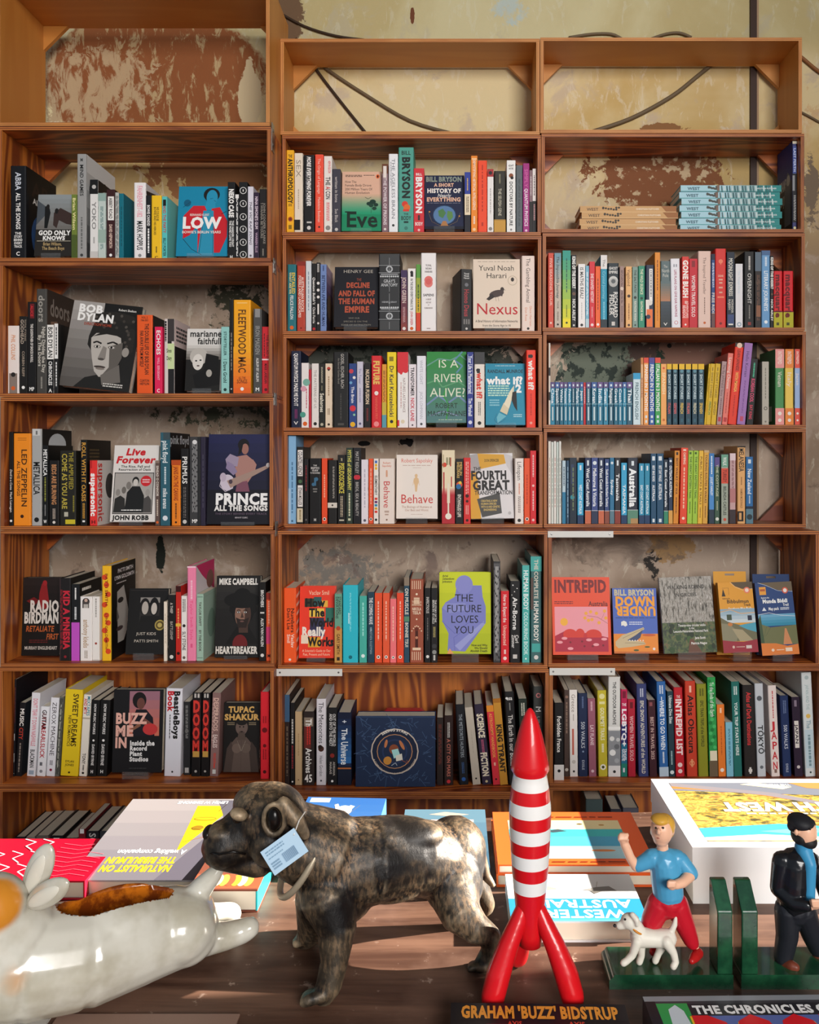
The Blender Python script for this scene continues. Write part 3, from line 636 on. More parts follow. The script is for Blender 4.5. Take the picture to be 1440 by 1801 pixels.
book(831, 882, 348, 'D8CAC4', '#|.0|.33|1E1C1A|.35|.75;~|.03|.3|.3|k|.16;#|.33|.67|C9D8A0|.35|1;#|.67|1|1C1A1C|.4|1;#|0|.3|3A3434|.35|1;=Siren|.4|.45|.5|k;=Diary|.5|.55|.5|k', 'pink, black and pale green patchwork spine', side=[('r', 0, 0, 1, 1, '1C1A1C'), ('r', 0, 0, 1, .36, 'E3CCC8'), ('d', .1, .08, .9, .3, '2A2626', 4)])
face(935, 1119, 398, 712, 'D9D5D0', [('r', 0, .27, 1, 1, '1A1816'), ('g', 0, .27, 1, .5, 'C9C4BE', '6A645E', 5), ('e', .35, .45, .25, .14, 'B8B2AA'), ('e', .33, .54, .15, .13, 'D8D2CA'), ('p', [(.55, .4), (.9, .45), (.95, .9), (.3, .98), (.2, .75), (.5, .66)], '0C0A0A'), ('e', .28, .52, .03, .012, 'k'), ('e', .4, .51, .03, .012, 'k'), ('e', .34, .6, .04, .012, '5A4A48'), ('e', .65, .72, .08, .06, 'A8A29A'), T('marianne', .08, .03, .96, .13, '141414'), T('faithfull', .3, .15, .96, .25, '141414'), ('r', .96, 0, 1, 1, '8A8682')], 'face-out black and white book of a woman under a hat', T=.02, lean=8)
book(1120, 1160, 388, '90C6BF', 'STORYTELLER|.07|.43|.32|1E3A38;Dave Grohl|.52|.84|.42|1E3A38;#|.485|.492|1E3A38|.3|.7;*|.94|.2|1E3A38', 'mint green STORYTELLER spine')
book(1162, 1181, 252, '141312', '~|.35|.75|.4|8A8078;*|.95|.2|C9C4BE', 'tall thin black book left of the amber spine')
book(1182, 1270, 252, 'F2A51C', '%|.5|1|F2A51C|E8641E;#|.03|.035|F8DFA0|.2|.8;FLEETWOOD MAC|.1|.78|.42|5A3410;=ALL THE|.82|.845|.4|6A2A10;=SONGS|.85|.89|.6|6A2A10;*|.95|.1|w', 'wide amber to orange spine with ALL THE SONGS at its foot')
book(1283, 1325, 297, '4A4947', '#|.0|.1|8A8886|.2|.8;IRON MAIDEN|.2|.54|.5|8E8C88;ALBUM BY ALBUM|.58|.86|.3|D8D4CE;=M|.93|.97|.5|w', 'grey ALBUM BY ALBUM spine second from right')
book(1327, 1365, 388, 'C6202A', 'THE BALLAD OF|.12|.5|.3|5A1014|.7;~|.1|.45|.2|5A1014|.3;#|.48|.5|F0D0D0;MARK LANEGAN|.55|.85|.34|3A0A10;*|.94|.2|5A1014', 'red spine at the right end')

shelf('L4', 0, 690, 2.88, .022)
book(46, 66, 200, '1A1716', '/Devil in a Coma|.4|.62|.5|D8D0C8;Mark Lanegan|.64|.86|.5|D8D0C8;*|.95|.3|w', 'thin black Devil in a Coma spine, leftmost')
book(68, 156, 208, 'F08D20', '#|.05|.055|8A4A10|.25|.75;#|.07|.075|8A4A10|.25|.75;LED ZEPPELIN|.17|.8|.3|4A2A0C|.62;ALL THE SONGS|.3|.68|.17|4A2A0C|.3;*|.9|.1|3A1A08', 'wide orange ALL THE SONGS spine at left')
book(160, 211, 185, 'A9A8A6', '#|.0|.07|C9C7C4|.1|.85;METALLICA|.34|.68|.6|161616;~|.02|.06|.3|3A3A3A;*|.94|.24|161616', 'silver spine with big black lettering', side=[('r', 0, 0, 1, 1, '141416'), ('e', .5, .16, .3, .12, 'C9CCD0')])
book(214, 244, 268, '141414', 'METALLICA|.05|.38|.6|w;~|.4|.7|.4|8A8A3A;~|.74|.88|.3|8A8886;=W|.93|.97|.5|w', 'black spine with white lettering beside the silver spine')
book(247, 300, 345, '191615', 'BEDS ARE BURNING|.06|.68|.42|C98A5A;~|.74|.9|.3|B8A89A|.5|2;*|.95|.14|D8D0C8', 'black BEDS ARE BURNING spine')
book(302, 385, 295, '22201A', 'THE AMPLIFIED|.02|.52|.26|9A8A30|.7;COME AS YOU ARE|.04|.78|.3|B8A440|.3;#|.92|.98|C9B82A|.35|.95;~|.6|.82|.14|8A8030|.85;~|.82|.88|.4|C9C4B0|.4', 'wide black COME AS YOU ARE spine in mustard letters')
book(408, 440, 240, '171512', 'ROLL WITH IT OASIS|.03|.72|.6|D0963A;~|.74|.92|.4|D0963A|.5|2;#|.94|.96|w|.3|.7', 'black ROLL WITH IT spine in orange-gold letters', side=[('r', 0, 0, 1, 1, '100E0C'), ('d', .1, .1, .5, .3, '5A4A30', 5)])
book(455, 492, 345, 'E23330', '#|.0|.12|B81E22|.1|.3;`supersonic|.2|.86|.68|w;=H|.92|.97|.6|3A0A0A', 'red supersonic spine', side=[('r', 0, 0, 1, 1, 'E4DED8'), ('t', 'supersonic', .05, .04, .35, .95, 'D8382E', dict(rot=True)), ('e', .7, .4, .25, .2, '4A4644')], hard=False)
face(556, 785, 268, 656, 'E0DAD4', [T('`Live', .26, .045, .7, .13, 'C8202A', ital=.2), T('`Forever', .05, .15, .92, .235, 'C8202A', ital=.2), T('The Rise, Fall and', .17, .265, .82, .295, '1A1A1A'), T('Resurrection of Oasis', .12, .305, .84, .335, '1A1A1A'), ('r', .04, .36, .92, .9, '161616'), ('r', .055, .37, .905, .89, 'A8A29C'), ('p', [(.3, .88), (.34, .62), (.45, .54), (.62, .54), (.72, .66), (.76, .88)], '181818'), ('e', .52, .47, .075, .055, '1A1816'), ('e', .52, .49, .055, .045, 'C9C2BA'), ('p', [(.06, .88), (.08, .7), (.2, .66), (.3, .7), (.32, .88)], '2A2826'), ('e', .14, .62, .05, .045, '8A847E'), ('e', .27, .59, .05, .045, '6A645E'), ('e', .37, .53, .055, .05, '7A746E'), ('p', [(.72, .88), (.72, .7), (.82, .66), (.89, .72), (.9, .88)], '4A4644'), ('e', .8, .62, .05, .045, '9A948E'), ('e', .75, .47, .12, .07, 'C8242C'), ('d', .67, .44, .83, .5, 'E8C0C0', 2), ('r', .2, .83, .72, .87, '2A2A2A'), ('d', .24, .84, .68, .86, 'w', 1), T('`JOHN ROBB', .06, .92, .86, .975, '141414')], 'face-out white Live Forever book with a red title and band photo', T=.022, spine='w', lean=9)
book(786, 808, 345, '5E4C46', '#|.0|.04|8A7468;SINEAD O CONNOR|.08|.55|.5|E0D4C8;~|.6|.85|.5|C9B8A8;*|.95|.3|D8622A', 'slim brown spine right of the face-out Live Forever')
book(812, 861, 203, '2C5B6A', 'pink floyd|.09|.33|.5|E0E4E4;~|.37|.56|.3|C9D4D8;mike evans|.6|.82|.44|E0E4E4;*|.92|.26|D8DCE0;#|0|.08|3A4A50|.3|1', 'tall blue-grey spine with lower case white lettering', side=[('r', 0, 0, 1, 1, '16161A'), T('pink floyd', .0, .03, .95, .12, 'C9CCD0')], hard=False)
book(868, 914, 343, 'E8801E', '#|.0|.08|B84A18;JANIS ON THE CANVAS|.1|.62|.46|8A1A14;~|.66|.9|.3|6A3410;*|.95|.12|3A1A08', 'orange spine right of the tall blue-grey one')
book(916, 955, 285, '161414', 'PRIMUS|.1|.46|.6|E4E0DA;~|.5|.9|.4|6A6460|.5|2;*|.95|.26|C9C4BE', 'black spine with white lettering left of the shiny dark grey one')
book(958, 1014, 225, '3A393A', '~|.05|.85|.5|8E8C8C|.5|5;*|.06|.2|D8D6D4;#|0|1|242426|.75|.95;=MP|.93|.97|.5|w', 'shiny dark grey spine left of a dark book and the guitar player cover')
book(1016, 1040, 225, '2A2438', '~|.2|.8|.3|4A4458', 'dark violet slim book touching the guitar player cover')
face(1046, 1371, 212, 668, '1B1B38', [('g', 0, 0, 1, .62, '20224A', '17172E', 6), ('r', 0, .62, 1, 1, '100F1A'), ('e', .55, .12, .09, .07, '120E12'), ('e', .575, .165, .055, .06, '9A6A5E'), ('p', [(.48, .12), (.55, .08), (.52, .2), (.47, .24)], '120E12'), ('p', [(.45, .25), (.6, .23), (.72, .3), (.74, .42), (.62, .55), (.46, .56), (.42, .4)], 'A87A70'), ('p', [(.27, .28), (.34, .22), (.48, .26), (.46, .36), (.3, .36)], '9A8AA0'), ('p', [(.7, .28), (.76, .34), (.72, .46), (.6, .5), (.62, .44)], 'A87A70'), ('p', [(.3, .3), (.4, .34), (.46, .42), (.4, .46), (.28, .38)], '8A7A98'), ('p', [(.46, .54), (.62, .52), (.66, .64), (.44, .64)], '7A4A5A'), ('e', .31, .54, .11, .09, 'C9BCC8'), ('e', .24, .48, .05, .05, 'B8A8B8'), ('p', [(.3, .52), (.93, .345), (.95, .375), (.36, .6)], 'A08478'), ('e', .94, .345, .03, .025, 'D8CCC8'), ('e', .36, .53, .03, .025, '4A3A44'), ('l', [(.22, .48), (.19, .58), (.28, .64), (.4, .6)], .006, 'C9BCC8'), T('`PRINCE', .13, .665, .95, .78, 'F0EDEA'), T('`ALL THE SONGS', .12, .795, .95, .85, 'E8E4E0'), T('THE STORY BEHIND EVERY TRACK', .13, .875, .94, .895, '5A4A5A'), T('BENOIT CLERC', .44, .92, .64, .935, 'B8B0B4')], 'face-out navy ALL THE SONGS book with a guitar player', T=.04, lean=5, d=.004, spine='2A2438', st=True)

shelf('L5', 0, 930, 2.88, .03)
face(108, 298, 248, 660, '15110F', [('g', 0, 0, 1, .3, '241A18', '1A1210', 3), ('p', [(.5, .08), (.62, .05), (.7, .3), (.66, .4), (.42, .4), (.44, .2)], '8A1E20'), ('e', .58, .07, .06, .035, '9A2024'), ('p', [(.1, .3), (.3, .25), (.45, .3), (.3, .36)], '6A1618'), T('`RADIO', .2, .3, .98, .44, 'D8CFC6'), T('`BIRDMAN', .05, .45, .98, .58, 'D8CFC6'), T('RETALIATE', .1, .62, .85, .69, 'B85A2A', ital=.15), T('FIRST', .65, .72, .97, .79, 'B85A2A', ital=.15), ('d', .2, .79, .7, .84, '5A1A18', 2), T('MURRAY ENGLEHEART', .08, .88, .95, .92, 'C9BEB4')], 'face-out black book with a red silhouette and orange RETALIATE', T=.03, lean=3, d=.06)
book(302, 359, 250, '1E1A1A', '#|0|1|3A2A2A|.0|.1;`KID A MNESIA|.15|.86|.52|C8283A|.6;~|.14|.86|.2|8A2028|.16|2;*|.95|.12|8A2028', 'charcoal A MNESIA spine in red letters', side=[('r', 0, 0, 1, 1, '111111')])
book(362, 403, 280, '191A1C', '#|.5|1|C252C0;~|.05|.2|.3|w;~|.3|.46|.4|D8D8D8', 'spine black above and magenta below', side=[('r', 0, 0, 1, 1, '101010'), ('d', .1, .05, .5, .12, 'w', 1)])
book(405, 466, 343, 'EEE7E2', '*|.08|.3|2A2422;#|.07|.18|4A4240|.2|.75;*|.06|.14|C9A898;#|.12|.18|B8B0A8|.3|.68;anthony kiedis|.36|.8|.42|B89A7A;~|.84|.96|.3|9A8A7A|.5|2', 'white spine with lower case tan lettering and a small figure')
book(468, 504, 343, 'EDE6DF', '~|.03|.32|.3|9A928A;*|.73|.16|9A3A2A;#|.98|1|C9C0B8', 'plain white spine with small print right of the tan-lettered one')
book(516, 562, 188, 'F3B921', ''.join('*|%.2f|.3|D8481E|%.2f;' % (v, .3 + .4 * ((i * 7) % 3) / 2) for i, v in enumerate((.12, .2, .3, .41, .52, .6, .68, .78, .9))) + 'PATTI SMITH|.08|.42|.28|8A2A10;LYNN GOLDSMITH|.5|.88|.26|8A2A10', 'tall yellow spine with red splashes and a dark photographic cover beside it', side=[('r', 0, 0, 1, 1, '121110'), T('PATTI SMITH', .25, .06, .9, .1, 'E8E4E0'), T('LYNN GOLDSMITH', .12, .13, .95, .17, 'E8E4E0'), ('d', .2, .2, .6, .22, 'C9C4BE', 1), ('p', [(.22, .3), (.5, .25), (.68, .4), (.7, .7), (.5, .85), (.25, .85)], 'B8B0A8'), ('p', [(.5, .25), (.9, .3), (1, .9), (.66, .9), (.72, .6)], '1A1614'), ('e', .36, .4, .12, .03, '2A2624'), ('p', [(.2, .45), (.3, .58), (.2, .62)], '6A645E'), ('e', .32, .7, .14, .025, '4A3A3A'), ('r', 0, .86, 1, 1, '161414')], hard=True)
face(634, 834, 302, 636, '151312', [('r', .04, .03, .97, .035, '3A3430'), ('r', .3, .14, .8, .52, '2A2624'), ('r', .3, .14, .8, .22, '8A847E'), ('e', .42, .28, .13, .13, '181412'), ('e', .43, .3, .085, .1, 'B0A69C'), ('e', .66, .28, .12, .14, '0E0C0C'), ('e', .66, .31, .075, .09, 'C2B8AE'), ('p', [(.3, .52), (.34, .42), (.8, .42), (.8, .52)], '141210'), ('e', .83, .56, .13, .08, 'A8924A'), ('e', .83, .56, .1, .06, '5A4A24'), ('e', .83, .56, .06, .035, 'B8A25A'), T('^JUST KIDS', .25, .67, .75, .71, 'C9BEB0'), T('^PATTI SMITH', .2, .78, .82, .82, 'C9BEB0')], 'face-out black JUST KIDS book with a couple photo and gold seal', T=.026, lean=10, d=.02)
book(829, 845, 370, 'EADBC8', '~|.2|.7|.3|B8A48C', 'very thin cream booklet right of JUST KIDS', d=-.004)
book(850, 887, 335, '1C1A1A', 'A THIEF|.12|.28|.34|C9C0B8;BATTLESHIP|.4|.68|.34|A8A098;*|.94|.26|D8D4CE', 'black spine with small grey capitals right of the cream booklet')
book(890, 916, 290, 'C2281F', '#|0|.08|3A0E0C;~|.3|.7|.4|F0A060;*|.9|.3|2A0A0A;#|.5|.54|E8B040', 'dark red spine with orange marks')
book(918, 946, 340, 'ECE4DE', '~|.05|.25|.6|3A3430|.5|3;*|.46|.28|2A2624;SLY STONE|.55|.84|.55|1E1A18;*|.95|.26|6A5A50', 'white SLY spine with a small black emblem')
book(948, 992, 190, 'F084A6', '~|.15|.35|.34|F8C0D0;^Taylor Swift Style|.36|.78|.3|E8407A;~|.82|.86|.4|D84A7A;#|.0|.015|F8D0DC', 'tall candy pink spine', side=[('r', 0, 0, 1, 1, 'E8DCE0'), ('p', [(0, 0), (1, 0), (1, .34), (.3, .12)], 'D82A6A'), ('e', .75, .2, .2, .1, '8A5A50'), T('TAYLOR', .1, .3, .6, .36, 'k'), T('SWIFT', .1, .38, .6, .44, 'k'), ('p', [(.4, .3), (1, .36), (1, 1), (.5, 1)], 'D8A0B0')], hard=True)
book(996, 1030, 330, '9DB9A6', 'TAYLOR SWIFT|.12|.48|.34|3A2A24;BY THE BOOK|.54|.86|.34|3A2A24;#|.04|.05|5A7A68|.1|.9;#|.95|.96|5A7A68|.1|.9', 'sage green BY THE BOOK spine', side=[('r', 0, 0, 1, 1, 'A8C2B0'), ('e', .6, .5, .3, .22, '7E9A88'), ('l', [(.1, .05), (.9, .05), (.9, .95), (.1, .95)], .002, '5A7A68')])
face(1086, 1309, 240, 660, '1A1817', [('g', 0, .1, 1, .5, '2A2826', '1C1A19', 4)] + portrait(.62, .46, .42, .34, '8A6656', '46322A', '0E0C0B', 5, '2A1E1A') + [('e', .6, .3, .42, .1, '0E0D0C'), ('e', .6, .25, .2, .1, '0E0D0C'), ('p', [(.3, 1), (.38, .8), (.55, .74), (.75, .8), (.85, 1)], '141212'), ('e', .57, .84, .17, .12, '6A1A1C'), T('`MIKE CAMPBELL', .06, .035, .95, .105, 'E8E2DA'), ('r', 0, .86, 1, .97, '141312'), T('`HEARTBREAKER', .02, .87, .97, .95, 'E0D8CE')], 'face-out black HEARTBREAKER book with a bearded man in a hat', T=.03, lean=6, d=.03)
book(1311, 1345, 270, '171514', 'BROTHERS|.1|.32|.42|E8E4DE;ALEX VAN HALEN|.46|.82|.4|E0DCD6;#|.38|.4|C9C4BE|.2|.8;*|.93|.26|D8D4CE', 'black BROTHERS spine, second from right')
book(1348, 1376, 325, 'D8542C', '#|0|.1|8A2A1A;#|.5|.75|C83A6A;~|.12|.46|.5|F0A080;=M|.9|.95|.6|3A1414', 'orange and pink spine at the right end')

shelf('L6', 0, 1170, 2.88, .06)
book(24, 74, 72, '18151A', '~|.08|.45|.4|6A2428|.5|2;#|.56|.63|D8D4CE|.35|.6;BLACKWELL|.7|.92|.36|D8D4CE;*|.97|.14|w', 'tall black spine with white BLACKWELL low down, leftmost', a=1)
book(78, 108, 190, '15161A', 'MUSIC|.08|.32|.62|w;CITY|.34|.5|.62|B8382A;~|.55|.95|.4|8A8078', 'black MUSIC CITY spine', a=3.5, side=[('r', 0, 0, 1, 1, '20242A'), ('p', [(.2, .6), (.5, .5), (.6, .95), (.2, .95)], '3A424A')])
book(136, 178, 140, 'E4E2E6', "DON'T TEAR IT DOWN NASHVILLE|.07|.64|.5|D87A8A;BLACKMAN|.68|.9|.5|2A2624;#|.93|.98|9AA8B8|.2|.8", 'white spine with pink capitals and a black name', a=3.5)
book(184, 228, 210, 'E8E7EA', 'GUITAREARLSLICK|.05|.74|.48|B8202A;GUITAR|.05|.33|.48|161616;#|.8|.85|6A6A70|.3|.6;*|.93|.18|8A8A90', 'white GUITAREARLSLICK spine in black and red', a=3.5)
book(234, 276, 165, 'E6E4E8', '^ZEROX MACHINE|.06|.74|.5|3A2A30;~|.8|.86|.4|5A5058|.5|2;*|.92|.16|8A1A3A', 'white ZEROX MACHINE spine', a=3.5)
book(278, 298, 160, '6A6A60', '~|.02|.98|.9|2A2A28|.5|5;~|.1|.9|.4|B0AEA0', 'narrow grey patterned spine left of the yellow book', a=3.5)
book(304, 393, 125, 'E9C71E', 'SWEET DREAMS|.05|.66|.3|4A3A10|.64;NEW ROMANTICS|.3|.66|.16|4A3A10|.36;=DYLAN|.82|.845|.5|4A3A10;=JONES|.86|.885|.5|4A3A10;*|.96|.06|3A2A0A', 'wide bright yellow SWEET DREAMS spine', a=3.5)
book(400, 438, 150, 'E9E0D2', 'MIXTAPES|.02|.26|.4|2E8AA0|.7;AND MTV|.05|.24|.4|C8282E|.3;#|.28|.3|B8AA98;TONY|.72|.85|.4|2A2420;~|.86|.93|.3|2A2420;*|.96|.16|2A2420', 'cream MIXTAPES AND MTV spine', a=3.5)
for q, (xa, xb, nm) in enumerate(((441, 486, 'left one of two black HOW MUSIC WORKS spines'), (488, 540, 'right one of two black HOW MUSIC WORKS spines'))):
    book(xa, xb, 178, '141414', 'HOW MUSIC WORKS|.05|.45|.26|E8E4E0;*|.53|.12|w;DAVID BYRNE|.58|.86|.28|E8E4E0;=H|.92|.96|.3|w', nm, a=3)
face(566, 818, 125, 543, '171618', [('r', .32, .02, .93, .56, 'B8706A'), ('g', .32, .02, .93, .56, '9A6A78', 'D0705A', 5), ('e', .52, .13, .14, .1, '181214'), ('e', .55, .17, .08, .07, '6A4038'), ('p', [(.38, .36), (.46, .24), (.66, .24), (.8, .34), (.84, .56), (.4, .56)], '1C1820'), ('p', [(.62, .34), (.9, .46), (.85, .52), (.6, .42)], '7A4A40'), ('e', .75, .48, .15, .07, 'C83A3A'), ('p', [(.56, .44), (.34, .52), (.3, .5), (.54, .4)], '8A5A44'), T('`BUZZ', .05, .29, .68, .41, 'E8B0A0'), T('`ME', .05, .44, .42, .56, 'E8B0A0'), T('`IN', .05, .585, .3, .7, 'E8B0A0'), T('`Inside the', .35, .62, .85, .675, 'EDE9E6', align='l'), T('`Record', .35, .685, .7, .735, 'EDE9E6', align='l'), T('`Plant', .35, .75, .6, .8, 'EDE9E6', align='l'), T('`Studios', .35, .815, .73, .865, 'EDE9E6', align='l'), ('d', .35, .94, .7, .96, '3A3A3A', 1)], 'face-out black BUZZ ME IN book with pink letters', T=.03, lean=4, d=-.01)
book(830, 913, 118, 'E7E5EC', '`BeastieBoys|.03|.58|.34|1A1A1A|.68;`Book|.03|.26|.34|C8202A|.3;~|.3|.58|.1|5A5A5A|.28;*|.95|.06|2A2A2A', 'wide white Book spine with black and red letters', a=1.5)
book(920, 962, 185, '28282A', '~|.05|.5|.4|8A8886|.5|2;*|.4|.3|6A6866;#|.9|.97|B8B4B0|.2|.8', 'dark grey spine right of the wide white one', d=.012)
for xa, xb, nm in ((967, 1014, 'left one of two black spines with fat red letters'), (1018, 1058, 'right one of two black spines with fat red letters')):
    book(xa, xb, 140, '151213', '~|.01|.06|.7|D8D0C8|.5|2;#|.09|.76|5A1214|.15|.85;' + ''.join('=`%s|%.2f|%.2f|.8|D83A30;' % (c, .1 + i * .16, .23 + i * .16) for i, c in enumerate('DOOM')) + '#|.70|.77|C99A4A|.15|.85;*|.94|.14|B8B0A8', nm, a=1)
book(1062, 1104, 140, '8A6A66', 'DESPERADOS|.06|.46|.5|E0B8A8;~|.06|.6|.3|B89088|.15;EAGLES|.5|.66|.5|E8D0C8;VINCENT|.72|.84|.3|D83A2A;~|.84|.9|.3|D83A2A;#|.92|.97|D8D4CE|.3|.7', 'dusty pink-brown spine left of the bare-chested man cover', a=2)
face(1128, 1310, 190, 541, '171412', [('e', .5, .36, .17, .11, '6A5850'), ('e', .5, .28, .15, .05, '1A1614'), ('p', [(.2, .6), (.36, .5), (.64, .5), (.8, .6), (.9, 1), (.1, 1)], '5E4E46'), ('p', [(.42, .42), (.58, .42), (.62, .54), (.38, .54)], '54463E'), ('p', [(.1, .66), (.22, .56), (.3, .7), (.24, 1), (.02, 1)], '4A3C36'), ('p', [(.78, .56), (.92, .66), (1, 1), (.78, 1), (.72, .7)], '40342E'), ('e', .37, .66, .13, .07, '6E5C52'), ('e', .63, .66, .13, .07, '66564C'), ('l', [(.5, .55), (.5, .98)], .003, '3A2E28'), ('e', .45, .35, .02, .012, '0E0C0A'), ('e', .55, .35, .02, .012, '0E0C0A'), ('e', .5, .42, .04, .01, '2A1E1A'), ('l', [(.38, .55), (.5, .7), (.62, .55)], .002, 'C9BDA8'), T('`TUPAC', .13, .06, .85, .14, 'D8AA60'), T('`SHAKUR', .02, .17, .98, .25, 'D8AA60'), ('d', .1, .28, .3, .33, '8A7A60', 2), ('d', .7, .28, .9, .33, '8A7A60', 2)], 'face-out black book with a bare-chested man', T=.026, lean=5, d=.015, st=False)
book(1318, 1362, 135, 'DB2430', '*|.44|.3|6A0E14;*|.62|.2|6A0E14;~|.28|.36|.5|8A1218|.5|2;~|.66|.78|.5|8A1218|.5|2;*|.92|.2|4A0A0E', 'bright red spine at the right end', d=-.02)

shelf('L7', 0, 1386, 2.88, .05)
for i, (xa, xb, hh, co_, ds, nm) in enumerate(((75, 128, 1472, '16181E', 'TULA|.03|.3|.4|w', 'black book nearest the left end with white capitals'), (133, 175, 1472, '8A8078', 'A|.02|.14|.5|C8282E', 'grey book with a red letter'), (180, 245, 1470, '6A6058', '', 'brown-grey book behind the red patterned book'), (252, 320, 1470, '141414', 'N|.02|.1|.4|w', 'thick black book with one white letter'), (324, 395, 1474, '3A2A28', '', 'dark brown book left of the red-edged book'), (398, 432, 1458, '7A1E26', '#|.0|.05|w|.2|.8', 'dark red tall book with white marks'), (436, 500, 1462, '1C1C20', 'SOUND|.02|.4|.5|C9C4BE', 'black and white lettered book'), (504, 560, 1462, '3A3A40', '', 'dark grey book at the right end'))):
    book(xa, xb, (hh - 1386) * 2.88, co_, ds, nm + ' behind the table', depth=.2)
# ================= middle column
shelf('M2', 480, 240, 3)
book(62, 110, 72, 'F4B420', '=THE|.055|.09|.55|1E1A14;`ANTHROPOLOGY|.105|.64|.62|2A1E0E;=BOOK|.645|.675|.5|2A1E0E;*|.83|.34|B8541E;*|.83|.22|6A2A1A;#|.9|.95|8A6A14|.25|.7', 'yellow ANTHROPOLOGY spine')
book(112, 157, 88, 'E9DCC9', '^SEX|.08|.3|.55|9A8C7C;~|.45|.7|.2|B8A894;#|.83|.96|161412|.0|.7;#|.85|.9|E9DCC9|.78|.9', 'cream SEX spine with a black block at its foot')
book(161, 218, 98, '141418', '/`MORE EVERYTHING FOREVER|.02|.65|.34|EDEBE8;~|.2|.62|.14|6A6A70|.25;#|.85|.87|C9C6C2|.3|.75;*|.93|.18|D8D4D0', 'black MORE EVERYTHING FOREVER spine')
book(221, 266, 95, 'F1533C', '^The Origin of Language|.05|.5|.3|F8CFC0;^Madeleine Beekman|.54|.86|.3|F8CFC0;*|.92|.12|3A1A14', 'coral Origin of Language spine')
book(269, 311, 104, 'ECE5DE', '/NEW IN SILICON|.06|.22|.3|D8404A|.68;THE|.27|.38|.55|161414;A|.395|.43|.55|C8202A;I CON|.43|.56|.55|161414;~|.6|.84|.4|D8505A|.5|3;*|.93|.3|8A8884', 'white AI CON spine')
book(313, 356, 172, '3C3B46', '^written in bone|.12|.52|.36|D0C8C4;^Sue Black|.62|.83|.36|D0C8C4;*|.94|.2|C9C4C0', 'charcoal written in bone spine', d=.0)
face(362, 571, 186, 499, 'DDB08C', [('g', 0, 0, 1, 1, 'E2B49A', 'E2B49A', 2), ('g', 0, .38, 1, .72, 'D8B094', '1E9A6E', 14), ('r', 0, .72, 1, 1, '178A60'), ('d', .08, .05, .5, .09, '4A3A34', 2), ('d', .54, .05, .82, .07, '4A3A34', 1), ('e', .9, .08, .045, .035, 'E8641E'), ('e', .9, .08, .02, .022, 'k'), T('^How The', .07, .15, .36, .19, '3A2E2A', align='l'), T('^Female Body Drove', .07, .21, .74, .25, '3A2E2A', align='l'), T('^200 Million Years Of', .07, .275, .76, .315, '3A2E2A', align='l'), T('^Human Evolution', .07, .335, .7, .375, '3A2E2A', align='l'), T('Eve', .1, .68, .92, .93, '0F2A20', asp=1.5), ('r', .08, .67, .2, .69, '0F2A20'), ('l', [(.74, .7), (.74, .58), (.7, .5)], .004, '0F2A20'), ('e', .68, .54, .06, .03, '12352A'), ('e', .78, .51, .08, .04, '12352A'), ('e', .86, .56, .06, .03, '12352A'), ('e', .74, .57, .06, .03, '164030'), ('e', .82, .62, .06, .03, '164030'), ('l', [(.58, .43), (.66, .46), (.74, .43)], .006, '1A4034')], 'face-out Eve book fading from pink to green', T=.03, lean=5, spine='1E9A6E')
book(575, 607, 145, '86686F', '#|0|.14|6A3A20;#|.03|.2|E8DCD4|.2|.75;THE POWER OF PRIONS|.2|.88|.5|E6D8DA;*|.94|.2|E8DCD4', 'mauve POWER OF PRIONS spine with a brown top')
book(610, 659, 92, 'EFEEF0', '^THE AGELESS BRAIN|.06|.82|.34|6E7078;~|.1|.4|.14|9A9AA0|.25;*|.9|.14|3A3A3A', 'white AGELESS BRAIN spine')
book(662, 742, 58, '4E9F8E', '=BILL|.04|.085|.62|1E2E2C;`BRYSON|.11|.6|.48|16201E;p|.2|.2|.01|k;*|.66|.2|D8382A|.42;*|.7|.22|E06A2A|.55;#|.72|.745|D8382A|.3|.7;=THE|.765|.785|.3|1E2E2C;=BODY|.8|.845|.66|1E2E2C;~|.86|.88|.5|1E2E2C;*|.94|.12|3A7A6E'.replace('p|.2|.2|.01|k;', ''), 'widest teal BODY spine with a red bird')
book(742, 797, 168, 'D32C37', '=BILL|.075|.11|.6|F4EEEA;`BRYSON|.13|.7|.55|F4EEEA;#|.72|.8|3A2428|.4|.6;=BODY|.83|.88|.74|F4EEEA;*|.95|.12|F0C0C0', 'red BODY spine right of the wide teal one', hard=False)
face(800, 1008, 206, 489, '1B2242', [T('`BILL BRYSON', .03, .03, .95, .115, '8A9488'), T('`A SHORT', .24, .15, .74, .21, 'E4B49A'), T('`HISTORY OF', .06, .25, .92, .325, 'EDE6DF'), T('Nearly', .32, .345, .66, .405, 'D8D4D0', ital=.25), T('`EVERYTHING', .05, .415, .92, .485, 'E4B49A'), ('d', .06, .51, .9, .525, '8A8A9A', 1), ('e', .5, .74, .3, .185, '1E3A5A'), ('e', .5, .74, .28, .17, '5A7EA8'), ('p', [(.34, .66), (.46, .62), (.54, .7), (.46, .8), (.36, .76)], '4E7E4A'), ('p', [(.58, .66), (.7, .68), (.72, .78), (.62, .86), (.56, .76)], '5E8A4E'), ('l', [(.1, .7), (.18, .86), (.4, .94)], .002, 'B89A5A'), ('l', [(.9, .7), (.82, .86), (.6, .94)], .002, 'B89A5A'), ('e', .12, .68, .02, .014, 'C98A3A'), ('e', .88, .76, .02, .014, 'C98A3A'), ('p', [(.4, .94), (.46, .85), (.54, .85), (.6, .94)], 'B07A4A'), ('r', 0, .95, 1, 1, '101426')], 'face-out navy HISTORY OF EVERYTHING book with a globe', T=.028, lean=6)
book(1011, 1041, 188, '2C3F98', '#|.36|.7|EAD8B8;#|.7|1|171722;~|.1|.3|.3|D8B060;~|.4|.66|.5|6A5A4A|.5|2', 'spine in three bands of blue, cream and black')
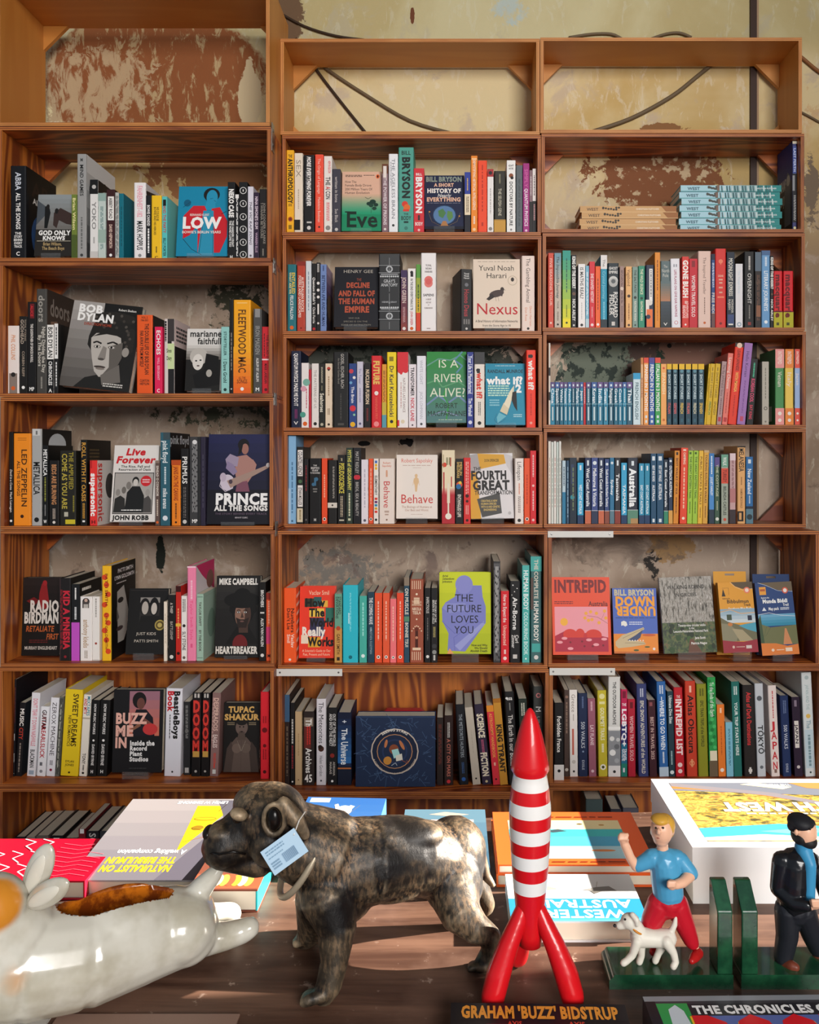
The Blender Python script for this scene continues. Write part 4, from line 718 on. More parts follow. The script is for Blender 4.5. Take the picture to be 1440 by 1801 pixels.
book(1045, 1078, 102, 'F08B26', '#|.03|.05|F8C890|.1|.9;DEMYSTIFYING ARTIFICIAL INTELLIGENCE|.05|.7|.4|F8E4D0;~|.78|.88|.4|F8E4D0;*|.95|.24|F8D0A0', 'orange ARTIFICIAL INTELLIGENCE spine')
book(1080, 1129, 127, 'F24B25', '~|.06|.7|.2|B82A14;#|.85|.9|B82A14|.4|.6', 'rounded plain red-orange hardback')
book(1131, 1163, 172, 'ECE7E3', '#|0|.12|A82A30;*|.06|.3|2A1A1E;~|.3|.7|.2|9A9490;*|.93|.3|8A8480', 'white spine with a red picture at the top')
book(1166, 1227, 182, '2D2A20', '^THE SELFISH GENE|.28|.72|.26|D8D0B8;~|.05|.2|.2|8A8468;#|.78|1|C9963A;#|.79|.795|8A6420', 'dark olive SELFISH GENE spine on a mustard base')
book(1233, 1279, 126, 'F0EEEA', '=ADAPT|.06|.085|.6|3A3A3A;=NATURE|.1|.125|.5|3A3A3A;*|.21|.26|8A4A2A|.5;*|.24|.18|1A1414|.6;DOCTORS BY NATURE|.29|.9|.34|1E1E1E;*|.95|.12|8A8884', 'white DOCTORS BY NATURE spine', hard=False)
book(1283, 1316, 152, '5B6367', '~|.2|.9|.3|3E464A|.5|2', 'grey spine with faint lettering')
book(1319, 1352, 142, 'A2287C', '^SIMPLY|.08|.34|.5|D86AA8;QUANTUM PHYSICS|.36|.9|.5|F0E0EA;*|.96|.2|F0C0DC', 'magenta QUANTUM PHYSICS spine')
book(1353, 1368, 178, '8A6E74', '#|.5|1|1A1416;~|.1|.4|.5|D8C8CC', 'very thin mauve and black spine')
book(1369, 1388, 170, 'E6DDD8', '#|.5|1|191416;~|.1|.42|.4|5A4A4E;~|.55|.8|.6|B8888A', 'thin white-over-black spine last on the right')

shelf('M3', 480, 410, 3)
book(76, 122, 165, '20707A', 'ENTAILED|.12|.44|.36|E8C830|.68;WHAT ARE WE|.12|.44|.2|E8D890|.32;FELICE FALLON|.46|.82|.34|E0E6E4;*|.94|.22|D8621E', 'teal spine with yellow top lettering, leftmost')
book(126, 170, 150, 'B7422E', '#|0|.06|8A2A1E;AUSTRALIAN ROCKS|.22|.72|.3|F0DCD0|.68;FOSSILS AND LANDSCAPES|.2|.8|.28|F0DCD0|.34;*|.95|.1|6A1A14', 'brick red ROCKS AND FOSSILS spine')
book(173, 202, 147, 'D4DBDF', '~|.15|.7|.3|8A9AA8;~|.4|.6|.2|B8C4CC|.8', 'pale grey-blue plain spine')
book(204, 228, 160, '151515', '/Quantum Bullsh*t|.2|.6|.5|EDEAE6;Chris Ferrie|.64|.88|.5|D8D4D0;*|.96|.3|C8202A', 'black Quantum spine with rounded white letters')
book(229, 248, 155, '17171A', '~|.02|.14|.6|D8D4D0|.5|3;*|.3|.4|E8E4E0;*|.4|.4|E8E4E0;*|.5|.4|E8E4E0;#|.6|.75|E8E4E0|.3|.7;*|.88|.3|D8D4D0', 'narrow black spine with white dots')
book(250, 282, 165, '7089BC', '~|.02|.1|.4|3A4A78;BETWEEN APE AND HUMAN|.16|.92|.5|22305A', 'blue BETWEEN APE AND HUMAN spine', side=[('g', 0, 0, 1, .5, 'A890B0', '5A4468', 4), ('r', 0, .5, 1, 1, '2E2634'), ('e', .5, .6, .35, .2, '6A5444')])
face(320, 554, 178, 496, '17171F', [T('^HENRY GEE', .17, .05, .9, .1, 'B8B0A4'), T('^THE', .5, .19, .61, .235, 'A04A30'), T('`DECLINE', .27, .265, .8, .345, 'B85238'), T('`AND FALL OF', .1, .4, .92, .485, 'B85238'), T('`THE HUMAN', .1, .53, .92, .615, 'B85238'), T('`EMPIRE', .24, .66, .8, .755, 'B85238'), T('^WHY OUR', .33, .84, .58, .865, '8A8478'), T('^SPECIES IS ON THE', .18, .895, .8, .92, '8A8478'), T('^EDGE OF EXTINCTION', .13, .95, .88, .975, '8A8478')], 'face-out black DECLINE book with rust-red lettering', T=.03, lean=8)
_or = '#|.0|.14|3E3F40|.05|.95;#|.145|.15|A8AAAC;#|.24|.245|A8AAAC;#|.255|.27|8E9092|.1|.9;*|.195|.16|B8BABC;*|.195|.1|4A4B4C;#|.735|.74|A8AAAC;#|.84|.845|A8AAAC;*|.8|.16|B8BABC;*|.8|.1|4A4B4C;#|.86|.98|3E3F40|.05|.95;#|.7|.715|8E9092|.1|.9'
book(558, 670, 110, '2B2C2E', _or + ';' + ''.join('*|.29|.04|C9CBCC|%.2f;*|.69|.04|C9CBCC|%.2f;' % (u, u) for u in (.1, .2, .3, .4, .5, .6, .7, .8, .9)) + "=^GRAY'S|.33|.37|.55|D8DADB;=^ANATOMY|.38|.42|.78|D8DADB;~|.62|.64|.1|A8AAAC;=HENRY GRAY|.61|.63|.7|A8AAAC;~|.05|.98|.04|8A8C8E", 'very thick charcoal leather-look ANATOMY tome with silver ornament', hard=True)
book(675, 708, 195, '54344E', '%|0|1|3E2A55|8A3A34;JOHN GREEN|.12|.54|.6|D8C0B8;~|.6|.85|.4|C9A0A0|.5|2;*|.95|.26|E8E0D8', 'purple-red spine right of the ANATOMY tome')
book(711, 752, 187, 'F0ECE8', '*|.06|.2|1E1A1E;#|.06|.13|1E1A1E|.35|.7;IN THE END EVERYTHING IS TB|.16|.66|.3|1E1A1E;JOHN GREEN|.68|.9|.3|C83A4A;*|.95|.22|D8621E', 'white spine with a small black figure at the top')
book(755, 778, 165, '5A9A3E', '#|.2|.5|9AA83A;#|.5|.72|D8B02A;#|.72|1|D8401E;~|.3|.7|.5|3A5A24', 'striped green, yellow and red spine')
book(781, 860, 105, 'F0EAE8', '=YUVAL|.145|.17|.4|4A3A3A;=NOAH|.185|.21|.4|4A3A3A;=HARARI|.225|.25|.5|4A3A3A;*|.345|.28|E0706A;*|.385|.28|E27A72;*|.365|.2|D8605C;=SAPIENS|.52|.55|.72|2A2424;=A BRIEF|.58|.6|.36|8A7A78;=HISTORY|.62|.64|.36|8A7A78;=OF|.655|.67|.1|8A7A78;=HUMANKIND|.69|.71|.55|8A7A78;~|.955|.965|.4|9A8A88', 'wide white SAPIENS spine with a pink fingerprint')
book(990, 1052, 190, '171516', "=Yuval|.06|.085|.45|D8D4D0;=Noah|.095|.12|.45|D8D4D0;=Harari|.13|.155|.5|D8D4D0;*|.25|.16|6A6A70;Homo Deus|.32|.76|.4|A82A34;~|.8|.88|.6|8A8480|.5|3;*|.95|.1|C9C4BE", 'black Homo Deus book turned to show its dark side', rz=12, x=True, d=.004)
CR['last'] = wx(480 + 1053 / 3, CR['Ds'])
face(1056, 1304, 137, 502, 'E5D2BE', [('d', .1, .03, .9, .04, '8A7A6A', 1), T('^Yuval Noah', .12, .09, .88, .165, '2A2420'), T('^Harari', .28, .2, .72, .275, '2A2420'), ('e', .84, .31, .1, .07, 'B8A48C'), ('e', .84, .31, .09, .062, 'E5D2BE'), ('e', .84, .295, .035, .03, '3A2E2A'), ('e', .5, .5, .16, .05, '4A3A36', -14), ('p', [(.28, .58), (.4, .5), (.46, .55), (.34, .6)], '2E2422'), ('e', .62, .44, .04, .035, '3A2E2C'), ('p', [(.58, .46), (.66, .44), (.62, .54), (.54, .52)], '4A3A36'), ('l', [(.655, .44), (.69, .45)], .004, '2A2020'), ('l', [(.48, .55), (.49, .61)], .003, '6A3A30'), ('l', [(.53, .55), (.55, .61)], .003, '6A3A30'), T('^Nexus', .06, .64, .96, .8, 'C2202C', asp=1.3), T('^A Brief History of Information Networks', .05, .88, .95, .915, '3A302A'), T('^from the Stone Age to AI', .2, .945, .8, .975, '3A302A')], 'face-out cream Nexus book with a pigeon', T=.034, lean=4, d=.004)
book(1312, 1380, 120, 'EBD6CA', '^The Gambling Animal|.03|.62|.3|3A302C;^Glenn Harrison|.66|.93|.17|D87A50|.7;^Don Ross|.68|.86|.17|D87A50|.34;*|.96|.1|2A2420', 'pale pink Gambling Animal spine at the right end')

shelf('M4', 480, 580, 3)
book(95, 148, 112, '171F3A', 'QUANTUM PHYSICS MADE ME DO IT|.03|.72|.38|F0EEEC;~|.76|.88|.3|8A2A6A|.5|2;=V|.92|.96|.5|E0DCD8', 'navy QUANTUM PHYSICS MADE ME DO IT spine, leftmost')
book(150, 188, 175, 'EAE4E2', '*|.3|.5|7AB0A0|.7;*|.4|.4|D8A0B0|.3;*|.8|.4|4A9A88|.2;~|.4|.7|.2|C03A5A|.7;*|.94|.3|D8621E', 'white spine splashed with teal and pink')
book(190, 201, 210, 'C22A3C', '', 'very thin dark red booklet')
book(204, 241, 178, 'E7E1DC', '^THE PATTERNS OF US|.1|.7|.36|8A847E;*|.94|.24|1E1C1A', 'off-white spine with a black disc at its foot')
book(243, 273, 180, '20201B', '~|.05|.3|.3|C9C0A8|.5|2;~|.34|.42|.3|8A8468;Seahorses|.46|.76|.62|E8E2D0;*|.95|.26|B8B09A', 'black Seahorses spine')
book(276, 312, 178, 'E4D0B6', '*|.08|.26|B83A2A;*|.1|.14|2A1A14;~|.2|.5|.3|A08464;~|.7|.8|.4|8A7050|.5|2;*|.95|.18|3A2A1E', 'cream spine with a small red emblem on top')
book(318, 398, 118, '1A1A1A', '^GODEL, ESCHER, BACH|.02|.48|.2|C9C4BC|.6;^An Eternal Golden Braid|.08|.42|.12|8A867E|.36;~|.55|.9|.12|4A4844;#|.94|.97|4A4844|.3|.7', 'wide black Golden Braid spine')
book(401, 440, 178, '27417F', '*|.12|.3|C83A4A|.3;*|.22|.2|E8E0D8|.7;The Brain|.36|.62|.36|E8E4E8;*|.7|.4|D82A3A|.5;*|.3|.2|6AA0C8|.25;*|.8|.16|8AC0A0|.7;*|.95|.34|E8B020', 'blue spine dotted with red and white shapes')
book(443, 475, 168, 'C8C3D2', '^The Tower|.1|.34|.4|6A6A9A;~|.4|.62|.3|8A86A8;*|.94|.2|5A5678', 'pale lilac rounded spine', hard=False)
book(481, 515, 175, '151214', 'NUCLEAR FUSION|.1|.64|.52|EAD0B0;~|.7|.9|.3|8A2A2A|.5|2', 'black NUCLEAR FUSION spine')
book(519, 572, 137, 'D7262E', '`FUTURE|.07|.4|.56|E8C060;*|.52|.2|F0E0D8;#|.5|.55|F0E0D8|.4|.6;^HANNAH FRY|.58|.88|.24|E86A50;*|.95|.26|F08A8A', 'red FUTURE spine in gold capitals')
book(575, 598, 182, 'E59A34', '~|.1|.7|.5|8A5A1E|.5|2;#|.6|.8|C9B040;#|.8|1|5A9AA8', 'slim orange spine fading to teal at the foot')
book(601, 650, 118, 'F0D220', '#|.06|.12|8A7A14|.25|.7;Dr Karl Kruszelnicki|.18|.86|.42|2A2A3A;*|.92|.18|1E1E2A', 'bright yellow spine with a large black name')
book(656, 713, 118, 'F0EAE6', '#|.0|.22|D82A34;*|.24|.3|D82A34|.3;*|.24|.26|D82A34|.75;*|.28|.12|D82A34|.35;^NATURES LAST DANCE|.34|.8|.22|8A6A64|.62;~|.4|.74|.12|C08A84|.34;#|.9|.98|D82A34|.0|.18;*|.92|.18|E0D0B0', "white NATURE'S LAST DANCE spine with red flowers on top")
book(716, 755, 182, 'EADFE2', 'TRANSFORMER|.05|.5|.46|241E22;NICK LANE|.53|.9|.46|C8283A;*|.96|.12|4A4044', 'white TRANSFORMER spine')
book(759, 806, 138, 'E8E6EC', '^WHITE LIGHT|.06|.4|.32|A8A6B0;/|.42|.46|.3|D8B030;^JACK LOHMANN|.5|.88|.32|A8A6B0;*|.95|.14|4A4A50', 'white WHITE LIGHT spine', hard=False)
face(810, 1020, 115, 491, '3A8A4A', [('g', 0, 0, 1, 1, '2E8A3E', '4E7A78', 8), ('l', [(.0, .2), (.3, .1), (.6, .12), (.85, .05), (1, .12)], .02, '6A9A90'), ('l', [(.9, .0), (.7, .12), (.9, .2), (.75, .3)], .025, '5E8AA8'), ('l', [(0, .45), (.25, .4), (.4, .5), (.8, .42), (1, .5)], .02, '5EA070'), ('l', [(.0, .75), (.3, .62), (.55, .72), (.8, .62), (1, .72)], .03, '6E86A8'), ('l', [(.5, .5), (.42, .62), (.55, .74), (.5, .95)], .02, '2E9A36'), ('l', [(.1, .9), (.4, .84), (.8, .9)], .02, '7E90A8'), T('^IS A', .28, .115, .8, .225, 'DDE0C8'), T('^RIVER', .17, .315, .9, .43, 'DDE0C8'), T('^ALIVE?', .08, .515, .98, .635, 'DDE0C8'), T('^ROBERT', .22, .725, .78, .795, '14241A'), T('^MACFARLANE', .02, .835, .99, .905, '14241A'), ('d', .3, .95, .9, .965, 'B8C9B0', 1)], 'face-out green IS A RIVER ALIVE book', T=.032, lean=7, spine='2E6A4A')
book(1024, 1057, 118, '2F3C8C', '#|.03|.56|E8E8F0|.1|.14;#|.03|.56|E8E8F0|.86|.9;Your Life Is Manufactured|.05|.55|.56|EDEDF4;Tim Minshall|.61|.85|.56|EDEDF4;*|.93|.3|D8D8E8', 'indigo Your Life Is Manufactured spine')
book(1062, 1116, 118, 'E9DED2', '#|0|.16|3A3A3C;*|.24|.18|1E1A1A|.35;#|.22|.28|1E1A1A|.25|.55;`what if?|.28|.62|.5|D83A2A;~|.66|.84|.3|5A5450|.5|2;*|.94|.18|1A1816', 'white spine with red what if lettering and a dark top')
face(1122, 1331, 178, 502, '1D8AA8', [('d', .25, .03, .75, .045, 'C9DDE2', 1), T('RANDALL MUNROE', .05, .1, .95, .155, '12262E'), T('`what if?', .04, .22, .95, .335, 'F4F2EE', asp=1.6), T('`2', .76, .35, .92, .47, 'F4F2EE'), ('d', .06, .35, .6, .54, 'BFE0C8', 5), ('d', .1, .58, .35, .7, '8AC4D0', 3), ('p', [(.36, .78), (.46, .64), (.5, .68), (.6, .72), (.54, .84)], 'D8C9A8'), ('p', [(.46, .66), (.62, .45), (.71, .5), (.59, .74)], 'E8DCC0'), ('p', [(.62, .45), (.73, .35), (.71, .5)], 'E8DCC0'), ('p', [(.68, .47), (.78, .45), (.8, .78), (.72, .7), (.66, .6)], '14181C'), ('l', [(.62, .72), (.72, .35)], .003, '1A1A1A'), ('l', [(.36, .78), (.54, .84), (.6, .72)], .003, '1A1A1A'), ('p', [(.34, .8), (.52, .86), (.4, .92), (.3, .97), (.28, .88)], '6AB4C4'), ('l', [(.28, .82), (.22, .92), (.3, .98), (.42, .94), (.5, .9)], .004, '0E4A5E'), ('d', .7, .82, .92, .88, 'A8D4DC', 2)], 'face-out blue what if 2 book with a cartoon rocket', T=.026, lean=6)
book(1336, 1386, 107, 'F13D27', '*|.08|.2|1E1414;#|.06|.1|1E1414|.2|.6;`what if?|.14|.52|.52|F4E8E0;~|.56|.84|.2|B82414;*|.94|.14|F0A090', 'red-orange what if spine at the right end')

shelf('M5', 480, 750, 3)
book(78, 121, 42, '84B4DA', '~|.3|.88|.3|4A78A0;#|.6|1|A8C4DC|0|.3;*|.97|.14|3A6080', 'tall pale blue spine, leftmost', side=[('g', 0, 0, 1, 1, '7AB0DC', 'B8CCDC', 4)])
book(127, 160, 108, '1A1A1A', '#|.04|.38|E8E4E0|.1|.9;CO-INTELLIGENCE|.06|.37|.6|1A1A1A;*|.45|.3|4A6A4A;#|.5|.78|E8E4E0|.1|.9;ETHAN MOLLICK|.53|.76|.5|1A1A1A;#|.8|.98|D8CCB0|0|.9;~|.82|.95|.5|8A7A50', 'black CO-INTELLIGENCE spine with white title boxes', side=[('r', 0, 0, 1, 1, '222')if 0 else ('r', 0, 0, 1, 1, '232323')])
book(163, 187, 172, '161416', '~|.1|.5|.4|8A2028;*|.94|.2|6A6464', 'black spine with dim red lettering')
book(190, 254, 168, '101012', "=THE|.1|.12|.3|D8D4D0;=SKEPTICS|.135|.165|.7|D8D4D0;=GUIDE|.175|.2|.5|D8D4D0;=TO THE UNIVERSE|.215|.235|.8|D8D4D0;#|.3|.42|3A6A8A|.42|.58;*|.32|.16|3A6A8A|.6;*|.4|.14|3A6A8A|.36;~|.46|.48|.6|8A8884;~|.5|.52|.5|8A8884;=H|.92|.96|.2|E8E4E0", 'wide black SKEPTICS GUIDE spine')
book(257, 286, 168, 'E84D26', '~|.25|.6|.3|F8B898;*|.93|.3|F0E4D8;*|.93|.18|1A1414', 'orange spine with a small white oval near the foot, left part')
book(289, 338, 178, '1A1817', '~|.1|.6|.2|A8A29A|.62|2;#|.67|.75|D8D0C4|0|1;*|.71|.1|3A3430', 'black spine with a white label low down')
book(341, 383, 150, '151413', '=THE|.05|.09|.2|D8C9A0;PSEUDOSCIENCE|.12|.56|.6|D8C94A;~|.6|.9|.36|B8A890|.5|2;#|.94|.96|C9C0A8|.2|.8', 'black PSEUDOSCIENCE spine in yellow capitals')
book(386, 420, 112, '2C382E', 'MYTHS of GEOGRAPHY|.03|.56|.52|D8D060;~|.6|.9|.4|C9C9A8;#|.93|.96|C9C9A8|.3|.7', 'dark green MYTHS of GEOGRAPHY spine')
book(423, 464, 112, '17161A', 'MATT RIDLEY|.05|.34|.4|A8A4A0;*|.39|.3|C82A3A|.38;*|.39|.3|C82A3A|.62;BIRDS, SEX & BEAUTY|.45|.9|.36|A8A4A0', 'black BIRDS AND BEAUTY spine with a red heart')
book(466, 502, 175, 'E4DCE2', '~|.15|.75|.3|B8B0BC;*|.95|.2|5A5664', 'white spine with faint lettering right of the red-heart spine')
book(505, 528, 170, 'E8532C', '~|.15|.7|.3|F8C8B0;*|.93|.34|F0E4D8;*|.93|.2|1A1414', 'orange spine with a small white oval, middle part')
book(531, 556, 170, 'ECE4DC', '#|.03|.07|3A6AB8|.25|.75;#|.08|.12|E8B020|.25|.75;#|.13|.17|E8B020|.25|.75;ELEMENTARY|.26|.56|.5|2A2624;#|.6|.635|D83A2A|.2|.8;#|.65|.685|6A2A6A|.2|.8;#|.7|.735|2A8AB0|.2|.8;#|.75|.785|D8A020|.2|.8;#|.8|.835|D83A2A|.2|.8;*|.94|.26|1A1816', 'cream ELEMENTARY spine with coloured squares')
book(560, 640, 170, 'EADBD0', '=Robert|.05|.08|.5|D88A70;=Sapolsky|.095|.125|.6|D88A70;#|.2|.28|D8A080|.44|.56;*|.19|.06|D8A080;^Behave|.34|.76|.4|C8383A;~|.8|.83|.5|B89A8A;~|.85|.87|.4|B89A8A;*|.94|.06|8A6A5A', 'wide cream Behave spine left of its face-out copy')
face(650, 867, 150, 486, 'E9DED4', [('r', .0, .0, 1, .01, 'F4ECE4'), ('r', .05, .03, .95, .97, 'EADFD5'), T('^Robert Sapolsky', .11, .06, .88, .12, 'D8604C'), ('d', .15, .16, .85, .175, 'B89888', 1), ('d', .4, .2, .6, .21, 'B89888', 1), ('e', .48, .33, .035, .03, 'DDB88A'), ('e', .48, .42, .06, .07, 'DDB88A'), ('p', [(.44, .46), (.52, .46), (.5, .58), (.46, .58)], 'DDB88A'), ('l', [(.43, .37), (.4, .48)], .006, 'DDB88A'), ('l', [(.53, .37), (.56, .48)], .006, 'DDB88A'), T('^Behave', .1, .625, .9, .76, 'C8342E'), T('^The Biology of Humans at', .13, .8, .87, .835, 'B08068'), T('^Our Best and Worst', .21, .85, .78, .885, 'B08068'), ('d', .36, .93, .64, .94, 'B89888', 1)], 'face-out cream Behave book with a small golden figure', T=.036, lean=6, spine='D8C8BA')
book(891, 959, 125, 'E9D8B6', '#|.62|1|B82A34;%|.5|.62|E9D8B6|B82A34;#|.42|.72|E9D8B6|.4|.62;#|.3|.9|B82A34|.1|.2;#|.45|.88|E8DCC8|.44|.56;*|.9|.24|F0E8D8|.5;#|.1|.22|C84A3A|.62|.72;*|.2|.18|D8442E|.2;#|.06|.24|8A7A4A|.1|.14;~|.1|.2|.4|6A6A40|.5|2;#|.36|.5|B82A34|.7|.78', 'cream spine painted with a red branching tree', hard=False)
book(963, 1003, 170, '151415', 'MERLIN|.05|.26|.3|D8B060|.7;SHELDRAKE|.05|.3|.3|D8B060|.34;*|.4|.4|D8502A|.5;*|.43|.34|2A6AA0|.4;*|.37|.2|E8C040|.6;ENTANGLED LIFE|.55|.9|.4|E8E0D4;~|.6|.86|.14|8A8478|.2', 'black ENTANGLED LIFE spine with a colourful medallion')
book(1006, 1042, 165, 'D72F2F', '~|.06|.55|.5|F0A8A0|.5|2;*|.58|.26|3A1010;*|.66|.2|3A1010;~|.72|.86|.5|F0A8A0|.5|2;*|.95|.2|3A1010', 'red spine left of the tilted-type FOURTH book')
face(1044, 1272, 142, 486, 'DDD8D8', [('p', [(.18, 0), (.8, .02), (.84, .16), (.24, .24)], 'D8A030'), ('p', [(.8, .0), (1, .05), (1, .35), (.86, .2)], 'C9C4C4'), ('p', [(0, .3), (.16, .28), (.24, 1), (0, 1)], 'D8A030'), ('p', [(0, .02), (.18, 0), (.24, .24), (.1, .3), (0, .3)], 'A8A4A4'), ('p', [(.15, .7), (.68, .61), (.72, .92), (.26, .98)], '4A4846'), T('DON SPENCER', .34, .09, .68, .13, '5A4A1A'), T('THE', .08, .21, .26, .26, '2A2424'), T('`FOURTH', .02, .275, .86, .4, '1E1A1A'), T('`GREAT', .06, .425, .92, .56, '1E1A1A'), T('TRANSFORMATION', .1, .575, .98, .635, '2A2424'), T('CREATING A NEW', .24, .715, .62, .745, 'D8B868'), T('HUMAN SPECIES', .24, .76, .6, .79, 'D8B868'), T('WITH AI AND GENETIC', .24, .805, .68, .835, 'D8B868'), T('ENGINEERING', .3, .85, .6, .88, 'D8B868'), ('e', .9, .92, .035, .025, 'B8B4B4')], 'face-out grey and mustard FOURTH GREAT TRANSFORMATION book', T=.028, lean=8, roll=-1)
book(1276, 1322, 168, 'EDE2DA', '^Lifespan|.05|.34|.46|3A3230;~|.38|.55|.24|D88A70;~|.58|.84|.3|8A7A74|.5|2;*|.95|.2|2A2624', 'white Lifespan spine')
book(1325, 1355, 168, 'EA5429', '~|.25|.7|.3|B83214;*|.93|.3|F0E4D8;*|.93|.18|1A1414', 'orange spine with a small white oval, right part')
book(1357, 1388, 128, 'D8262F', '~|.06|.36|.34|F0C0BC;*|.48|.2|F0C0BC;~|.55|.82|.34|F0C0BC;*|.95|.22|F0C0BC', 'tall red spine at the right end')

shelf('M6', 480, 930, 2.88, .03)
book(54, 117, 300, 'F35C26', "Numbers|.27|.6|.26|3A1A10|.72;Don't Lie|.27|.56|.26|3A1A10|.4;Vaclav|.62|.8|.24|F8D8C8|.72;Smil|.62|.74|.24|F8D8C8|.4;*|.96|.1|F0E4D8", "orange Numbers Don't Lie spine, leftmost", side=[('r', 0, 0, 1, 1, 'F35C26')] + [('p', [(0, .1 + .12 * i), (1, .02 + .12 * i), (1, .06 + .12 * i), (0, .14 + .12 * i)], 'F8D8C8') for i in range(8)])
face(130, 309, 292, 655, 'E83A22', [T('^Vaclav Smil', .26, .06, .84, .12, 'F8D0B0'), ('r', .14, .17, .5, .29, '3A3424'), ('r', .4, .15, .62, .28, '2A5A5A'), ('r', .62, .2, .8, .29, 'E8B040'), T('`How', .16, .175, .72, .285, '16120E'), ('r', .28, .31, .7, .43, 'E8C04A'), T('`The', .28, .315, .72, .42, '16120E'), ('r', .3, .44, .7, .6, '2E2E4A'), ('r', .74, .3, .98, .5, '2A6A5A'), T('`World', .3, .45, .97, .56, '14100E'), ('r', .3, .6, .72, .7, '3A3A60'), T('`Really', .08, .575, .74, .69, 'EDE4D8'), ('r', .06, .68, .26, .8, 'E8D8C0'), ('r', .26, .71, .6, .85, 'D8A030'), T('`Works', .26, .715, .99, .83, '14100E'), T("^A Scientist's Guide to Our", .1, .88, .9, .915, 'F8D0B0'), T('^Past, Present and Future', .12, .93, .88, .965, 'F8D0B0')], 'face-out red How The World Really Works book', T=.032, lean=6, d=.02)
book(312, 349, 330, '68A088', '#|.5|1|C9924A;STANDARD|.04|.3|.32|2A3A34|.7;DEVIATIONS|.04|.36|.32|2A3A34|.34;*|.5|.3|B84A2A;GARY SMITH|.58|.88|.4|5A3A1A;#|.92|.97|2A2420|.3|.7', 'green and tan STANDARD DEVIATIONS spine')
book(353, 431, 285, '2DB9CB', '~|.1|.6|.1|8AE0E8|.5|2;~|.36|.5|.14|C9F0F4|.4;*|.93|.12|0E6A78', 'wide turquoise hardback', side=[('g', 0, 0, 1, 1, '3AC8D8', '1A8A9A', 3)], hard=True)
book(437, 475, 340, '46AE9E', '~|.1|.6|.3|9AE0D4;*|.9|.24|E0F0EC', 'teal-green spine right of the wide turquoise hardback')
book(479, 513, 320, '203F50', 'THE COMING WAVE|.08|.46|.5|E0E4E4;~|.5|.56|.4|8AA0A8;^MUSTAFA SULEYMAN|.52|.88|.34|9AB0B8', 'dark blue COMING WAVE spine')
for xa, xb, yt, cc, nm in ((515, 552, 325, 'E8502A', 'first orange spine right of THE COMING WAVE'), (556, 590, 325, 'E85A36', 'second orange spine right of THE COMING WAVE'), (593, 624, 355, 'F2757A', 'salmon pink spine between two orange ones'), (627, 662, 325, 'E84A2C', 'third orange spine, left of ON MUSCLE')):
    book(xa, xb, yt, cc, '~|.12|.68|.26|F8C8B0;*|.92|.24|F4ECE4;*|.92|.12|1A1414', nm)
book(664, 690, 245, '28495C', '#|0|.1|8A7A68;ON MUSCLE|.13|.44|.64|E4DCCC;BONNIE TSUI|.53|.82|.56|E4DCCC;#|.46|.52|5A8A70', 'dark blue ON MUSCLE spine')
book(693, 762, 255, '9E523C', ''.join('#|%.3f|%.3f|E8C8A8|%.2f|%.2f;' % (a, a + .1, u, u + .05) for a in (.02, .87) for u in (.15, .3, .45, .6, .75)) + '~|.22|.3|.7|E8C8A8|.5|1;=THE TESLA|.26|.285|.7|E8C8A8;=INVENTIONS|.295|.32|.7|E8C8A8;=NIKOLA|.34|.375|.66|F0D8BC;=TESLA|.385|.42|.6|F0D8BC;*|.18|.08|F0D8BC;*|.48|.06|F0D8BC;' + ''.join('*|%.3f|.05|E8C8A8|%.2f;' % (.62 - .06 * math.sin(q / 6 * PI), .15 + .7 * q / 6) for q in range(7)) + '#|.6|.82|4A2018|.4|.6;*|.6|.14|6A2E20;#|.82|.85|E8C8A8|.2|.8;*|.7|.1|C98A6A', 'copper spine covered in pale ornamental linework', hard=True)
book(768, 798, 300, '19181A', 'INFECTIOUS|.12|.34|.44|C9C4BE;~|.4|.7|.3|6A6664;*|.92|.26|E0DCD6', 'black spine, left one of two beside the yellow face-out book', side=[('r', 0, 0, 1, 1, '1A1A1A')])
book(801, 833, 300, '1C1A1C', 'THE STORY OF THE|.16|.46|.28|D8D4CC|.68;BRAIN IN 10 CELLS|.16|.48|.28|D8D4CC|.34;~|.52|.66|.4|B8A86A|.5|2;*|.78|.36|3A3A3C;*|.86|.34|8A8A86;~|.9|.97|.5|D8D4CC', 'black STORY OF THE BRAIN spine')
face(842, 1104, 222, 634, 'C2CC1E', [('g', 0, 0, 1, 1, 'CBD322', 'B4C01A', 4), ('p', [(.3, .3), (.34, .16), (.82, .16), (.84, .3), (.9, .42), (.9, .62), (.5, .97), (.16, .96), (.18, .75), (.06, .6), (.05, .44), (.12, .37)], '7E82C4'), ('e', .48, .15, .17, .115, '8A8CCB'), ('p', [(.06, .44), (.12, .38), (.5, .38), (.56, .46), (.2, .5)], '8E92CE'), ('p', [(.3, .9), (.86, .6), (.88, .64), (.4, .96)], '9A9ED4'), ('l', [(.05, .6), (.3, .75), (.6, .6), (.88, .62)], .006, '666AB4'), ('l', [(.3, .96), (.28, .8), (.5, .7)], .006, '666AB4'), ('p', [(.15, 1), (.2, .93), (.28, 1)], 'E8A060'), T('Ariel', .06, .03, .17, .055, '3A3A1A'), T('Zeleznikow-', .06, .065, .3, .09, '3A3A1A'), T('Johnston', .06, .1, .25, .125, '3A3A1A'), T('^THE', .3, .27, .66, .36, '1C1C24'), T('^FUTURE', .14, .4, .82, .49, '1C1C24'), T('^LOVES', .22, .53, .76, .62, '1C1C24'), T('^YOU', .29, .66, .67, .75, '1C1C24'), T('How and Why', .62, .88, .93, .905, '2A2A14', align='r'), T('We Should', .68, .915, .93, .94, '2A2A14', align='r'), T('Abolish Death', .6, .95, .93, .975, '2A2A14', align='r')], 'face-out lime yellow FUTURE LOVES YOU book with lilac shapes', T=.032, lean=4, d=.012, spine='1A1A14')
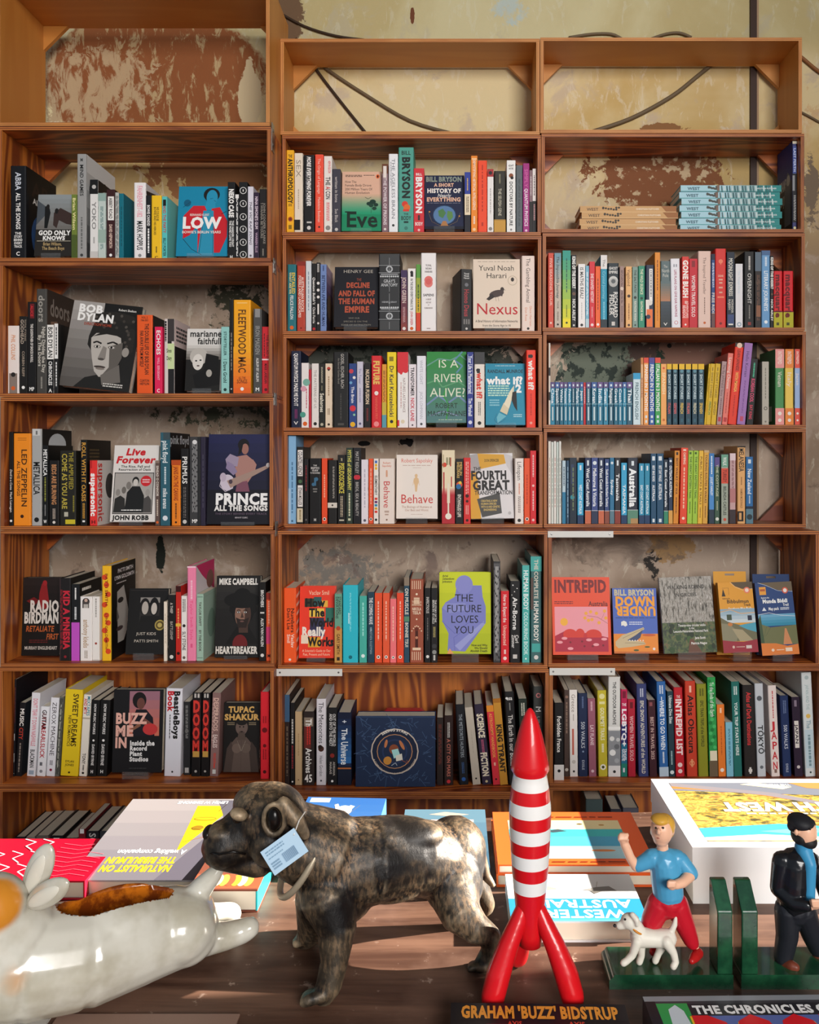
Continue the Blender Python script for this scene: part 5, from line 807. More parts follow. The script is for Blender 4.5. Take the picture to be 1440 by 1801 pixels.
book(1116, 1151, 165, '353436', '~|.02|.98|.9|6A686A|.5|6;~|.05|.9|.5|B0AEAC|.5|3', 'tall dark spine covered with fine white line pattern')
book(1154, 1195, 315, 'D6242E', 'How to Expect the|.05|.44|.4|F4DCD4;Unexpected|.48|.76|.4|F4C0B0;~|.82|.88|.4|F4DCD4;*|.94|.22|F4DCD4', 'red How to Expect the Unexpected spine')
book(1199, 1252, 265, '19191B', '*|.05|.06|w|.3;*|.09|.05|w|.7;*|.13|.05|w|.45;*|.17|.04|w|.2;Air-Borne|.2|.6|.42|EDEAE6;Carl|.66|.76|.3|D8D4D0|.68;Zimmer|.66|.82|.3|D8D4D0|.34;#|.9|.95|C9C4BE|.3|.7', 'black Air-Borne spine')
book(1262, 1299, 185, '4FB0A8', 'HUMAN BODY|.05|.46|.6|EDF4F2;COLOURING BOOK|.48|.92|.5|D0EAE6;*|.96|.12|EDF4F2', 'turquoise HUMAN BODY COLOURING BOOK spine')
book(1305, 1360, 140, '42696A', '#|0|.14|48A8A0;THE COMPLETE|.03|.4|.34|D8D0C0;HUMAN BODY|.42|.8|.4|F0EAE0;#|.2|.5|5A4A44|.0|.25;#|.82|.9|48A8A0|.1|.9;*|.95|.2|D8D4D0', 'tall teal COMPLETE HUMAN BODY spine at the right end', side=[('r', 0, 0, 1, 1, '3A6A6A')], lside=[('r', 0, 0, 1, 1, '3E8A88')])

shelf('M7', 480, 1170, 2.88, .05)
book(58, 84, 150, '2A1E1C', '#|.0|.3|3A5A7A;~|.35|.9|.5|6A5A4A', 'thin dark spine leaning at the left end', depth=.2)
book(88, 109, 190, '161517', '~|.2|.5|.6|C9C4BE;~|.52|.8|.6|8A2A30;*|.96|.2|w', 'slim black spine, second from the left')
book(112, 146, 235, 'C4A67E', '~|.3|.6|.24|A8885E;*|.93|.1|6A4A2A', 'tan blank-looking spine, left end')
book(152, 209, 235, '2C2320', '#|.08|.2|8A7A6A|.1|.9;The|.1|.26|.5|F0ECE6;#|.2|.5|6A2A24|.1|.7;Archives|.5|.84|.5|F0ECE6;=45|.86|.96|.7|F0ECE6;~|.2|.45|.4|C8322A|.5|2', 'dark brown The Archives spine with a large white 45')
book(219, 268, 170, 'DCD7DC', '^The Meteorites|.04|.52|.5|26242A;*|.58|.3|4A2A20;*|.56|.22|2A1A14|.4;^Helen Gordon|.66|.9|.34|4A464E;*|.95|.1|4A464E', 'white The Meteorites spine with a brown stone')
book(275, 325, 215, '18181A', 'OUT OF THIS WORLD|.08|.5|.28|D8D4D0|.7;AND INTO THE NEXT|.08|.5|.28|D8D4D0|.36;*|.62|.22|8A2A24;ADRIANA|.7|.88|.2|B8B0A8|.68;MARAIS|.7|.86|.2|B8B0A8|.34;*|.95|.12|w', 'black OUT OF THIS WORLD spine')
book(328, 396, 240, '17294C', '%|.0|.7|101A34|2E6AA8;#|.74|1|131C30;=+|.1|.15|.6|D8DCE4;The|.22|.38|.4|E8ECF0;Universe|.4|.72|.5|E8ECF0;#|.76|.78|B86A3A', 'wide deep blue The Universe spine')
# boxed star guide and the red case behind it
face(418, 822, 258, 637, '1B2C4A', [('r', .0, .0, 1, .02, '2A3E60')] + [('l', [(random.Random(i).random() * .96 + .02, random.Random(i + 99).random() * .9 + .05), (random.Random(i).random() * .96 + .02 + random.Random(i + 5).uniform(-.08, .08), random.Random(i + 99).random() * .9 + .05 + random.Random(i + 7).uniform(-.07, .07)), (random.Random(i).random() * .96 + .02 + random.Random(i + 15).uniform(-.1, .1), random.Random(i + 99).random() * .9 + .05 + random.Random(i + 27).uniform(-.1, .1))], .0028, '4A6488') for i in range(95)] +
     [('e', .49, .5, .3, .325, 'C9B8A8'), ('e', .49, .5, .285, .31, '16223A'), ('e', .49, .5, .225, .245, 'C08A60'), ('e', .49, .5, .215, .235, '1A2A46'), ('e', .49, .5, .16, .175, '24365A'), ('e', .49, .5, .14, .152, '1A2A46'), ('e', .48, .47, .06, .07, '8A4A30'), ('p', [(.45, .48), (.53, .46), (.56, .56), (.48, .6)], 'A8DCD8'), ('p', [(.5, .56), (.58, .53), (.59, .62), (.51, .64)], 'E0DCCC'), ('e', .4, .63, .05, .06, 'C98A3A', 40), ('e', .38, .39, .018, .06, 'C0764A', 12), ('e', .58, .41, .02, .075, 'C0764A', -28), ('l', [(.57, .62), (.66, .67), (.64, .62)], .005, '8A4A38'), ('l', [(.45, .7), (.5, .66), (.52, .7)], .005, 'A8B4C0'),
      ('arc', 'SEEING STARS', .49, .5, .0655, .0075, 128, 52, 'EDE6DC', False), ('arc', 'A COMPLETE GUIDE TO THE 88 CONSTELLATIONS', .49, .5, .0735, .0042, 200, 340, 'C9B8A8', True)], 'navy SEEING STARS box printed with a round emblem', T=.06, lean=2, d=-.02, cat='boxed book', st=False)
r = empty('red_case', (wx(480 + 661 / 2.88, DB + .17), DB + .17, CRATES['M7']['zf'] + .0005)); tag(r, 'rounded red case standing behind the navy SEEING STARS box', 'case')
_h = wz(1170 + 228 / 2.88, DB + .17) - CRATES['M7']['zf']; _w = .075
b = MB(); b.prism([(-_w, 0), (_w, 0), (_w, _h - .014), (_w - .014, _h), (-_w + .014, _h), (-_w, _h - .014)], 0, .03, M('C81E28', .3)); b.build('shell', r, bevel=.003)
b = MB(); b.prism([(-_w - .001, _h * .72), (_w + .001, _h * .72), (_w + .001, _h * .74), (-_w - .001, _h * .74)], -.001, .031, M('7A1016', .4)); b.build('seam', r)
CR['last'] = wx(480 + 826 / 2.88, CR['Ds']); CR['lasta'] = 0
book(830, 862, 265, '2A201E', '~|.1|.7|.5|6A3028|.5|2', 'dark brown spine right of the SEEING STARS box')
book(866, 913, 255, '2B1B19', '~|.1|.32|.3|C9C4BE|.5|2;A CITY ON MARS|.34|.88|.36|B86A5A;*|.95|.2|C8323A', 'dark A CITY ON MARS spine')
book(944, 990, 200, '15171D', '^THE METEORITE HUNTERS|.12|.66|.36|A8B0B8;~|.72|.86|.3|3A5A8A|.5|2;*|.93|.22|2A5AA0', 'black METEORITE HUNTERS spine', a=-3)
book(1012, 1052, 215, 'C2B6A6', '~|.3|.6|.1|A89C8C;*|.92|.12|2A2420', 'plain light brown leaning spine', a=-6)
book(1060, 1107, 200, '30263C', '`SCIENCE|.12|.42|.62|E4D8C0;~|.44|.6|.3|C05A7A|.5|2;`FICTION|.6|.9|.62|E4D8C0;*|.96|.14|C9B890', 'purple SCIENCE FICTION spine leaning left', a=-6)
book(1115, 1150, 205, 'D8323F', '#|0|.08|E08A2A;ASTRONOMY HANDBOOK|.1|.66|.4|F0A050;~|.72|.76|.4|F8D0B0;*|.93|.14|2A0A10', 'red ASTRONOMY HANDBOOK spine leaning left', a=-5)
book(1150, 1190, 170, 'C78C30', '`KING TYRANT|.3|.86|.62|2A1E12;#|0|.05|A86A1E', 'ochre KING TYRANT spine leaning left', a=-5)
book(1196, 1244, 135, '161517', '=esa|.05|.09|.6|E0DCD8;*|.07|.12|E0DCD8|.2;The Earth in our Bones|.25|.8|.46|C9C4BE;~|.12|.2|.2|8A8884', 'black The Earth spine behind the red toy rocket', a=-3)
book(1258, 1300, 170, '1E2A22', '~|.05|.2|.5|C9C9B8|.5|2;~|.3|.7|.3|4A5A4E', 'dark green spine behind the red toy rocket', a=-2)
book(1318, 1376, 108, '353735', '*|.09|.24|B06A6A;*|.09|.14|4A3A3A;^M|.2|.26|.5|D8D8D4;^UNIVERSE|.3|.6|.3|8A8C88;~|.65|.9|.2|6A6C68', 'tall grey spine with a pink disc at the right end', hard=True, depth=.16)
# ================= right column
shelf('R2', 940, 0, 2.88, .03)
def stack(n, x0, x1, tops, yb, base, cols, labs, word, grp, dy):
    D = CR['Ds']; X0, X1 = wx(940 + x0 / 2.88, D), wx(940 + x1 / 2.88, D); z = CR['zf']; hs = (wz(tops[0] / 2.88, D) - CR['zf']) / n
    for i in range(n):
        jx = [0, -.004, .003, -.002, .004, -.003, .001][i]; w = X1 - X0
        r = empty('book', ((X0 + X1) / 2 + jx, D + (.003 * (i % 2)), z)); tag(r, labs[i] + ', ' + CR['tail'], 'book', grp)
        th = hs - .0004; mb = MB(); c = M(base)
        mb.box(-w / 2, w / 2, 0, .0022, 0, th, c); mb.box(-w / 2, w / 2, .0022, .126, 0, .0022, c); mb.box(-w / 2, w / 2, .0022, .126, th - .0022, th, c)
        if i > 0 or True: art(mb, lambda u, v, e: (-w / 2 + u * w, -e, th * (1 - v)), w, th, cols)
        mb.build('cover', r)
        pg = MB(); pg.box(-w / 2 + .002, w / 2 - .002, .0023, .124, .0023, th - .0023, PAGE); pg.build('pages', r)
        z += hs
tree = lambda u0, s, c: [('e', u0 + .017 * ((k * 5) % 7) * s, .25 + .1 * ((k * 3) % 4), .012, .16, c) for k in range(9)]
stack(4, 234, 722, [1042], 1160, 'C99C66', [T('WEST', .07, .3, .19, .72, '5A4632', asp=1.8)] + tree(.24, 1.6, '3A3024') + [T('CHRISTIAN FLETCHER', .58, .35, .82, .6, 'F0E0C8'), ('p', [(.84, 0), (1, 0), (1, 1), (.9, 1)], '9A6230'), ('r', 0, .9, 1, .98, 'E0BC88')],
      ['bottom tan WEST book of the short lying stack', 'second tan WEST book up in the short lying stack', 'third tan WEST book up in the short lying stack', 'topmost tan WEST book of the short lying stack'], 'tan', 'tan WEST books lying in a stack', 0)
stack(7, 738, 1248, [938], 1160, '7FB8C4', [('r', 0, 0, .5, 1, 'A8D0DC'), ('r', .5, 0, .76, 1, '8FB4B8'), ('r', .76, 0, 1, 1, '2A8A88')] + [('p', [(.4 + .026 * k, .1), (.412 + .026 * k, .05), (.42 + .026 * k, 1), (.404 + .026 * k, 1)], ['4A6A70', 'C9D8D8', '2E5A60'][k % 3]) for k in range(20)] + tree(.28, .9, '4A4A44') + [('r', .36, 0, .385, 1, '7A6458'), T('WEST', .07, .3, .19, .72, '4A6A78', asp=1.8), T('CHRISTIAN FLETCHER', .74, .4, .95, .62, 'E0F0F0'), ('r', 0, .88, 1, .96, '3E9A98')],
      ['bottom blue WEST book of the tall lying stack', 'second blue WEST book up in the tall lying stack', 'third blue WEST book up in the tall lying stack', 'middle blue WEST book of the tall lying stack', 'third blue WEST book from the top of the tall stack', 'blue WEST book just under the top one', 'topmost blue WEST book of the tall lying stack'], 'blue', 'blue WEST books lying in a stack', 0)
book(1306, 1341, 700, '3A3E70', '#|.06|.36|4A5A9A|.1|.9;LAST PERTH|.08|.34|.5|C9D4F0;#|.36|.9|1A1C22;#|.38|.55|8A8C90|0|.5;~|.6|.88|.5|B8B8B8|.5|2;*|.96|.3|D8D0A0;#|0|.03|D8D0B8', 'large photographic book standing at the right end beside the stack', lside=[('r', 0, 0, 1, .42, '343A74'), ('g', 0, .42, 1, 1, '4A4C50', '16161A', 4), T('BOANS', .15, .36, .6, .48, 'E0D8C8'), T('BUNJI', .12, .54, .5, .64, 'E0D8C8'), ('p', [(.5, .5), (.7, .3), (.85, .35), (.9, .9), (.5, .9)], '6A6C70'), ('e', .75, .4, .12, .06, 'B8B4A8'), ('p', [(0, .7), (.3, .66), (.5, .9), (0, 1)], '0E0E12')], hard=True, depth=.15)

shelf('R3', 950, 410, 3)
B = book
B(42, 70, 105, 'D5513F', 'FIVE SEASONS TOUR|.05|.72|.4|F0B8A8;*|.93|.2|F0C8B8', 'terracotta SEASONS spine, leftmost')
B(75, 110, 105, 'C4B6A6', '%|0|.45|6E98A8|C4B6A6;/The Impossible Journey|.04|.6|.4|3A4A50;THOR|.64|.74|.22|5A4A40;PEDERSEN|.78|.9|.2|5A4A40;*|.95|.16|2A2624', 'grey-blue to tan Impossible Journey spine')
B(118, 160, 92, '7AB84A', '%|0|1|2E9A88|F0DC20;~|.1|.55|.2|2A5A50;~|.7|.86|.2|5A6A1A;*|.93|.14|2A3A14', 'spine running from teal at the top to yellow')
B(164, 190, 115, '141415', '`KING OF THE DESERT|.02|.46|.6|EDEAE4;*|.53|.34|6A4A3A;NICK ARLEY|.6|.9|.56|EDEAE4;*|.96|.2|D8D4CE', 'black KING OF THE DESERT spine at left')
B(200, 237, 163, 'EEE9E6', 'IS MATHS REAL?|.05|.54|.46|5A5654;~|.6|.86|.16|B0AAA6;*|.95|.2|2A2624', 'white IS MATHS REAL spine')
B(239, 257, 172, '7CB4CC', '~|.1|.8|.5|E8F0F4|.5|2;#|.85|1|B8D0D8', 'light blue slim spine between white and red')
B(259, 288, 150, 'D62B38', 'SHE SHAPED HISTORY|.18|.62|.5|F0D8D4;~|.68|.84|.3|F0A8A8;*|.95|.26|F0D8D4', 'red SHE SHAPED HISTORY spine')
B(291, 317, 175, 'F0622A', '~|.2|.7|.3|8A2A10;*|.94|.26|F4ECE4', 'orange spine between red and teal-white')
B(319, 352, 116, '1F8FAC', '#|0|.19|E4DFDC;^The|.06|.16|.4|2A2624;^Crystal Journey|.22|.6|.4|8AD0E0;~|.64|.9|.3|8AD0E0;#|.88|1|1A2A34', 'teal spine with a white top third')
B(356, 414, 158, '1E2A31', '=GHOST|.06|.1|.8|E8E4DE;=EMPIRE|.12|.16|.8|E8E4DE;*|.27|.42|C9C8C4;*|.3|.4|B0AFAB;*|.28|.2|5A5E60;RICHARD|.44|.84|.36|E0DCD6|.7;FIDLER|.48|.8|.36|E0DCD6|.34;#|.9|.96|C9C4BE|.35|.65', 'dark GHOST EMPIRE spine with a pale engraving')
B(419, 442, 175, 'A08279', '~|.06|.6|.4|5A3A3A|.5|2;*|.36|.4|D8C0B0;~|.64|.9|.3|5A3A3A', 'dusty brown spine right of GHOST EMPIRE')
B(451, 483, 176, 'E6B072', '^Vagabond|.05|.32|.5|4A2A14;*|.48|.26|3A1E10;~|.6|.86|.3|8A5A30;*|.95|.2|3A1E10', 'tan Vagabond spine')
B(486, 515, 178, '7E988E', 'THE SALT PATH|.05|.42|.4|26332E;*|.5|.26|26332E;RAYNOR WINN|.56|.88|.36|D8D8C8;*|.95|.16|26332E', 'grey-green SALT PATH spine')
B(518, 551, 173, '2C8A6C', 'THE WILD SILENCE|.05|.46|.4|E0E0C0;*|.52|.22|143A2E;RAYNOR WINN|.57|.88|.36|E0E0C0', 'green WILD SILENCE spine')
B(556, 601, 168, '242E46', '#|.06|.58|EDE8E2|.42|.8;~|.08|.5|.2|5A5A5A|.62;#|.55|.8|E8E0D8|0|.4;*|.6|.3|E0D8D0|.5;#|.7|.98|E8733A|.1|.8;*|.82|.26|242E46|.3', 'spine with white, navy and orange cut-paper shapes')
B(604, 632, 102, 'E28C2A', '~|.1|.5|.3|8A4A14;~|.55|.9|.3|B86A1E', 'tall orange spine in the middle', lside=[('r', 0, 0, 1, 1, 'C97A20')])
B(635, 686, 147, '5D6E70', '%|.3|.6|5D6E70|B07A5A;%|.6|1|3A4650|1E262C;=^The|.06|.1|.4|C9C8BE;=^North|.12|.17|.8|C9C8BE;=^Pole|.19|.24|.6|C9C8BE;=V|.92|.96|.4|E0DCD6', 'misty grey North Pole spine')
B(690, 742, 135, 'E8E6EB', '~|.08|.12|.5|8A8A94|.5|2;LIFE PLANS ON GIVE EAR NAPKINS|.16|.84|.24|A84A6A;*|.92|.2|C8505A;*|.92|.15|E8E6EB', 'white LIFE PLANS spine', a=-1)
B(748, 784, 124, 'D8372E', '`GONE BUSH|.05|.58|.7|F4ECE4;~|.62|.66|.4|F4D0C8;BEARDOE|.68|.86|.4|F4D0C8|.3;ADVENTURES|.62|.86|.3|F4D0C8|.75;*|.95|.14|F4ECE4', 'red GONE BUSH spine')
B(786, 829, 135, 'C81F30', '#|.03|.12|8A1420|.3|.7;WOMEN TRAVEL SOLO|.24|.84|.42|F0DCD8', 'crimson WOMEN TRAVEL SOLO spine')
B(833, 900, 95, 'E4C4B6', '^The Inspired Traveller|.08|.56|.22|6A4A40;~|.6|.82|.12|8A6A5E;*|.93|.1|C8622A', 'wide pale pink Inspired Traveller spine')
B(903, 921, 110, '2C4C84', '#|.0|.08|14203A;~|.12|.45|.6|D0D8E8|.5|2;FREE RIDE|.52|.82|.76|D8D0C8;#|.8|1|6A4A4A', 'narrow blue FREE RIDE spine')
B(923, 980, 82, 'D7312B', '*|.16|.2|F08060;#|.16|.2|F08060|.45|.55;=DEAR|.33|.355|.5|F0B8A0;~|.38|.4|.6|F0B8A0;~|.42|.44|.5|F0B8A0;~|.48|.5|.6|F0B8A0;~|.54|.56|.5|F0B8A0;#|.6|.62|F08060|.2|.8;*|.94|.12|7A1014', 'tall red spine with small centred print')
B(984, 1025, 100, '1F2938', 'MOONLIGHT EXPRESS|.08|.58|.46|E0DCD0;~|.12|.5|.14|8A9098|.2;MONISHA|.62|.8|.26|C9C4B8|.7;RAJESH|.62|.76|.26|C9C4B8|.34;#|.82|.95|3A4A78|.1|.9;#|.94|.96|E0DCD0|.2|.8', 'dark MOONLIGHT EXPRESS spine')
B(1030, 1068, 162, 'E3E1E3', '^The|.1|.18|.3|C0D0DC;^Voyage Home|.2|.46|.3|C0D0DC;*|.94|.3|8AA0B0;*|.94|.18|E3E1E3', 'white spine with pale blue lettering')
B(1076, 1130, 98, '131314', '~|.06|.24|.3|C9C4BE;^OVERNIGHT|.28|.68|.36|E0DCD6;~|.7|.88|.2|8A8680;#|.92|.96|8A2A24|.35|.65', 'wide black OVERNIGHT spine')
B(1133, 1165, 100, '2A2220', '#|0|.25|5A6A78;*|.4|.4|4A3A30;~|.3|.9|.5|6A4A3A|.5|2;#|.7|.85|8A5A40|.2|.9', 'dark brown picture spine left of the blue JOURNEYS one')
B(1168, 1212, 92, '6C9ECB', '#|0|.06|4A6A94;~|.08|.2|.4|D8E4F0;LITERARY JOURNEYS|.26|.78|.42|EDF2F6;*|.92|.2|EDF2F6', 'blue LITERARY JOURNEYS spine')
B(1214, 1230, 120, '151516', '`KING OF THE DESERT|.02|.46|.76|EDEAE4;*|.53|.34|6A4A3A;NICK ARLEY|.6|.9|.7|EDEAE4', 'black KING OF THE DESERT spine at right')
B(1232, 1278, 200, 'D7202A', '#|.72|1|B8B020;#|.70|.72|7A1014;`macquarie|.06|.82|.56|6A0A10;#|.9|.95|4A4A14|.3|.6', 'red and olive dictionary spine, left one of two')
B(1283, 1335, 200, 'D7202A', '#|.72|1|B8B020;#|.70|.72|7A1014;`macquarie|.06|.82|.56|6A0A10;#|.9|.95|4A4A14|.3|.6', 'red and olive dictionary spine, right one of two')

shelf('R4', 950, 580, 3)
B(44, 49, 70, 'E0D8CC', '#|.3|.4|1A1A1A;#|.6|.7|1A1A1A', 'thin black and white magazine standing at the left wall')
names = ['China', 'Spanish', 'Wales', 'Vietnamese', 'French', '~', 'Mandarin', 'Japan', None, '~', 'Korean', 'India', 'German', 'Portuguese', 'Greek', 'Czech', '~', 'Thai']
xs = [(52, 77), (79, 101), (103, 122), (124, 144), (146, 164), (166, 183), (185, 208), (210, 227), (228, 240), (242, 266), (270, 299), (302, 330), (333, 358), (361, 386), (389, 410), (412, 432), (434, 455), (457, 486)]
desc = {0: 'China', 5: 'untitled-looking one right of French', 9: 'untitled-looking one right of the red spine', 16: 'untitled-looking one left of Thai'}
for i, ((xa, xb), nm) in enumerate(zip(xs, names)):
    if nm is None:
        B(xa, xb, 278, 'C2242E', '~|.1|.5|.5|F0C0C0', 'thin red spine among the small blue phrasebooks'); continue
    q = '#|0|.14|%s;#|.05|.1|D8E4E8|.3|.7;#|.51|.52|A8D0D8;#|.56|.92|1E5A70|.25|.75;#|.58|.9|C9DCE0|.36|.64;' % ['5A4A7A', '3A5A98', '6A5288'][i % 3] + ('%s|.15|.5|.6|EDF2F4' % nm if nm != '~' else '~|.16|.48|.4|C9DCE0')
    B(xa, xb, 276, ['2A86A6', '2F7F9E', '1F6A84', '2A5A70'][(i * 3) % 4], q, 'small blue phrasebook, ' + desc.get(i, 'titled ' + nm if nm != '~' else 'plain'), cat='phrasebook')
B(490, 528, 228, 'CEE0E5', '#|0|.12|2A9AC8;FRENCH ENGLISH|.18|.9|.44|4A6A74', 'pale blue FRENCH ENGLISH spine with a bright top')
B(530, 543, 147, 'E0B080', '#|.0|.1|C87A3A;~|.3|.6|.5|9A3A2A', 'narrow tan spine beside the months books')
for xa, xb, cc, nm in ((546, 571, 'F0A052', 'SPANISH'), (574, 603, '2D5BA2', 'FRENCH'), (606, 634, '38A050', 'ITALIAN')):
    B(xa, xb, 147, cc, '#|0|.08|%s;%s IN 3 MONTHS|.1|.8|.6|F4F0EA;#|.86|.9|D8E0E0|.3|.7;#|.93|.97|D8E0E0|.3|.7' % ('D8402A' if nm[0] != 'F' else '4A3A8A', nm), '%s spine titled %s IN 3 MONTHS' % ({'S': 'orange', 'F': 'blue', 'I': 'green'}[nm[0]], nm), cat='language book')
B(636, 666, 180, 'F0A85E', '*|.07|.2|D8502A;SPANISH|.14|.5|.5|F8D8A8;*|.92|.22|C86A2A', 'light orange SPANISH spine')
lang = [('ITALIAN', 'D8504A'), ('GERMAN', 'D85A5A'), ('FRENCH', 'E8C04A'), ('ITALIAN', 'D8605A'), ('FRENCH', 'D8D0B0'), ('SPANISH', 'E8C04A')]
where = ['first', 'second', 'third', 'fourth', 'fifth', 'sixth']
for i, ((xa, xb), (nm, cc)) in enumerate(zip([(668, 693), (698, 725), (732, 761), (767, 795), (801, 829), (833, 864)], lang)):
    B(xa, xb, 180, '1F4252', '#|0|.09|E8B820;*|.12|.3|5A8A98;SHORT STORIES|.17|.58|.44|C9DCE0;%s|.64|.82|.5|%s;#|.9|.96|2A5A6A|.3|.7' % (nm, cc), 'dark teal SHORT STORIES spine with a yellow top, %s from left' % where[i])
for i, (xa, xb) in enumerate(((836, 866), (868, 898), (900, 926))):
    B(xa, xb, 180, 'D9B122', '~|.06|.12|.4|8A6A14;SHORT STORIES|.14|.56|.44|8A6A14;%s|.62|.84|.46|%s' % ((('ITALIAN'), ('FRENCH'), ('SPANISH'))[i], ('B8442A', '4A7A3A', '8A6A14')[i]), 'mustard SHORT STORIES spine leaning right, %s of three' % ('left', 'middle', 'right')[i], a=4.5)
B(930, 955, 168, 'B0908E', '^The Big JAPANESE Story|.05|.55|.5|5A3A40;~|.58|.84|.4|7A5A60;#|.88|.95|B83A4A|.2|.8', 'dusty mauve JAPANESE Story spine leaning right', a=5)
B(958, 986, 125, 'E6786A', '^Learning Chinese|.06|.5|.5|F4E4D8;~|.55|.84|.3|B84A44;#|.9|.96|B83A3A|.2|.8', 'salmon Learning Chinese spine leaning right', a=5)
B(988, 1034, 72, 'E73B25', '#|0|.05|2A1A1A;*|.03|.3|E8C8B0;LEARN JAPANESE|.08|.34|.34|6A1410;WITH MANGA|.36|.6|.34|F4C060;~|.64|.9|.2|B82418', 'red-orange LEARN JAPANESE WITH MANGA spine leaning right', a=5.5)
B(1037, 1080, 72, 'A173B2', '^Hello Korean|.1|.42|.36|4A2A60;~|.46|.86|.2|7A4A90|.5|2;#|.9|.96|C04A6A|.3|.7', 'purple Hello Korean spine leaning right', a=5.5)
B(1084, 1122, 155, '1C1C1B', '~|.06|.28|.4|4AB08A;KOREAN COOL|.3|.66|.5|E8507A;EAT KING|.7|.92|.4|D8405A', 'black KOREAN COOL spine leaning right', a=4.5)
B(1170, 1206, 168, 'B7B0A2', '~|.1|.6|.2|7A766A;*|.74|.26|5A564C;*|.74|.16|B7B0A2;*|.95|.14|7A766A', 'beige-grey spine standing alone')
for xa, xb, ct, cb, nm, ct2 in ((1240, 1286, 'EC9C98', '4F9058', 'Vietnam', 'pink over green'), (1292, 1336, 'EE8A3C', 'F0CB5C', 'Italy', 'orange over yellow'), (1343, 1387, 'E85A4A', 'A2BBE2', 'Japan', 'red over pale blue')):
    B(xa, xb, 102, cb, '#|0|.25|%s;INTREPID|.03|.2|.44|F4DCD0;^%s|.3|.5|.46|F4E4D8;#|.78|1|%s;*|.85|.22|F4E8DC;*|.94|.2|F4E8DC' % (ct, nm, ct), '%s guidebook spine titled %s' % (ct2, nm), cat='guidebook', lside=[('r', 0, 0, 1, 1, '3E7A48'), ('r', .1, .75, .8, .95, 'C9D0C0')] if nm == 'Vietnam' else None)

shelf('R5', 950, 750, 3)
for i, (xa, xb, nm) in enumerate(((42, 56, 'leftmost thin white magazine'), (58, 70, 'second thin white magazine'), (72, 84, 'third thin white magazine'), (86, 97, 'fourth thin white magazine'), (99, 110, 'fifth thin white magazine'))):
    B(xa, xb, 78 + 4 * (i % 2), ['E4DED4', 'D8DCD4', 'E8E4DC', 'C9D4CC', 'E4E0D8'][i], '~|.2|.8|.4|%s' % ['B8A08A', '8AA090', 'B86A5A', 'A8A49A', '6A8A8A'][i], nm + ' from the left end', cat='magazine')
B(116, 134, 180, 'B8CCD6', '#|.5|1|2A7AA0;~|.1|.4|.5|4A5A6A', 'thin pale blue guidebook by the magazines')
B(138, 152, 180, '34506A', '~|.1|.9|.5|8AA8B8', 'thin slate blue guidebook')
B(154, 192, 165, '1C2A3A', '*|.6|.3|2A8A98|.4;#|.1|.4|2A3A5A|.2|.6;~|.15|.8|.3|6A7A5A', 'dark picture spine left of the bright blue WEST COAST')
def lp(xa, xb, yt, cc, t, d_, top=True, pic='6A8A78', a=0, small=False):
    B(xa, xb, yt, cc, ('#|.04|.12|D8E0E4|.35|.65;' if top else '*|.08|.3|D8E0E4;') + ('%s|.36|.84|.44|EAF0F2;#|.86|1|1E3A60;' % t if small else '%s|.16|.74|.52|EDF0F2;#|.8|1|%s;#|.8|.805|EDF0F2;' % (t, pic)), d_, a=a, cat='guidebook')
lp(196, 228, 192, '38A2CC', 'WEST COAST AUSTRALIA', 'bright blue WEST COAST AUSTRALIA spine in small capitals', small=True)
lp(236, 267, 165, '1E2C50', 'West Coast Australia', 'navy West Coast Australia spine, left of the two', pic='C86A4A')
lp(270, 304, 165, '3E4E88', 'Melbourne & Victoria', 'violet-blue Melbourne and Victoria spine', False, '2A3450')
lp(307, 336, 165, '1E2C50', 'West Coast Australia', 'navy West Coast Australia spine, right of the two', pic='C86A4A')
lp(340, 364, 172, '34487A', 'South Australia & Northern Territory', 'blue South Australia spine', False, '8A4A3A')
lp(367, 390, 165, '2D7298', 'Sydney', 'blue Sydney spine', False, '5A7A88')
lp(393, 423, 165, '23252E', 'Tasmania', 'black Tasmania spine', pic='8A3A30')
lp(427, 457, 192, '38A2CC', 'TASMANIA', 'bright blue TASMANIA spine', small=True)
B(460, 515, 165, '2A303E', '#|.05|.12|D8E0E4|.38|.62;`Australia|.17|.75|.6|F0F2F2;#|.79|1|5A8A74;#|.79|.795|EDF0F2;#|.92|1|B08A5A|.3|1', 'wide dark Australia spine in large white letters')
lp(521, 548, 195, '2F90B4', 'EAST COAST AUSTRALIA', 'bright blue EAST COAST AUSTRALIA spine, left of two', small=True)
lp(551, 578, 195, '2A88A8', 'EAST COAST AUSTRALIA', 'bright blue EAST COAST AUSTRALIA spine, right of two', small=True)
B(583, 612, 143, '1F4C6C', '#|.04|.1|D8E0E4|.25|.75;BEST BIKE RIDES|.17|.4|.4|EDF0F2;AUSTRALIA|.45|.68|.44|EDF0F2;#|.93|.98|D8E0E4|.3|.7', 'dark blue BEST BIKE RIDES spine')
B(615, 650, 143, '1F4C6C', '#|.04|.1|D8E0E4|.25|.75;BEST DAY WALKS|.17|.4|.4|EDF0F2;AUSTRALIA|.43|.66|.44|EDF0F2;#|.93|.98|D8E0E4|.3|.7', 'dark blue BEST DAY WALKS spine')
lp(652, 674, 175, '283444', 'East Coast Australia', 'dark East Coast Australia spine', pic='3A8A6A')
B(677, 698, 165, '2B3A54', '*|.05|.3|D8E0E4;OUTBACK AUSTRALIA|.12|.6|.6|E8ECEE;#|.8|1|D8A050', 'dark blue OUTBACK AUSTRALIA spine')
B(701, 728, 128, 'D98A2C', '#|.02|.06|2A1E10|.3|.7;BEST WALKS OF WA|.1|.6|.4|5A2E0C;~|.64|.86|.3|5A2E0C', 'orange-brown guide spine left of the tall red one', a=1.2)
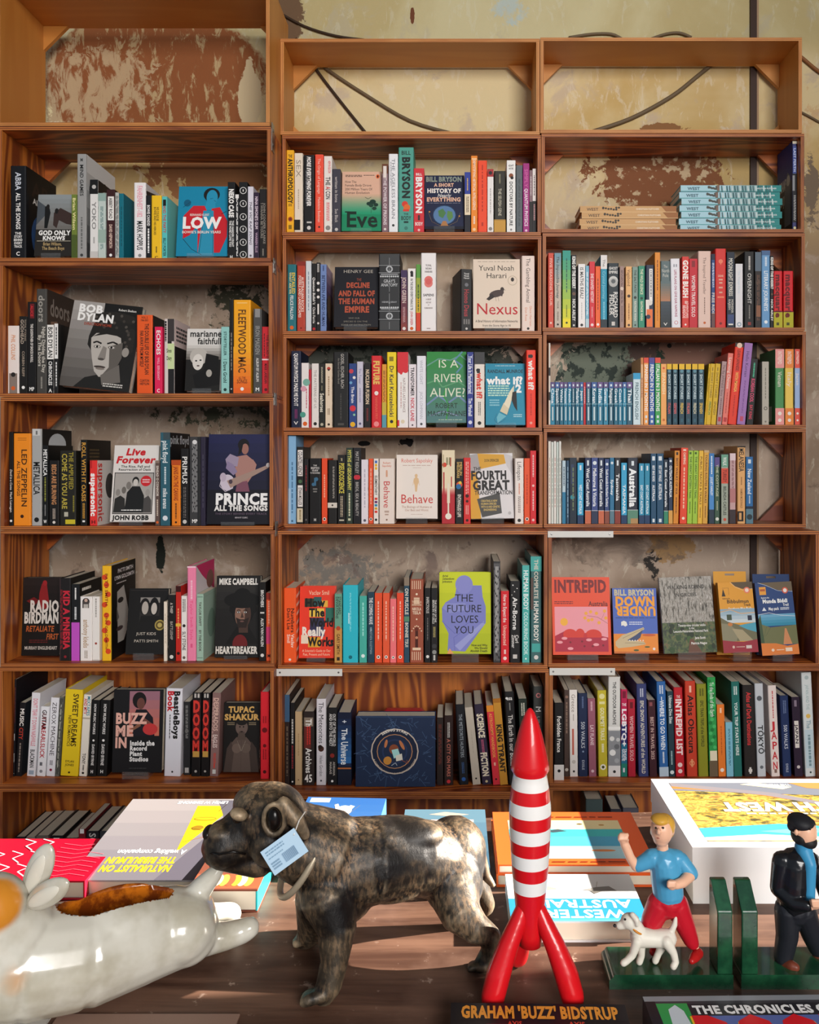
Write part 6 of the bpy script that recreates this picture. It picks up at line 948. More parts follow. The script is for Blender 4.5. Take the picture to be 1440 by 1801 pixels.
B(735, 772, 113, 'E6492D', '#|.02|.04|F0E0C8|.3|.7;CAMPING|.06|.22|.3|F4E0C8;~|.26|.8|.3|F4C8A8;*|.93|.2|F4E0C8', 'tall red-orange CAMPING spine', a=1.2)
for xa, xb, nm in ((774, 800, 'lime green guide spine, left of two'), (802, 828, 'lime green guide spine, right of two')):
    B(xa, xb, 128, 'A2C842', '#|.02|.05|3A5A14|.2|.6;THE GREAT EASTERN TRAIL|.08|.66|.4|3A5A14;~|.7|.86|.3|3A5A14', nm, a=1.2)
B(830, 854, 128, 'E8B83E', 'PUBLIC TRACKS & TRAILS|.08|.74|.4|7A4A0E;~|.78|.92|.3|7A4A0E', 'yellow-orange trail guide spine, left of two', a=1.2)
B(856, 882, 126, 'DAA444', '#|0|.03|C9A878;TOURING ROUTES & WALKS|.06|.72|.4|6A400E;~|.76|.92|.3|6A400E', 'yellow-orange trail guide spine, right of two', a=1.2)
B(890, 917, 142, '4C8CCA', '#|0|.3|3A7AB8;~|.04|.3|.4|EDF2F6;JULIET HARLEY|.34|.6|.4|EDF2F6;#|.8|1|2A3A4A', 'sky blue spine between yellow and dark green')
B(920, 946, 163, '3E5A48', '#|0|.14|5A4A88;THE COTTAGE|.1|.6|.4|C9C9A8;~|.66|.8|.3|C9C9A8;*|.93|.34|E0E0D4', 'dark green spine with a purple top')
B(955, 991, 148, 'A2AA9A', '#|0|.18|6AA088;#|.2|.42|D8503A;WALK|.04|.16|.5|E8ECE4;TURKEY|.22|.4|.5|6A1E14;BELINDA CASTLES|.46|.88|.4|3A4038;*|.94|.22|C8503A', 'grey-green spine with a red block')
B(1000, 1030, 142, 'C8A2A2', '#|0|.1|E0C8CC;~|.1|.6|.4|8A5A60|.5|2;#|.5|.7|B87A7A;#|.8|1|3A3034', 'dusty pink spine left of MELANESIA')
B(1040, 1082, 103, 'E2AA6C', '#|0|.02|2A2018;MELANESIA|.03|.33|.6|2A2018;~|.4|.5|.2|8A5A2A;HAMISH MCDONALD|.55|.8|.26|8A5A2A;#|.84|.97|1A1614|.0|.75;#|.86|.95|D8A468|.2|.5', 'tan MELANESIA spine with a black block at its foot', hard=True)
B(1085, 1122, 160, '2A6AA4', '#|.04|.1|D8E0E4|.3|.7;New Zealand|.18|.56|.5|EDF2F4;~|.58|.7|.3|C9D8E4;#|.74|.78|1A2A40;#|.78|1|5A8090;*|.9|.4|2A3A40', 'blue New Zealand spine at the right end of the row')

shelf('R6', 950, 930, 2.94, .04)
face(66, 369, 252, 652, 'E84A2E', [('r', 0, 0, 1, 1, 'E9502F'), T('`INTREPID', .04, .045, .95, .195, '7A1E22', asp=1.1), ('d', .04, .31, .36, .355, '7A1E22', 2), T('Australia', .63, .315, .96, .375, '5A1A1E'), ('r', .04, .385, .95, .96, 'EE9AA4'), ('e', .2, .58, .065, .05, 'F2B23A'), ('l', [(.95, .6), (.78, .52), (.6, .5)], .003, '5A2A2A'), ('l', [(.84, .55), (.9, .46)], .002, '5A2A2A')] + [('e', u, v, .028, .021, 'F0A83A') for u, v in ((.58, .47), (.56, .53), (.66, .45), (.68, .55), (.76, .47), (.8, .59), (.9, .44), (.92, .53), (.62, .56))] + [('p', [(.04, .76), (.2, .7), (.4, .74), (.6, .72), (.95, .78), (.95, .96), (.04, .96)], 'B01E3C'), ('e', .3, .74, .12, .07, 'D8382A'), ('e', .47, .74, .08, .075, 'D8382A'), ('e', .7, .75, .14, .075, 'D8382A'), ('e', .56, .77, .03, .05, 'C82A30'), ('r', .04, .78, .95, .96, 'B01E3C')] + [('e', u, v, .05, .018, 'F0A0A8') for u, v in ((.2, .79), (.62, .81), (.88, .8), (.74, .87), (.3, .92), (.12, .84))] + [('e', u, v, .018, .013, '7A1028') for u, v in ((.3, .84), (.5, .83), (.54, .89), (.68, .89), (.86, .88))], 'face-out red Australia book with pink desert picture', T=.03, lean=10, spine='C83A24')
face(382, 612, 308, 645, '3E5CB0', [('r', 0, 0, 1, .7, '4A66B8'), ('r', 0, .7, 1, 1, 'E88A2E'), T('`BILL BRYSON', .04, .025, .95, .11, 'C9BC98'), T('`DOWN', .06, .135, .97, .27, 'F2A02A'), ('t', '`UNDER', .97, .42, .06, .29, 'F2A02A', {}), ('d', .06, .45, .95, .465, '1E2A5A', 1), ('p', [(.18, .52), (.24, .5), (.3, .52), (.32, .57), (.27, .59), (.22, .57), (.18, .58)], 'E8E4DC'), ('d', .36, .51, .66, .57, 'C9D0E4', 2), ('e', .8, .72, .15, .02, 'C85A2A'), ('p', [(.04, .82), (.2, .72), (.45, .66), (.68, .6), (.7, .63), (.5, .72), (.3, .8), (.68, .82), (.72, .86), (.4, .9), (.1, .92), (.04, .88)], 'C9B48C'), ('p', [(.3, .8), (.5, .72), (.66, .64), (.6, .76), (.5, .81)], '3E4A70'), ('l', [(.2, .77), (.45, .69), (.68, .62)], .004, '5A4A34'), ('l', [(.25, .84), (.5, .84), (.7, .85)], .004, '5A4A34')] + [('p', [(.34 + .06 * i, .81), (.36 + .06 * i, .79), (.38 + .06 * i, .81)], 'F4F0E4') for i in range(6)] + [('e', .5, .95, .06, .015, '4A5A2A'), ('e', .75, .9, .06, .012, '4A5A2A'), ('e', .9, .93, .03, .02, 'E8E0D8'), ('r', 0, .97, 1, 1, 'C86A24')], 'face-out blue and orange DOWN UNDER book with a crocodile', T=.024, lean=10)
_rr = random.Random(3)
BARK = print_tex('bush_bark_print', ['2A2620', '5A544A', '8A847A', 'B4AEA6', '6A5E4E', 'D0CAC4'], 55, (2.2, 1, .55))
FERN = print_tex('bush_fern_print', ['141C10', '24341C', '3E5228', '5A6634', '6E5038'], 60, (1.2, 1, 1))
face(642, 915, 250, 642, '5E5A50', [('m', 0, 0, 1, .66, BARK), ('m', 0, .6, 1, 1, FERN)] + [('l', [(_rr.random(), _rr.random() * .6), (0, 0)], 0, 'k')][:0] + [('l', [(u, v), (min(max(u + du, 0), 1), min(v + dv, 1)), (min(max(u + du * .2, 0), 1), min(v + dv * 1.7, 1))], .0016, c) for u, v, du, dv, c in ((_rr.uniform(.03, .95), _rr.uniform(.0, .55), _rr.uniform(-.07, .07), _rr.uniform(.03, .12), _rr.choice(('B8B4B0', '3A3630', '8E8A84', '5A4A3A', 'D0CCC8'))) for _ in range(40))] + [('e', _rr.uniform(.04, .96), _rr.uniform(.62, .97), _rr.uniform(.03, .07), _rr.uniform(.02, .05), _rr.choice(('2E4A24', '3E5A2A', '20301A', '4A5A30', '1A2416'))) for _ in range(14)] + [('p', [(.45, 1), (.5, .82), (.56, .82), (.72, 1)], '6A4432'), T('^WALKING ROUND', .14, .11, .86, .16, '1E1C1C'), T('^IN CIRCLES', .28, .215, .7, .26, '1E1C1C'), T('Twenty-nine circular walks', .3, .625, .82, .655, 'E4E0D8'), T('in the', .5, .665, .6, .69, 'E4E0D8'), T('Leeuwin-Naturaliste National Park', .2, .7, .86, .73, 'E4E0D8'), T('Jane Scott', .6, .79, .8, .82, 'F0ECE4'), T('Patricia Negus', .52, .86, .82, .89, 'F0ECE4')], 'face-out bushland photograph book between blue and mustard books', T=.016, lean=10, roll=-2, spine='s')
_sea = [('g', 0, .38, 1, .58, '8AA8BC', 'C9D4D8', 4), ('p', [(0, .5), (.2, .56), (.45, .6), (.6, .62), (1, .66), (1, .84), (0, .84)], '6E6A4E'), ('p', [(.5, .62), (.7, .6), (1, .58), (1, .72), (.75, .68)], '4AA0B8'), ('p', [(0, .58), (.25, .6), (.5, .72), (.4, .84), (0, .84)], '8A8468'), ('p', [(.3, .66), (.6, .68), (.9, .84), (.5, .84)], 'A89A78')]
face(948, 1128, 277, 640, 'E09A2C', [('r', 0, 0, 1, .45, 'E29C2C'), ('p', [(.38, 0), (1, 0), (1, .1), (.7, .1), (.5, .06)], '5A4A34'), ('l', [(.36, .0), (.5, .07), (.72, .12), (1, .1)], .004, 'F4E0B8'), ('e', .83, .12, .09, .045, 'E8785A'), ('e', .83, .12, .055, .028, 'F4D8C8'), ('p', [(.09, .2), (.14, .09), (.2, .2)], '2A2014'), ('l', [(.12, .08), (.3, .08), (.3, .18)], .004, '4A3A20'), T('Guide to the', .1, .22, .32, .24, '3A2A14'), T('Bibbulmun', .22, .25, .86, .3, '2E2214'), T('Track', .7, .31, .9, .345, '2E2214'), T('Southern Map Pack', .25, .36, .92, .395, 'F8ECD8')] + _sea + [('l', [(0, .42), (.3, .39), (.6, .45), (1, .44)], .01, 'E29C2C'), ('l', [(0, .43), (.3, .4), (.6, .46), (1, .45)], .003, 'F4E8D0'), ('r', .18, .46, .32, .54, '3A4A3A'), ('r', .78, .48, .9, .55, '16223A'), ('e', .26, .6, .07, .025, 'C97A3A'), ('p', [(0, .82), (.3, .84), (.6, .85), (1, .82), (1, 1), (0, 1)], '9A2434'), ('e', .3, .92, .035, .02, 'D8B8A8'), ('d', .38, .91, .62, .93, 'D8B8A8', 1), ('r', .66, .9, .82, .945, 'D8C8C0')], 'face-out mustard trail map book with a coast photo', T=.022, lean=10, roll=-2, spine='E09A2C', st=True, d=.0)
face(1148, 1340, 277, 652, '1C3C74', [('r', 0, 0, 1, .45, '1E4078'), ('p', [(.1, 0), (1, 0), (1, .13), (.7, .13), (.4, .07)], '6A5A44'), ('l', [(.08, .0), (.3, .04), (.6, .12), (1, .14)], .005, 'D8E0E8'), ('r', .1, .06, .28, .17, 'E8A03A'), ('r', .12, .09, .26, .12, 'B85A2A'), ('e', .8, .12, .08, .045, 'D8583A'), ('e', .8, .12, .05, .028, 'F0E4DC'), T('Explore the', .13, .2, .35, .22, 'E4E8EC'), T('`Munda Biddi', .16, .235, .84, .285, 'F4F4F2'), T('Trail', .7, .3, .86, .335, 'F4F4F2'), ('p', [(.12, .39), (.18, .34), (.24, .39)], 'E4E8EC'), T('Map pack', .3, .345, .58, .385, 'F4F4F2'), ('d', .62, .35, .86, .39, 'E4E8EC', 2), ('g', 0, .44, 1, .6, '6AA8C8', '2A8AA8', 4), ('l', [(0, .44), (.3, .42), (.6, .46), (1, .48)], .008, 'D8E0E8'), ('p', [(0, .56), (.3, .62), (1, .6), (1, .86), (0, .86)], '6E7048'), ('p', [(.6, .86), (.68, .64), (.72, .64), (.84, .86)], 'D08A5A'), ('p', [(0, .5), (.06, .44), (.1, .86), (0, .86)], '3E5234'), ('l', [(.1, .74), (.2, .6)], .005, '4A5A3A'), ('l', [(.14, .74), (.3, .62)], .005, '4A5A3A'), ('p', [(0, .83), (.4, .84), (.7, .88), (1, .86), (1, 1), (0, 1)], 'E07E34'), ('e', .3, .93, .04, .02, 'F0D8C0'), ('d', .4, .92, .6, .94, 'F0D8C0', 1), ('r', .64, .905, .82, .955, 'F0D8C0')], 'face-out dark blue trail map pack with orange base', T=.03, lean=9, roll=-3, spine='1C3C74', st=True, d=-.005)
# hanging tabs of the packs standing behind
for (x0, x1, yt, cc, nm) in ((918, 1090, 218, 'E2A030', 'plain mustard map pack standing behind the mustard trail book'), (1124, 1318, 232, '1C3A6C', 'dark blue map pack with hang slot behind the trail map pack')):
    D = DB + .095; X0, X1 = wx(950 + x0 / 2.94, D), wx(950 + x1 / 2.94, D); w = X1 - X0; zf = CRATES['R6']['zf'] + .0026; h = wz(930 + yt / 2.94, D + .04) - zf
    r = empty('map_pack', ((X0 + X1) / 2, D + .01, zf), (-math.radians(8), 0, 0)); tag(r, nm, 'map pack', 'map packs standing behind the trail books')
    b = MB(); b.box(-w / 2, w / 2, 0, .012, 0, h * .85, M(cc)); b.build('wallet', r)
    b = MB(); s = h * .85; c_ = M(cc); hw = .016
    b.box(-w / 2, -hw, .004, .0055, s, h, c_); b.box(hw, w / 2, .004, .0055, s, h, c_); b.box(-hw, hw, .004, .0055, s, h - .014, c_); b.box(-hw, hw, .004, .0055, h - .007, h, c_); b.build('hang_tab', r)

shelf('R7', 950, 1170, 2.94, .05)
B(72, 122, 195, '151517', 'Forbidden France|.17|.64|.4|EDEAE4;#|.8|1|E4E0DC;*|.88|.16|1A1A1A', 'black Forbidden France spine with a white foot, leftmost', d=-.03, x=True)
CR['last'] = wx(950 + 123 / 2.94, CR['Ds'])
B(124, 149, 128, '4B3A34', '*|.08|.3|8A6A5A;~|.14|.5|.5|8A7060;*|.92|.34|C9C0B4', 'brown spine behind Forbidden France')
B(152, 194, 127, 'ECE5DF', '^Greece|.05|.26|.46|8A7A70;~|.28|.36|.2|A89A90;#|.45|.75|C86A5A|.3|.55;*|.83|.24|C9C0B8;*|.94|.14|2A2624', 'white Greece spine', a=-.5)
B(198, 247, 145, '1E2A4A', '~|.04|.18|.3|5A6A90;^500 WALKS|.34|.66|.38|D8DCE4;*|.7|.1|8A9AB8;^EXISLE|.8|.92|.24|C9D0DC', 'navy 500 WALKS spine, left of the two', a=-.5)
B(252, 290, 172, '9A5B6D', '~|.04|.16|.4|D8B0B8;LAT FLANE|.34|.6|.44|E8CCD0;*|.93|.2|E0C0C8', 'mauve spine between 500 WALKS and the olive-yellow one', a=-1)
B(302, 349, 130, 'C6B632', '*|.07|.3|E4DC9A;#|.13|.16|E4DC9A|.2|.8;GOURMET TRAILS|.2|.58|.4|EDE8C0;~|.62|.72|.4|EDE8C0;*|.89|.32|F0ECD8;*|.89|.16|4A4A1A', 'olive-yellow GOURMET TRAILS spine', a=-1)
B(352, 414, 60, 'D9D7D2', 'THE OUTDOOR ARCHIVE|.05|.48|.26|1E1C1C;#|.5|.53|F0EEEA;#|.54|.89|8E9094;*|.62|.2|E4E2DE|.3;*|.7|.22|6A6C70|.7;*|.76|.26|EDEBE8|.35;*|.84|.2|A8AAAE|.7;*|.63|.16|C9C9C9|.8;#|.89|1|E8E6E4;*|.95|.12|2A2A2A', 'tall white OUTDOOR ARCHIVE spine with grey flowers')
B(418, 449, 125, 'BF2150', '#|.4|1|2A2E6A;#|.62|.85|1E6A8A;#|.85|1|1E7A6A;#|.02|.1|7A1030|.2|.8;=THE|.16|.19|.7|F0E4E8;`LGBTQ+|.2|.68|.66|F4F0F2;TRAVEL|.68|.82|.36|F0ECF0|.7;GUIDE|.68|.82|.36|F0ECF0|.34;#|.9|.95|D8D4E0|.3|.6', 'crimson and blue LGBTQ+ travel guide spine')
B(455, 493, 175, 'AE1C32', '#|.04|.12|6A0E1C|.3|.7;WOMEN TRAVEL SOLO|.22|.8|.46|E8B0B0', 'crimson WOMEN TRAVEL SOLO spine in the low crate', a=-.5)
B(509, 561, 97, '353D6E', '~|.05|.14|.4|C9CCDC|.5|2;EPIC SNOW ADVENTURES of the WORLD|.18|.97|.34|D8D0C0', 'indigo EPIC SNOW ADVENTURES spine', a=-1.5)
B(566, 604, 180, '3B1822', '#|.03|.08|8A4A50|.2|.6;BEST IN TRAVEL 2025|.22|.78|.42|C9A8A0', 'dark maroon BEST IN TRAVEL spine', a=-1.5)
B(617, 664, 85, '2E64A4', '~|.04|.13|.5|D8E0EA|.5|2;#|.16|.2|D8E0EA|.45|.55;WHERE TO GO WHEN|.2|.72|.44|F0F4F6;~|.74|.86|.3|D8E0EA;#|.9|1|B8C9D8', 'blue WHERE TO GO WHEN spine', a=-2)
B(667, 697, 135, '203A45', 'Ultimate Dive Sites|.05|.38|.5|D8E0E0;~|.7|.86|.4|A8C0C4;*|.95|.34|D8E0E0', 'dark teal Dive Sites spine', a=-1.5)
B(701, 747, 115, 'BE1D2A', '=THE|.09|.12|.4|F0D0CC;`INTREPID LIST|.13|.76|.6|F4DCD8;*|.87|.26|F0D0CC;*|.94|.24|F0D0CC', 'red THE INTREPID LIST spine', a=-1.5)
B(759, 814, 82, 'C63D26', '#|.05|.12|F0B8A0|.4|.6;Atlas Obscura|.15|.76|.52|1E1412;*|.86|.24|E8A070;*|.86|.18|C63D26;~|.82|.9|.3|E8A070', 'brick red Atlas Obscura spine', a=-1.5)
B(819, 870, 97, '8B8B22', '~|.05|.13|.5|4A4A12|.5|2;EPIC TRAIN TRIPS of the WORLD|.18|.68|.3|3A3A10', 'olive EPIC TRAIN TRIPS spine', a=-1.5)
B(876, 918, 62, '2C9A4C', ''.join('*|%.3f|.22|%s|%.2f;' % (.04 + .035 * i, ('1E7A3A', '4AB868')[i % 2], (.25, .7, .45)[i % 3]) for i in range(20)) + '^To the Ends of the Earth|.05|.4|.46|F0F4EC;#|.74|.84|E8DCC0|.1|.95;#|.84|1|6A5A44', 'green leafy-patterned tall spine', a=-1.5)
B(922, 960, 203, 'E77B2B', '~|.05|.12|.4|F8D8B8;~|.3|.7|.2|B8521A;*|.91|.26|F4E4D4', 'plain orange spine', a=-1.5)
B(964, 1000, 295, '80BDD2', '~|.12|.8|.3|3A7A90|.5|2', 'short light blue spine', a=-1.5)
B(1003, 1044, 85, '1F6B63', '~|.05|.14|.5|D8E4E0|.5|2;YOUR TRIP STARTS HERE|.22|.78|.36|E4ECE8', 'teal YOUR TRIP STARTS HERE spine', a=-2)
B(1056, 1118, 103, '251F1D', 'Atlas of Dark Destinations|.08|.66|.36|D8383A;#|.92|.95|D8D4CE|.35|.65;#|.9|.97|D8D4CE|.42|.58', 'black Dark Destinations spine in red letters', a=-1.5)
B(1124, 1168, 95, 'C8CCD1', '*|.16|.3|5A5E64;TŌKYŌ|.45|.76|.56|1E2024;*|.9|.2|6A6E74', 'pale grey TOKYO spine', a=-2)
B(1196, 1240, 105, 'EADBD4', '~|.06|.36|.2|C84A4A;' + ''.join('=%s|%.2f|%.2f|.6|C82A34;' % (c, .4 + .11 * i, .48 + .11 * i) for i, c in enumerate('JAPAN')) + '#|.92|.96|8A6A60|.35|.65', 'white JAPAN spine in red capitals', a=-2.5)
B(1256, 1300, 158, '1F305A', '~|.06|.22|.4|6A7AA0|.5|2;^500 WALKS|.36|.66|.4|D8DCE8;^EXISLE|.84|.95|.26|C9D0E0', 'navy 500 WALKS spine, right of the two', a=-2.5)
B(1316, 1358, 165, '2B1C30', '#|.04|.12|8A7A8A|.3|.6;#|.3|.64|E0D8D0|.2|.72;JAPAN|.32|.62|.34|2B1C30|.46;*|.88|.2|C9C0C0', 'dark plum JAPAN spine with a white label', a=-2.5)
B(1372, 1426, 38, 'DCE2E1', '*|.05|.2|B0C0C0;^JAPAN AND THE|.12|.36|.3|9AB8B8;*|.42|.22|E8C060;The|.46|.54|.4|8AA8B0;#|.55|.92|C4D8E0|.1|.9;~|.6|.9|.4|7A98A0;*|.96|.1|3A4A4A', 'tall pale white-blue spine at the right end', a=-2.5, hard=True)
shelf('R8', 950, 1384, 3, .06)
B(240, 330, 66, '4A5A5A', '', 'grey-green book lying low in the dark lowest crate, left', depth=.12)
B(370, 430, 118, '3A3A44', '', 'dark book standing in the dark lowest crate, middle', depth=.12)
B(435, 520, 112, '5A5A66', '', 'grey book standing in the dark lowest crate, right', depth=.12)
# ================= display table and what stands on it
TZ = ZC - .60
def tabletop_mat():
    a = NT('table_wood', .34); a.b.inputs['Specular IOR Level'].default_value = .3; p = a.pos()
    n1 = a.noise(a.mapv(p, (2, 22, 22)), 1.5, 5, .6, .4); n2 = a.noise(p, 40, 4, .7); n3 = a.noise(p, 5, 5, .6)
    c = a.mix(a.step(n1, .35, .7), hexlin('432C22'), hexlin('6E5040'))
    c = a.mix(a.math('MULTIPLY', a.step(n3, .5, .7), .35), c, hexlin('856656'))
    c = a.mix(a.math('MULTIPLY', a.step(n2, .62, .72), .5), c, hexlin('BBA392'))
    a.col(c); a.put(a.b.inputs['Roughness'], a.math('ADD', .30, a.math('MULTIPLY', n3, .25))); a.bump(n1, .12, .001)
    return a.m
TW = tabletop_mat(); TD = M('3E2418', .5)
tb = empty('display_table', (0, .9, 0)); tag(tb, 'dark scratched wooden display table in the foreground', 'table')
out = [(-1.15, .55), (1.05, .55), (1.05, 1.44), (.1, 1.375), (-.62, 1.275), (-1.15, 1.2)]
mb = MB(); n = len(out); vs = [(x, y - .9, TZ - .035) for x, y in out] + [(x, y - .9, TZ) for x, y in out]
mb.add(vs, [(i, (i + 1) % n, (i + 1) % n + n, i + n) for i in range(n)] + [tuple(range(n))[::-1], tuple(range(n, 2 * n))], TW); mb.build('top', tb, bevel=.003)
mb = MB(); mb.box(-1.05, .95, -.28, -.255, TZ - .13, TZ - .0352, TD); mb.build('apron', tb)
for x, y in ((-1.03, -.28), (.9, -.28), (-1.03, .24), (.9, .4)):
    mb = MB(); mb.box(x, x + .06, y, y + .06, 0, TZ - .0352, TD); mb.build('leg', tb)

def lying(name, x0, x1, D0, D1, z0, T_, col, elems, label, flip=True, spine='l', spinecol=None, rotz=0, tilt=0, cat='book', group='books lying on the table', gloss=.3, spart=None, curl=0):
    w, L = x1 - x0, D1 - D0
    r = empty(name, ((x0 + x1) / 2, D0, z0), (math.radians(tilt), 0, math.radians(rotz))); tag(r, label, cat, group)
    t = .0022; cm = M(col, gloss); sc = M(spinecol or col, gloss); mb = MB()
    mb.box(-w / 2, w / 2, 0, L, 0, t, cm)
    N = 12
    def zt(u): return T_ + curl * (abs(2 * u - 1) ** 3) if curl else T_
    for i in range(N if curl else 1):
        k = N if curl else 1; a, b = i / k, (i + 1) / k
        xa, xb = -w / 2 + a * w, -w / 2 + b * w; za, zb = zt(a), zt(b)
        mb.add([(xa, 0, za - t), (xb, 0, zb - t), (xb, L, zb - t), (xa, L, za - t), (xa, 0, za), (xb, 0, zb), (xb, L, zb), (xa, L, za)], [(3, 2, 1, 0), (4, 5, 6, 7), (0, 1, 5, 4), (2, 3, 7, 6), (1, 2, 6, 5), (3, 0, 4, 7)], cm)
    sx = {'l': (-w / 2, -w / 2 + t), 'r': (w / 2 - t, w / 2)}.get(spine)
    if sx: mb.box(sx[0], sx[1], 0, L, t, T_ - t, sc)
    elif spine == 'n': mb.box(-w / 2, w / 2, 0, t, t, T_ - t, sc)
    def mp(u, v, e):
        if flip: uu, vv = 1 - u, v
        else: uu, vv = u, 1 - v
        return (-w / 2 + uu * w, vv * L, zt(uu) + e)
    if elems: art(mb, mp, w, L, elems, gloss)
    if spart: art(mb, lambda u, v, e: (-w / 2 + u * w, -e, T_ * (1 - v)), w, T_, spart, gloss)
    mb.build('cover', r)
    pg = MB(); a, b = -w / 2 + (t if spine == 'l' else .0025), w / 2 - (t if spine == 'r' else .0025)
    pg.box(a + .0002, b - .0002, .0025, L - .003, t + .0001, T_ - t - .0001, PAGE); pg.build('pages', r)
    return r
def xs_(px, D): return wx(px, D)
# white jigsaw box with a coast photograph, lettering faces the far side
r = empty('puzzle_box', (.319, 1.102, TZ)); tag(r, 'large white box with an upside-down SOUTH WEST coast picture on its lid', 'box')
wB, lB, hB = .36, .234, .0765; wm = M('ECEBEA', .45)
mb = MB(); mb.box(.001, wB - .001, .001, lB - .001, 0, .040, wm); mb.build('tray', r, bevel=.001)
mb = MB(); mb.box(0, wB, 0, lB, .0402, hB, wm)
BUSH = print_tex('coast_scrub_print', ['3A3824', '5E5430', '9A7E2E', 'C0A050', 'A86A34', '6E5A34'], 42, (1, 2.2, 1))
el = [('m', .07, .07, .93, .93, BUSH)]
el += [('p', [(.07, .08), (.93, .08), (.93, .2), (.6, .24), (.3, .2), (.07, .26)], 'D8C9B0'), ('p', [(.1, .2), (.4, .12), (.7, .16), (.93, .12), (.93, .24), (.6, .3), (.4, .26), (.2, .3)], '3FA0C4'), ('p', [(.3, .2), (.6, .17), (.7, .2), (.5, .25)], '6AC0D8'), ('p', [(.93, .8), (.93, .93), (.07, .93), (.07, .78), (.3, .72)], '6A6E78'), ('p', [(.93, .88), (.6, .8), (.2, .52), (.26, .52), (.66, .78), (.93, .83)], 'C0703A'), ('p', [(.93, .93), (.5, .76), (.14, .44), (.18, .44), (.55, .72), (.93, .87)], '7A7478'), ('p', [(.55, .93), (.4, .86), (.45, .82), (.62, .9)], 'E8D8A0'), ('p', [(.07, .93), (.2, .8), (.34, .84), (.4, .93)], 'C07A44'),
       T('THE WESTERN', .4, .88, .55, .905, 'F0EEEA'), T('`SOUTH WEST', .12, .48, .78, .6, 'F4F2EE'), ('d', .3, .43, .7, .455, 'F0EEEA', 1)]
def lidmp(u, v, e): return (wB * (1 - u), lB * v, hB + e)
art(mb, lidmp, wB, lB, el, .4); mb.build('lid', r, bevel=0)
# book stack right of the rocket
lying('book', xs_(900, 1.0), .240, 1.015, 1.130, TZ, .026, 'E8E8E6', [('r', 0, .0, 1, .46, '2A86C0'), ('g', 0, .0, 1, .1, '58B8D8', '2A86C0', 3), T('WESTERN', .14, .07, .86, .22, 'F4F2EE'), T('AUSTRALIA', .08, .27, .92, .42, 'F4F2EE'), ('r', 0, .45, 1, .47, 'A8DCE4'), ('p', [(.15, .62), (.3, .6), (.42, .64), (.3, .7), (.2, .72)], '8E8A84'), ('p', [(.25, .62), (.33, .55), (.36, .62)], '6A6660'), ('p', [(.6, .66), (.75, .62), (.85, .68), (.7, .74)], '9A968E'), ('l', [(.3, .7), (.28, .82)], .002, '8A7A5A'), ('p', [(.5, .85), (.7, .82), (.9, .86), (.7, .9)], 'B8B4AC')], 'white and blue WESTERN AUSTRALIA bird book lying behind the terrier figure', True, 'l')
lying('book', .058, .279, 1.146, 1.318, TZ, .018, 'E8622A', [], 'orange book lying under the orange framed seascape book', True, 'l', group='books lying on the table')
lying('book', .060, .281, 1.144, 1.314, TZ + .0182, .014, 'EA5F26', [('r', .12, .1, .9, .82, '58B8BE'), ('r', .12, .1, .9, .32, 'A8CCD4'), ('r', .12, .32, .9, .5, '4AA0C0'), ('r', .12, .5, .9, .64, '3EB4B4'), ('r', .12, .64, .9, .82, 'E4CF9A'), ('e', .3, .24, .08, .02, 'D8844A'), ('p', [(.5, .6), (.6, .57), (.66, .6), (.56, .64)], '3A4A50'), ('e', .4, .74, .02, .015, '5A4A34'), ('e', .7, .76, .03, .02, '6A5A3A'), ('e', .25, .72, .02, .015, 'B8863A'), ('d', .1, .03, .85, .055, '7A2410', 1), ('d', .15, .87, .85, .9, '7A2410', 1)], 'orange framed seascape book on top of the orange book, left of the white box', True, 'l')
# books behind the dog
lying('book', xs_(537, 1.39), xs_(672, 1.39), 1.17, 1.36, TZ, .03, '4A86C4', [('g', 0, 0, 1, 1, '4A70A0', '2C5C98', 8), ('p', [(0, .2), (.5, .3), (1, .24), (1, .4), (0, .36)], '7A9CC0'), ('e', .48, .76, .1, .09, 'E4E4E8'), ('p', [(.36, .84), (.46, .62), (.5, .7), (.42, .86)], 'C9CCD4'), ('p', [(.62, .86), (.52, .62), (.48, .7), (.58, .88)], 'C9CCD4'), ('l', [(.3, .86), (.46, .6), (.62, .88)], .002, '8A7A5A'), ('r', .7, .9, .95, .98, 'B8CCE0')], 'light blue book with a flying white bird, behind the dog statue shoulders', True, 'r', tilt=2.0, rotz=-3)
lying('book', xs_(712, 1.3), xs_(853, 1.3), 1.12, 1.305, TZ, .04, '6E93A8', [('g', 0, 0, 1, 1, '3C5C70', '567686', 4), T('BIRDS AND', .2, .58, .8, .7, 'D8A898', ital=.1), ('d', .15, .74, .85, .82, 'D8B0A4', 1), ('p', [(.2, .9), (.4, .86), (.7, .9), (.5, .95)], 'B8A090')], 'slate blue thick book behind the dog statue rump', True, 'r')
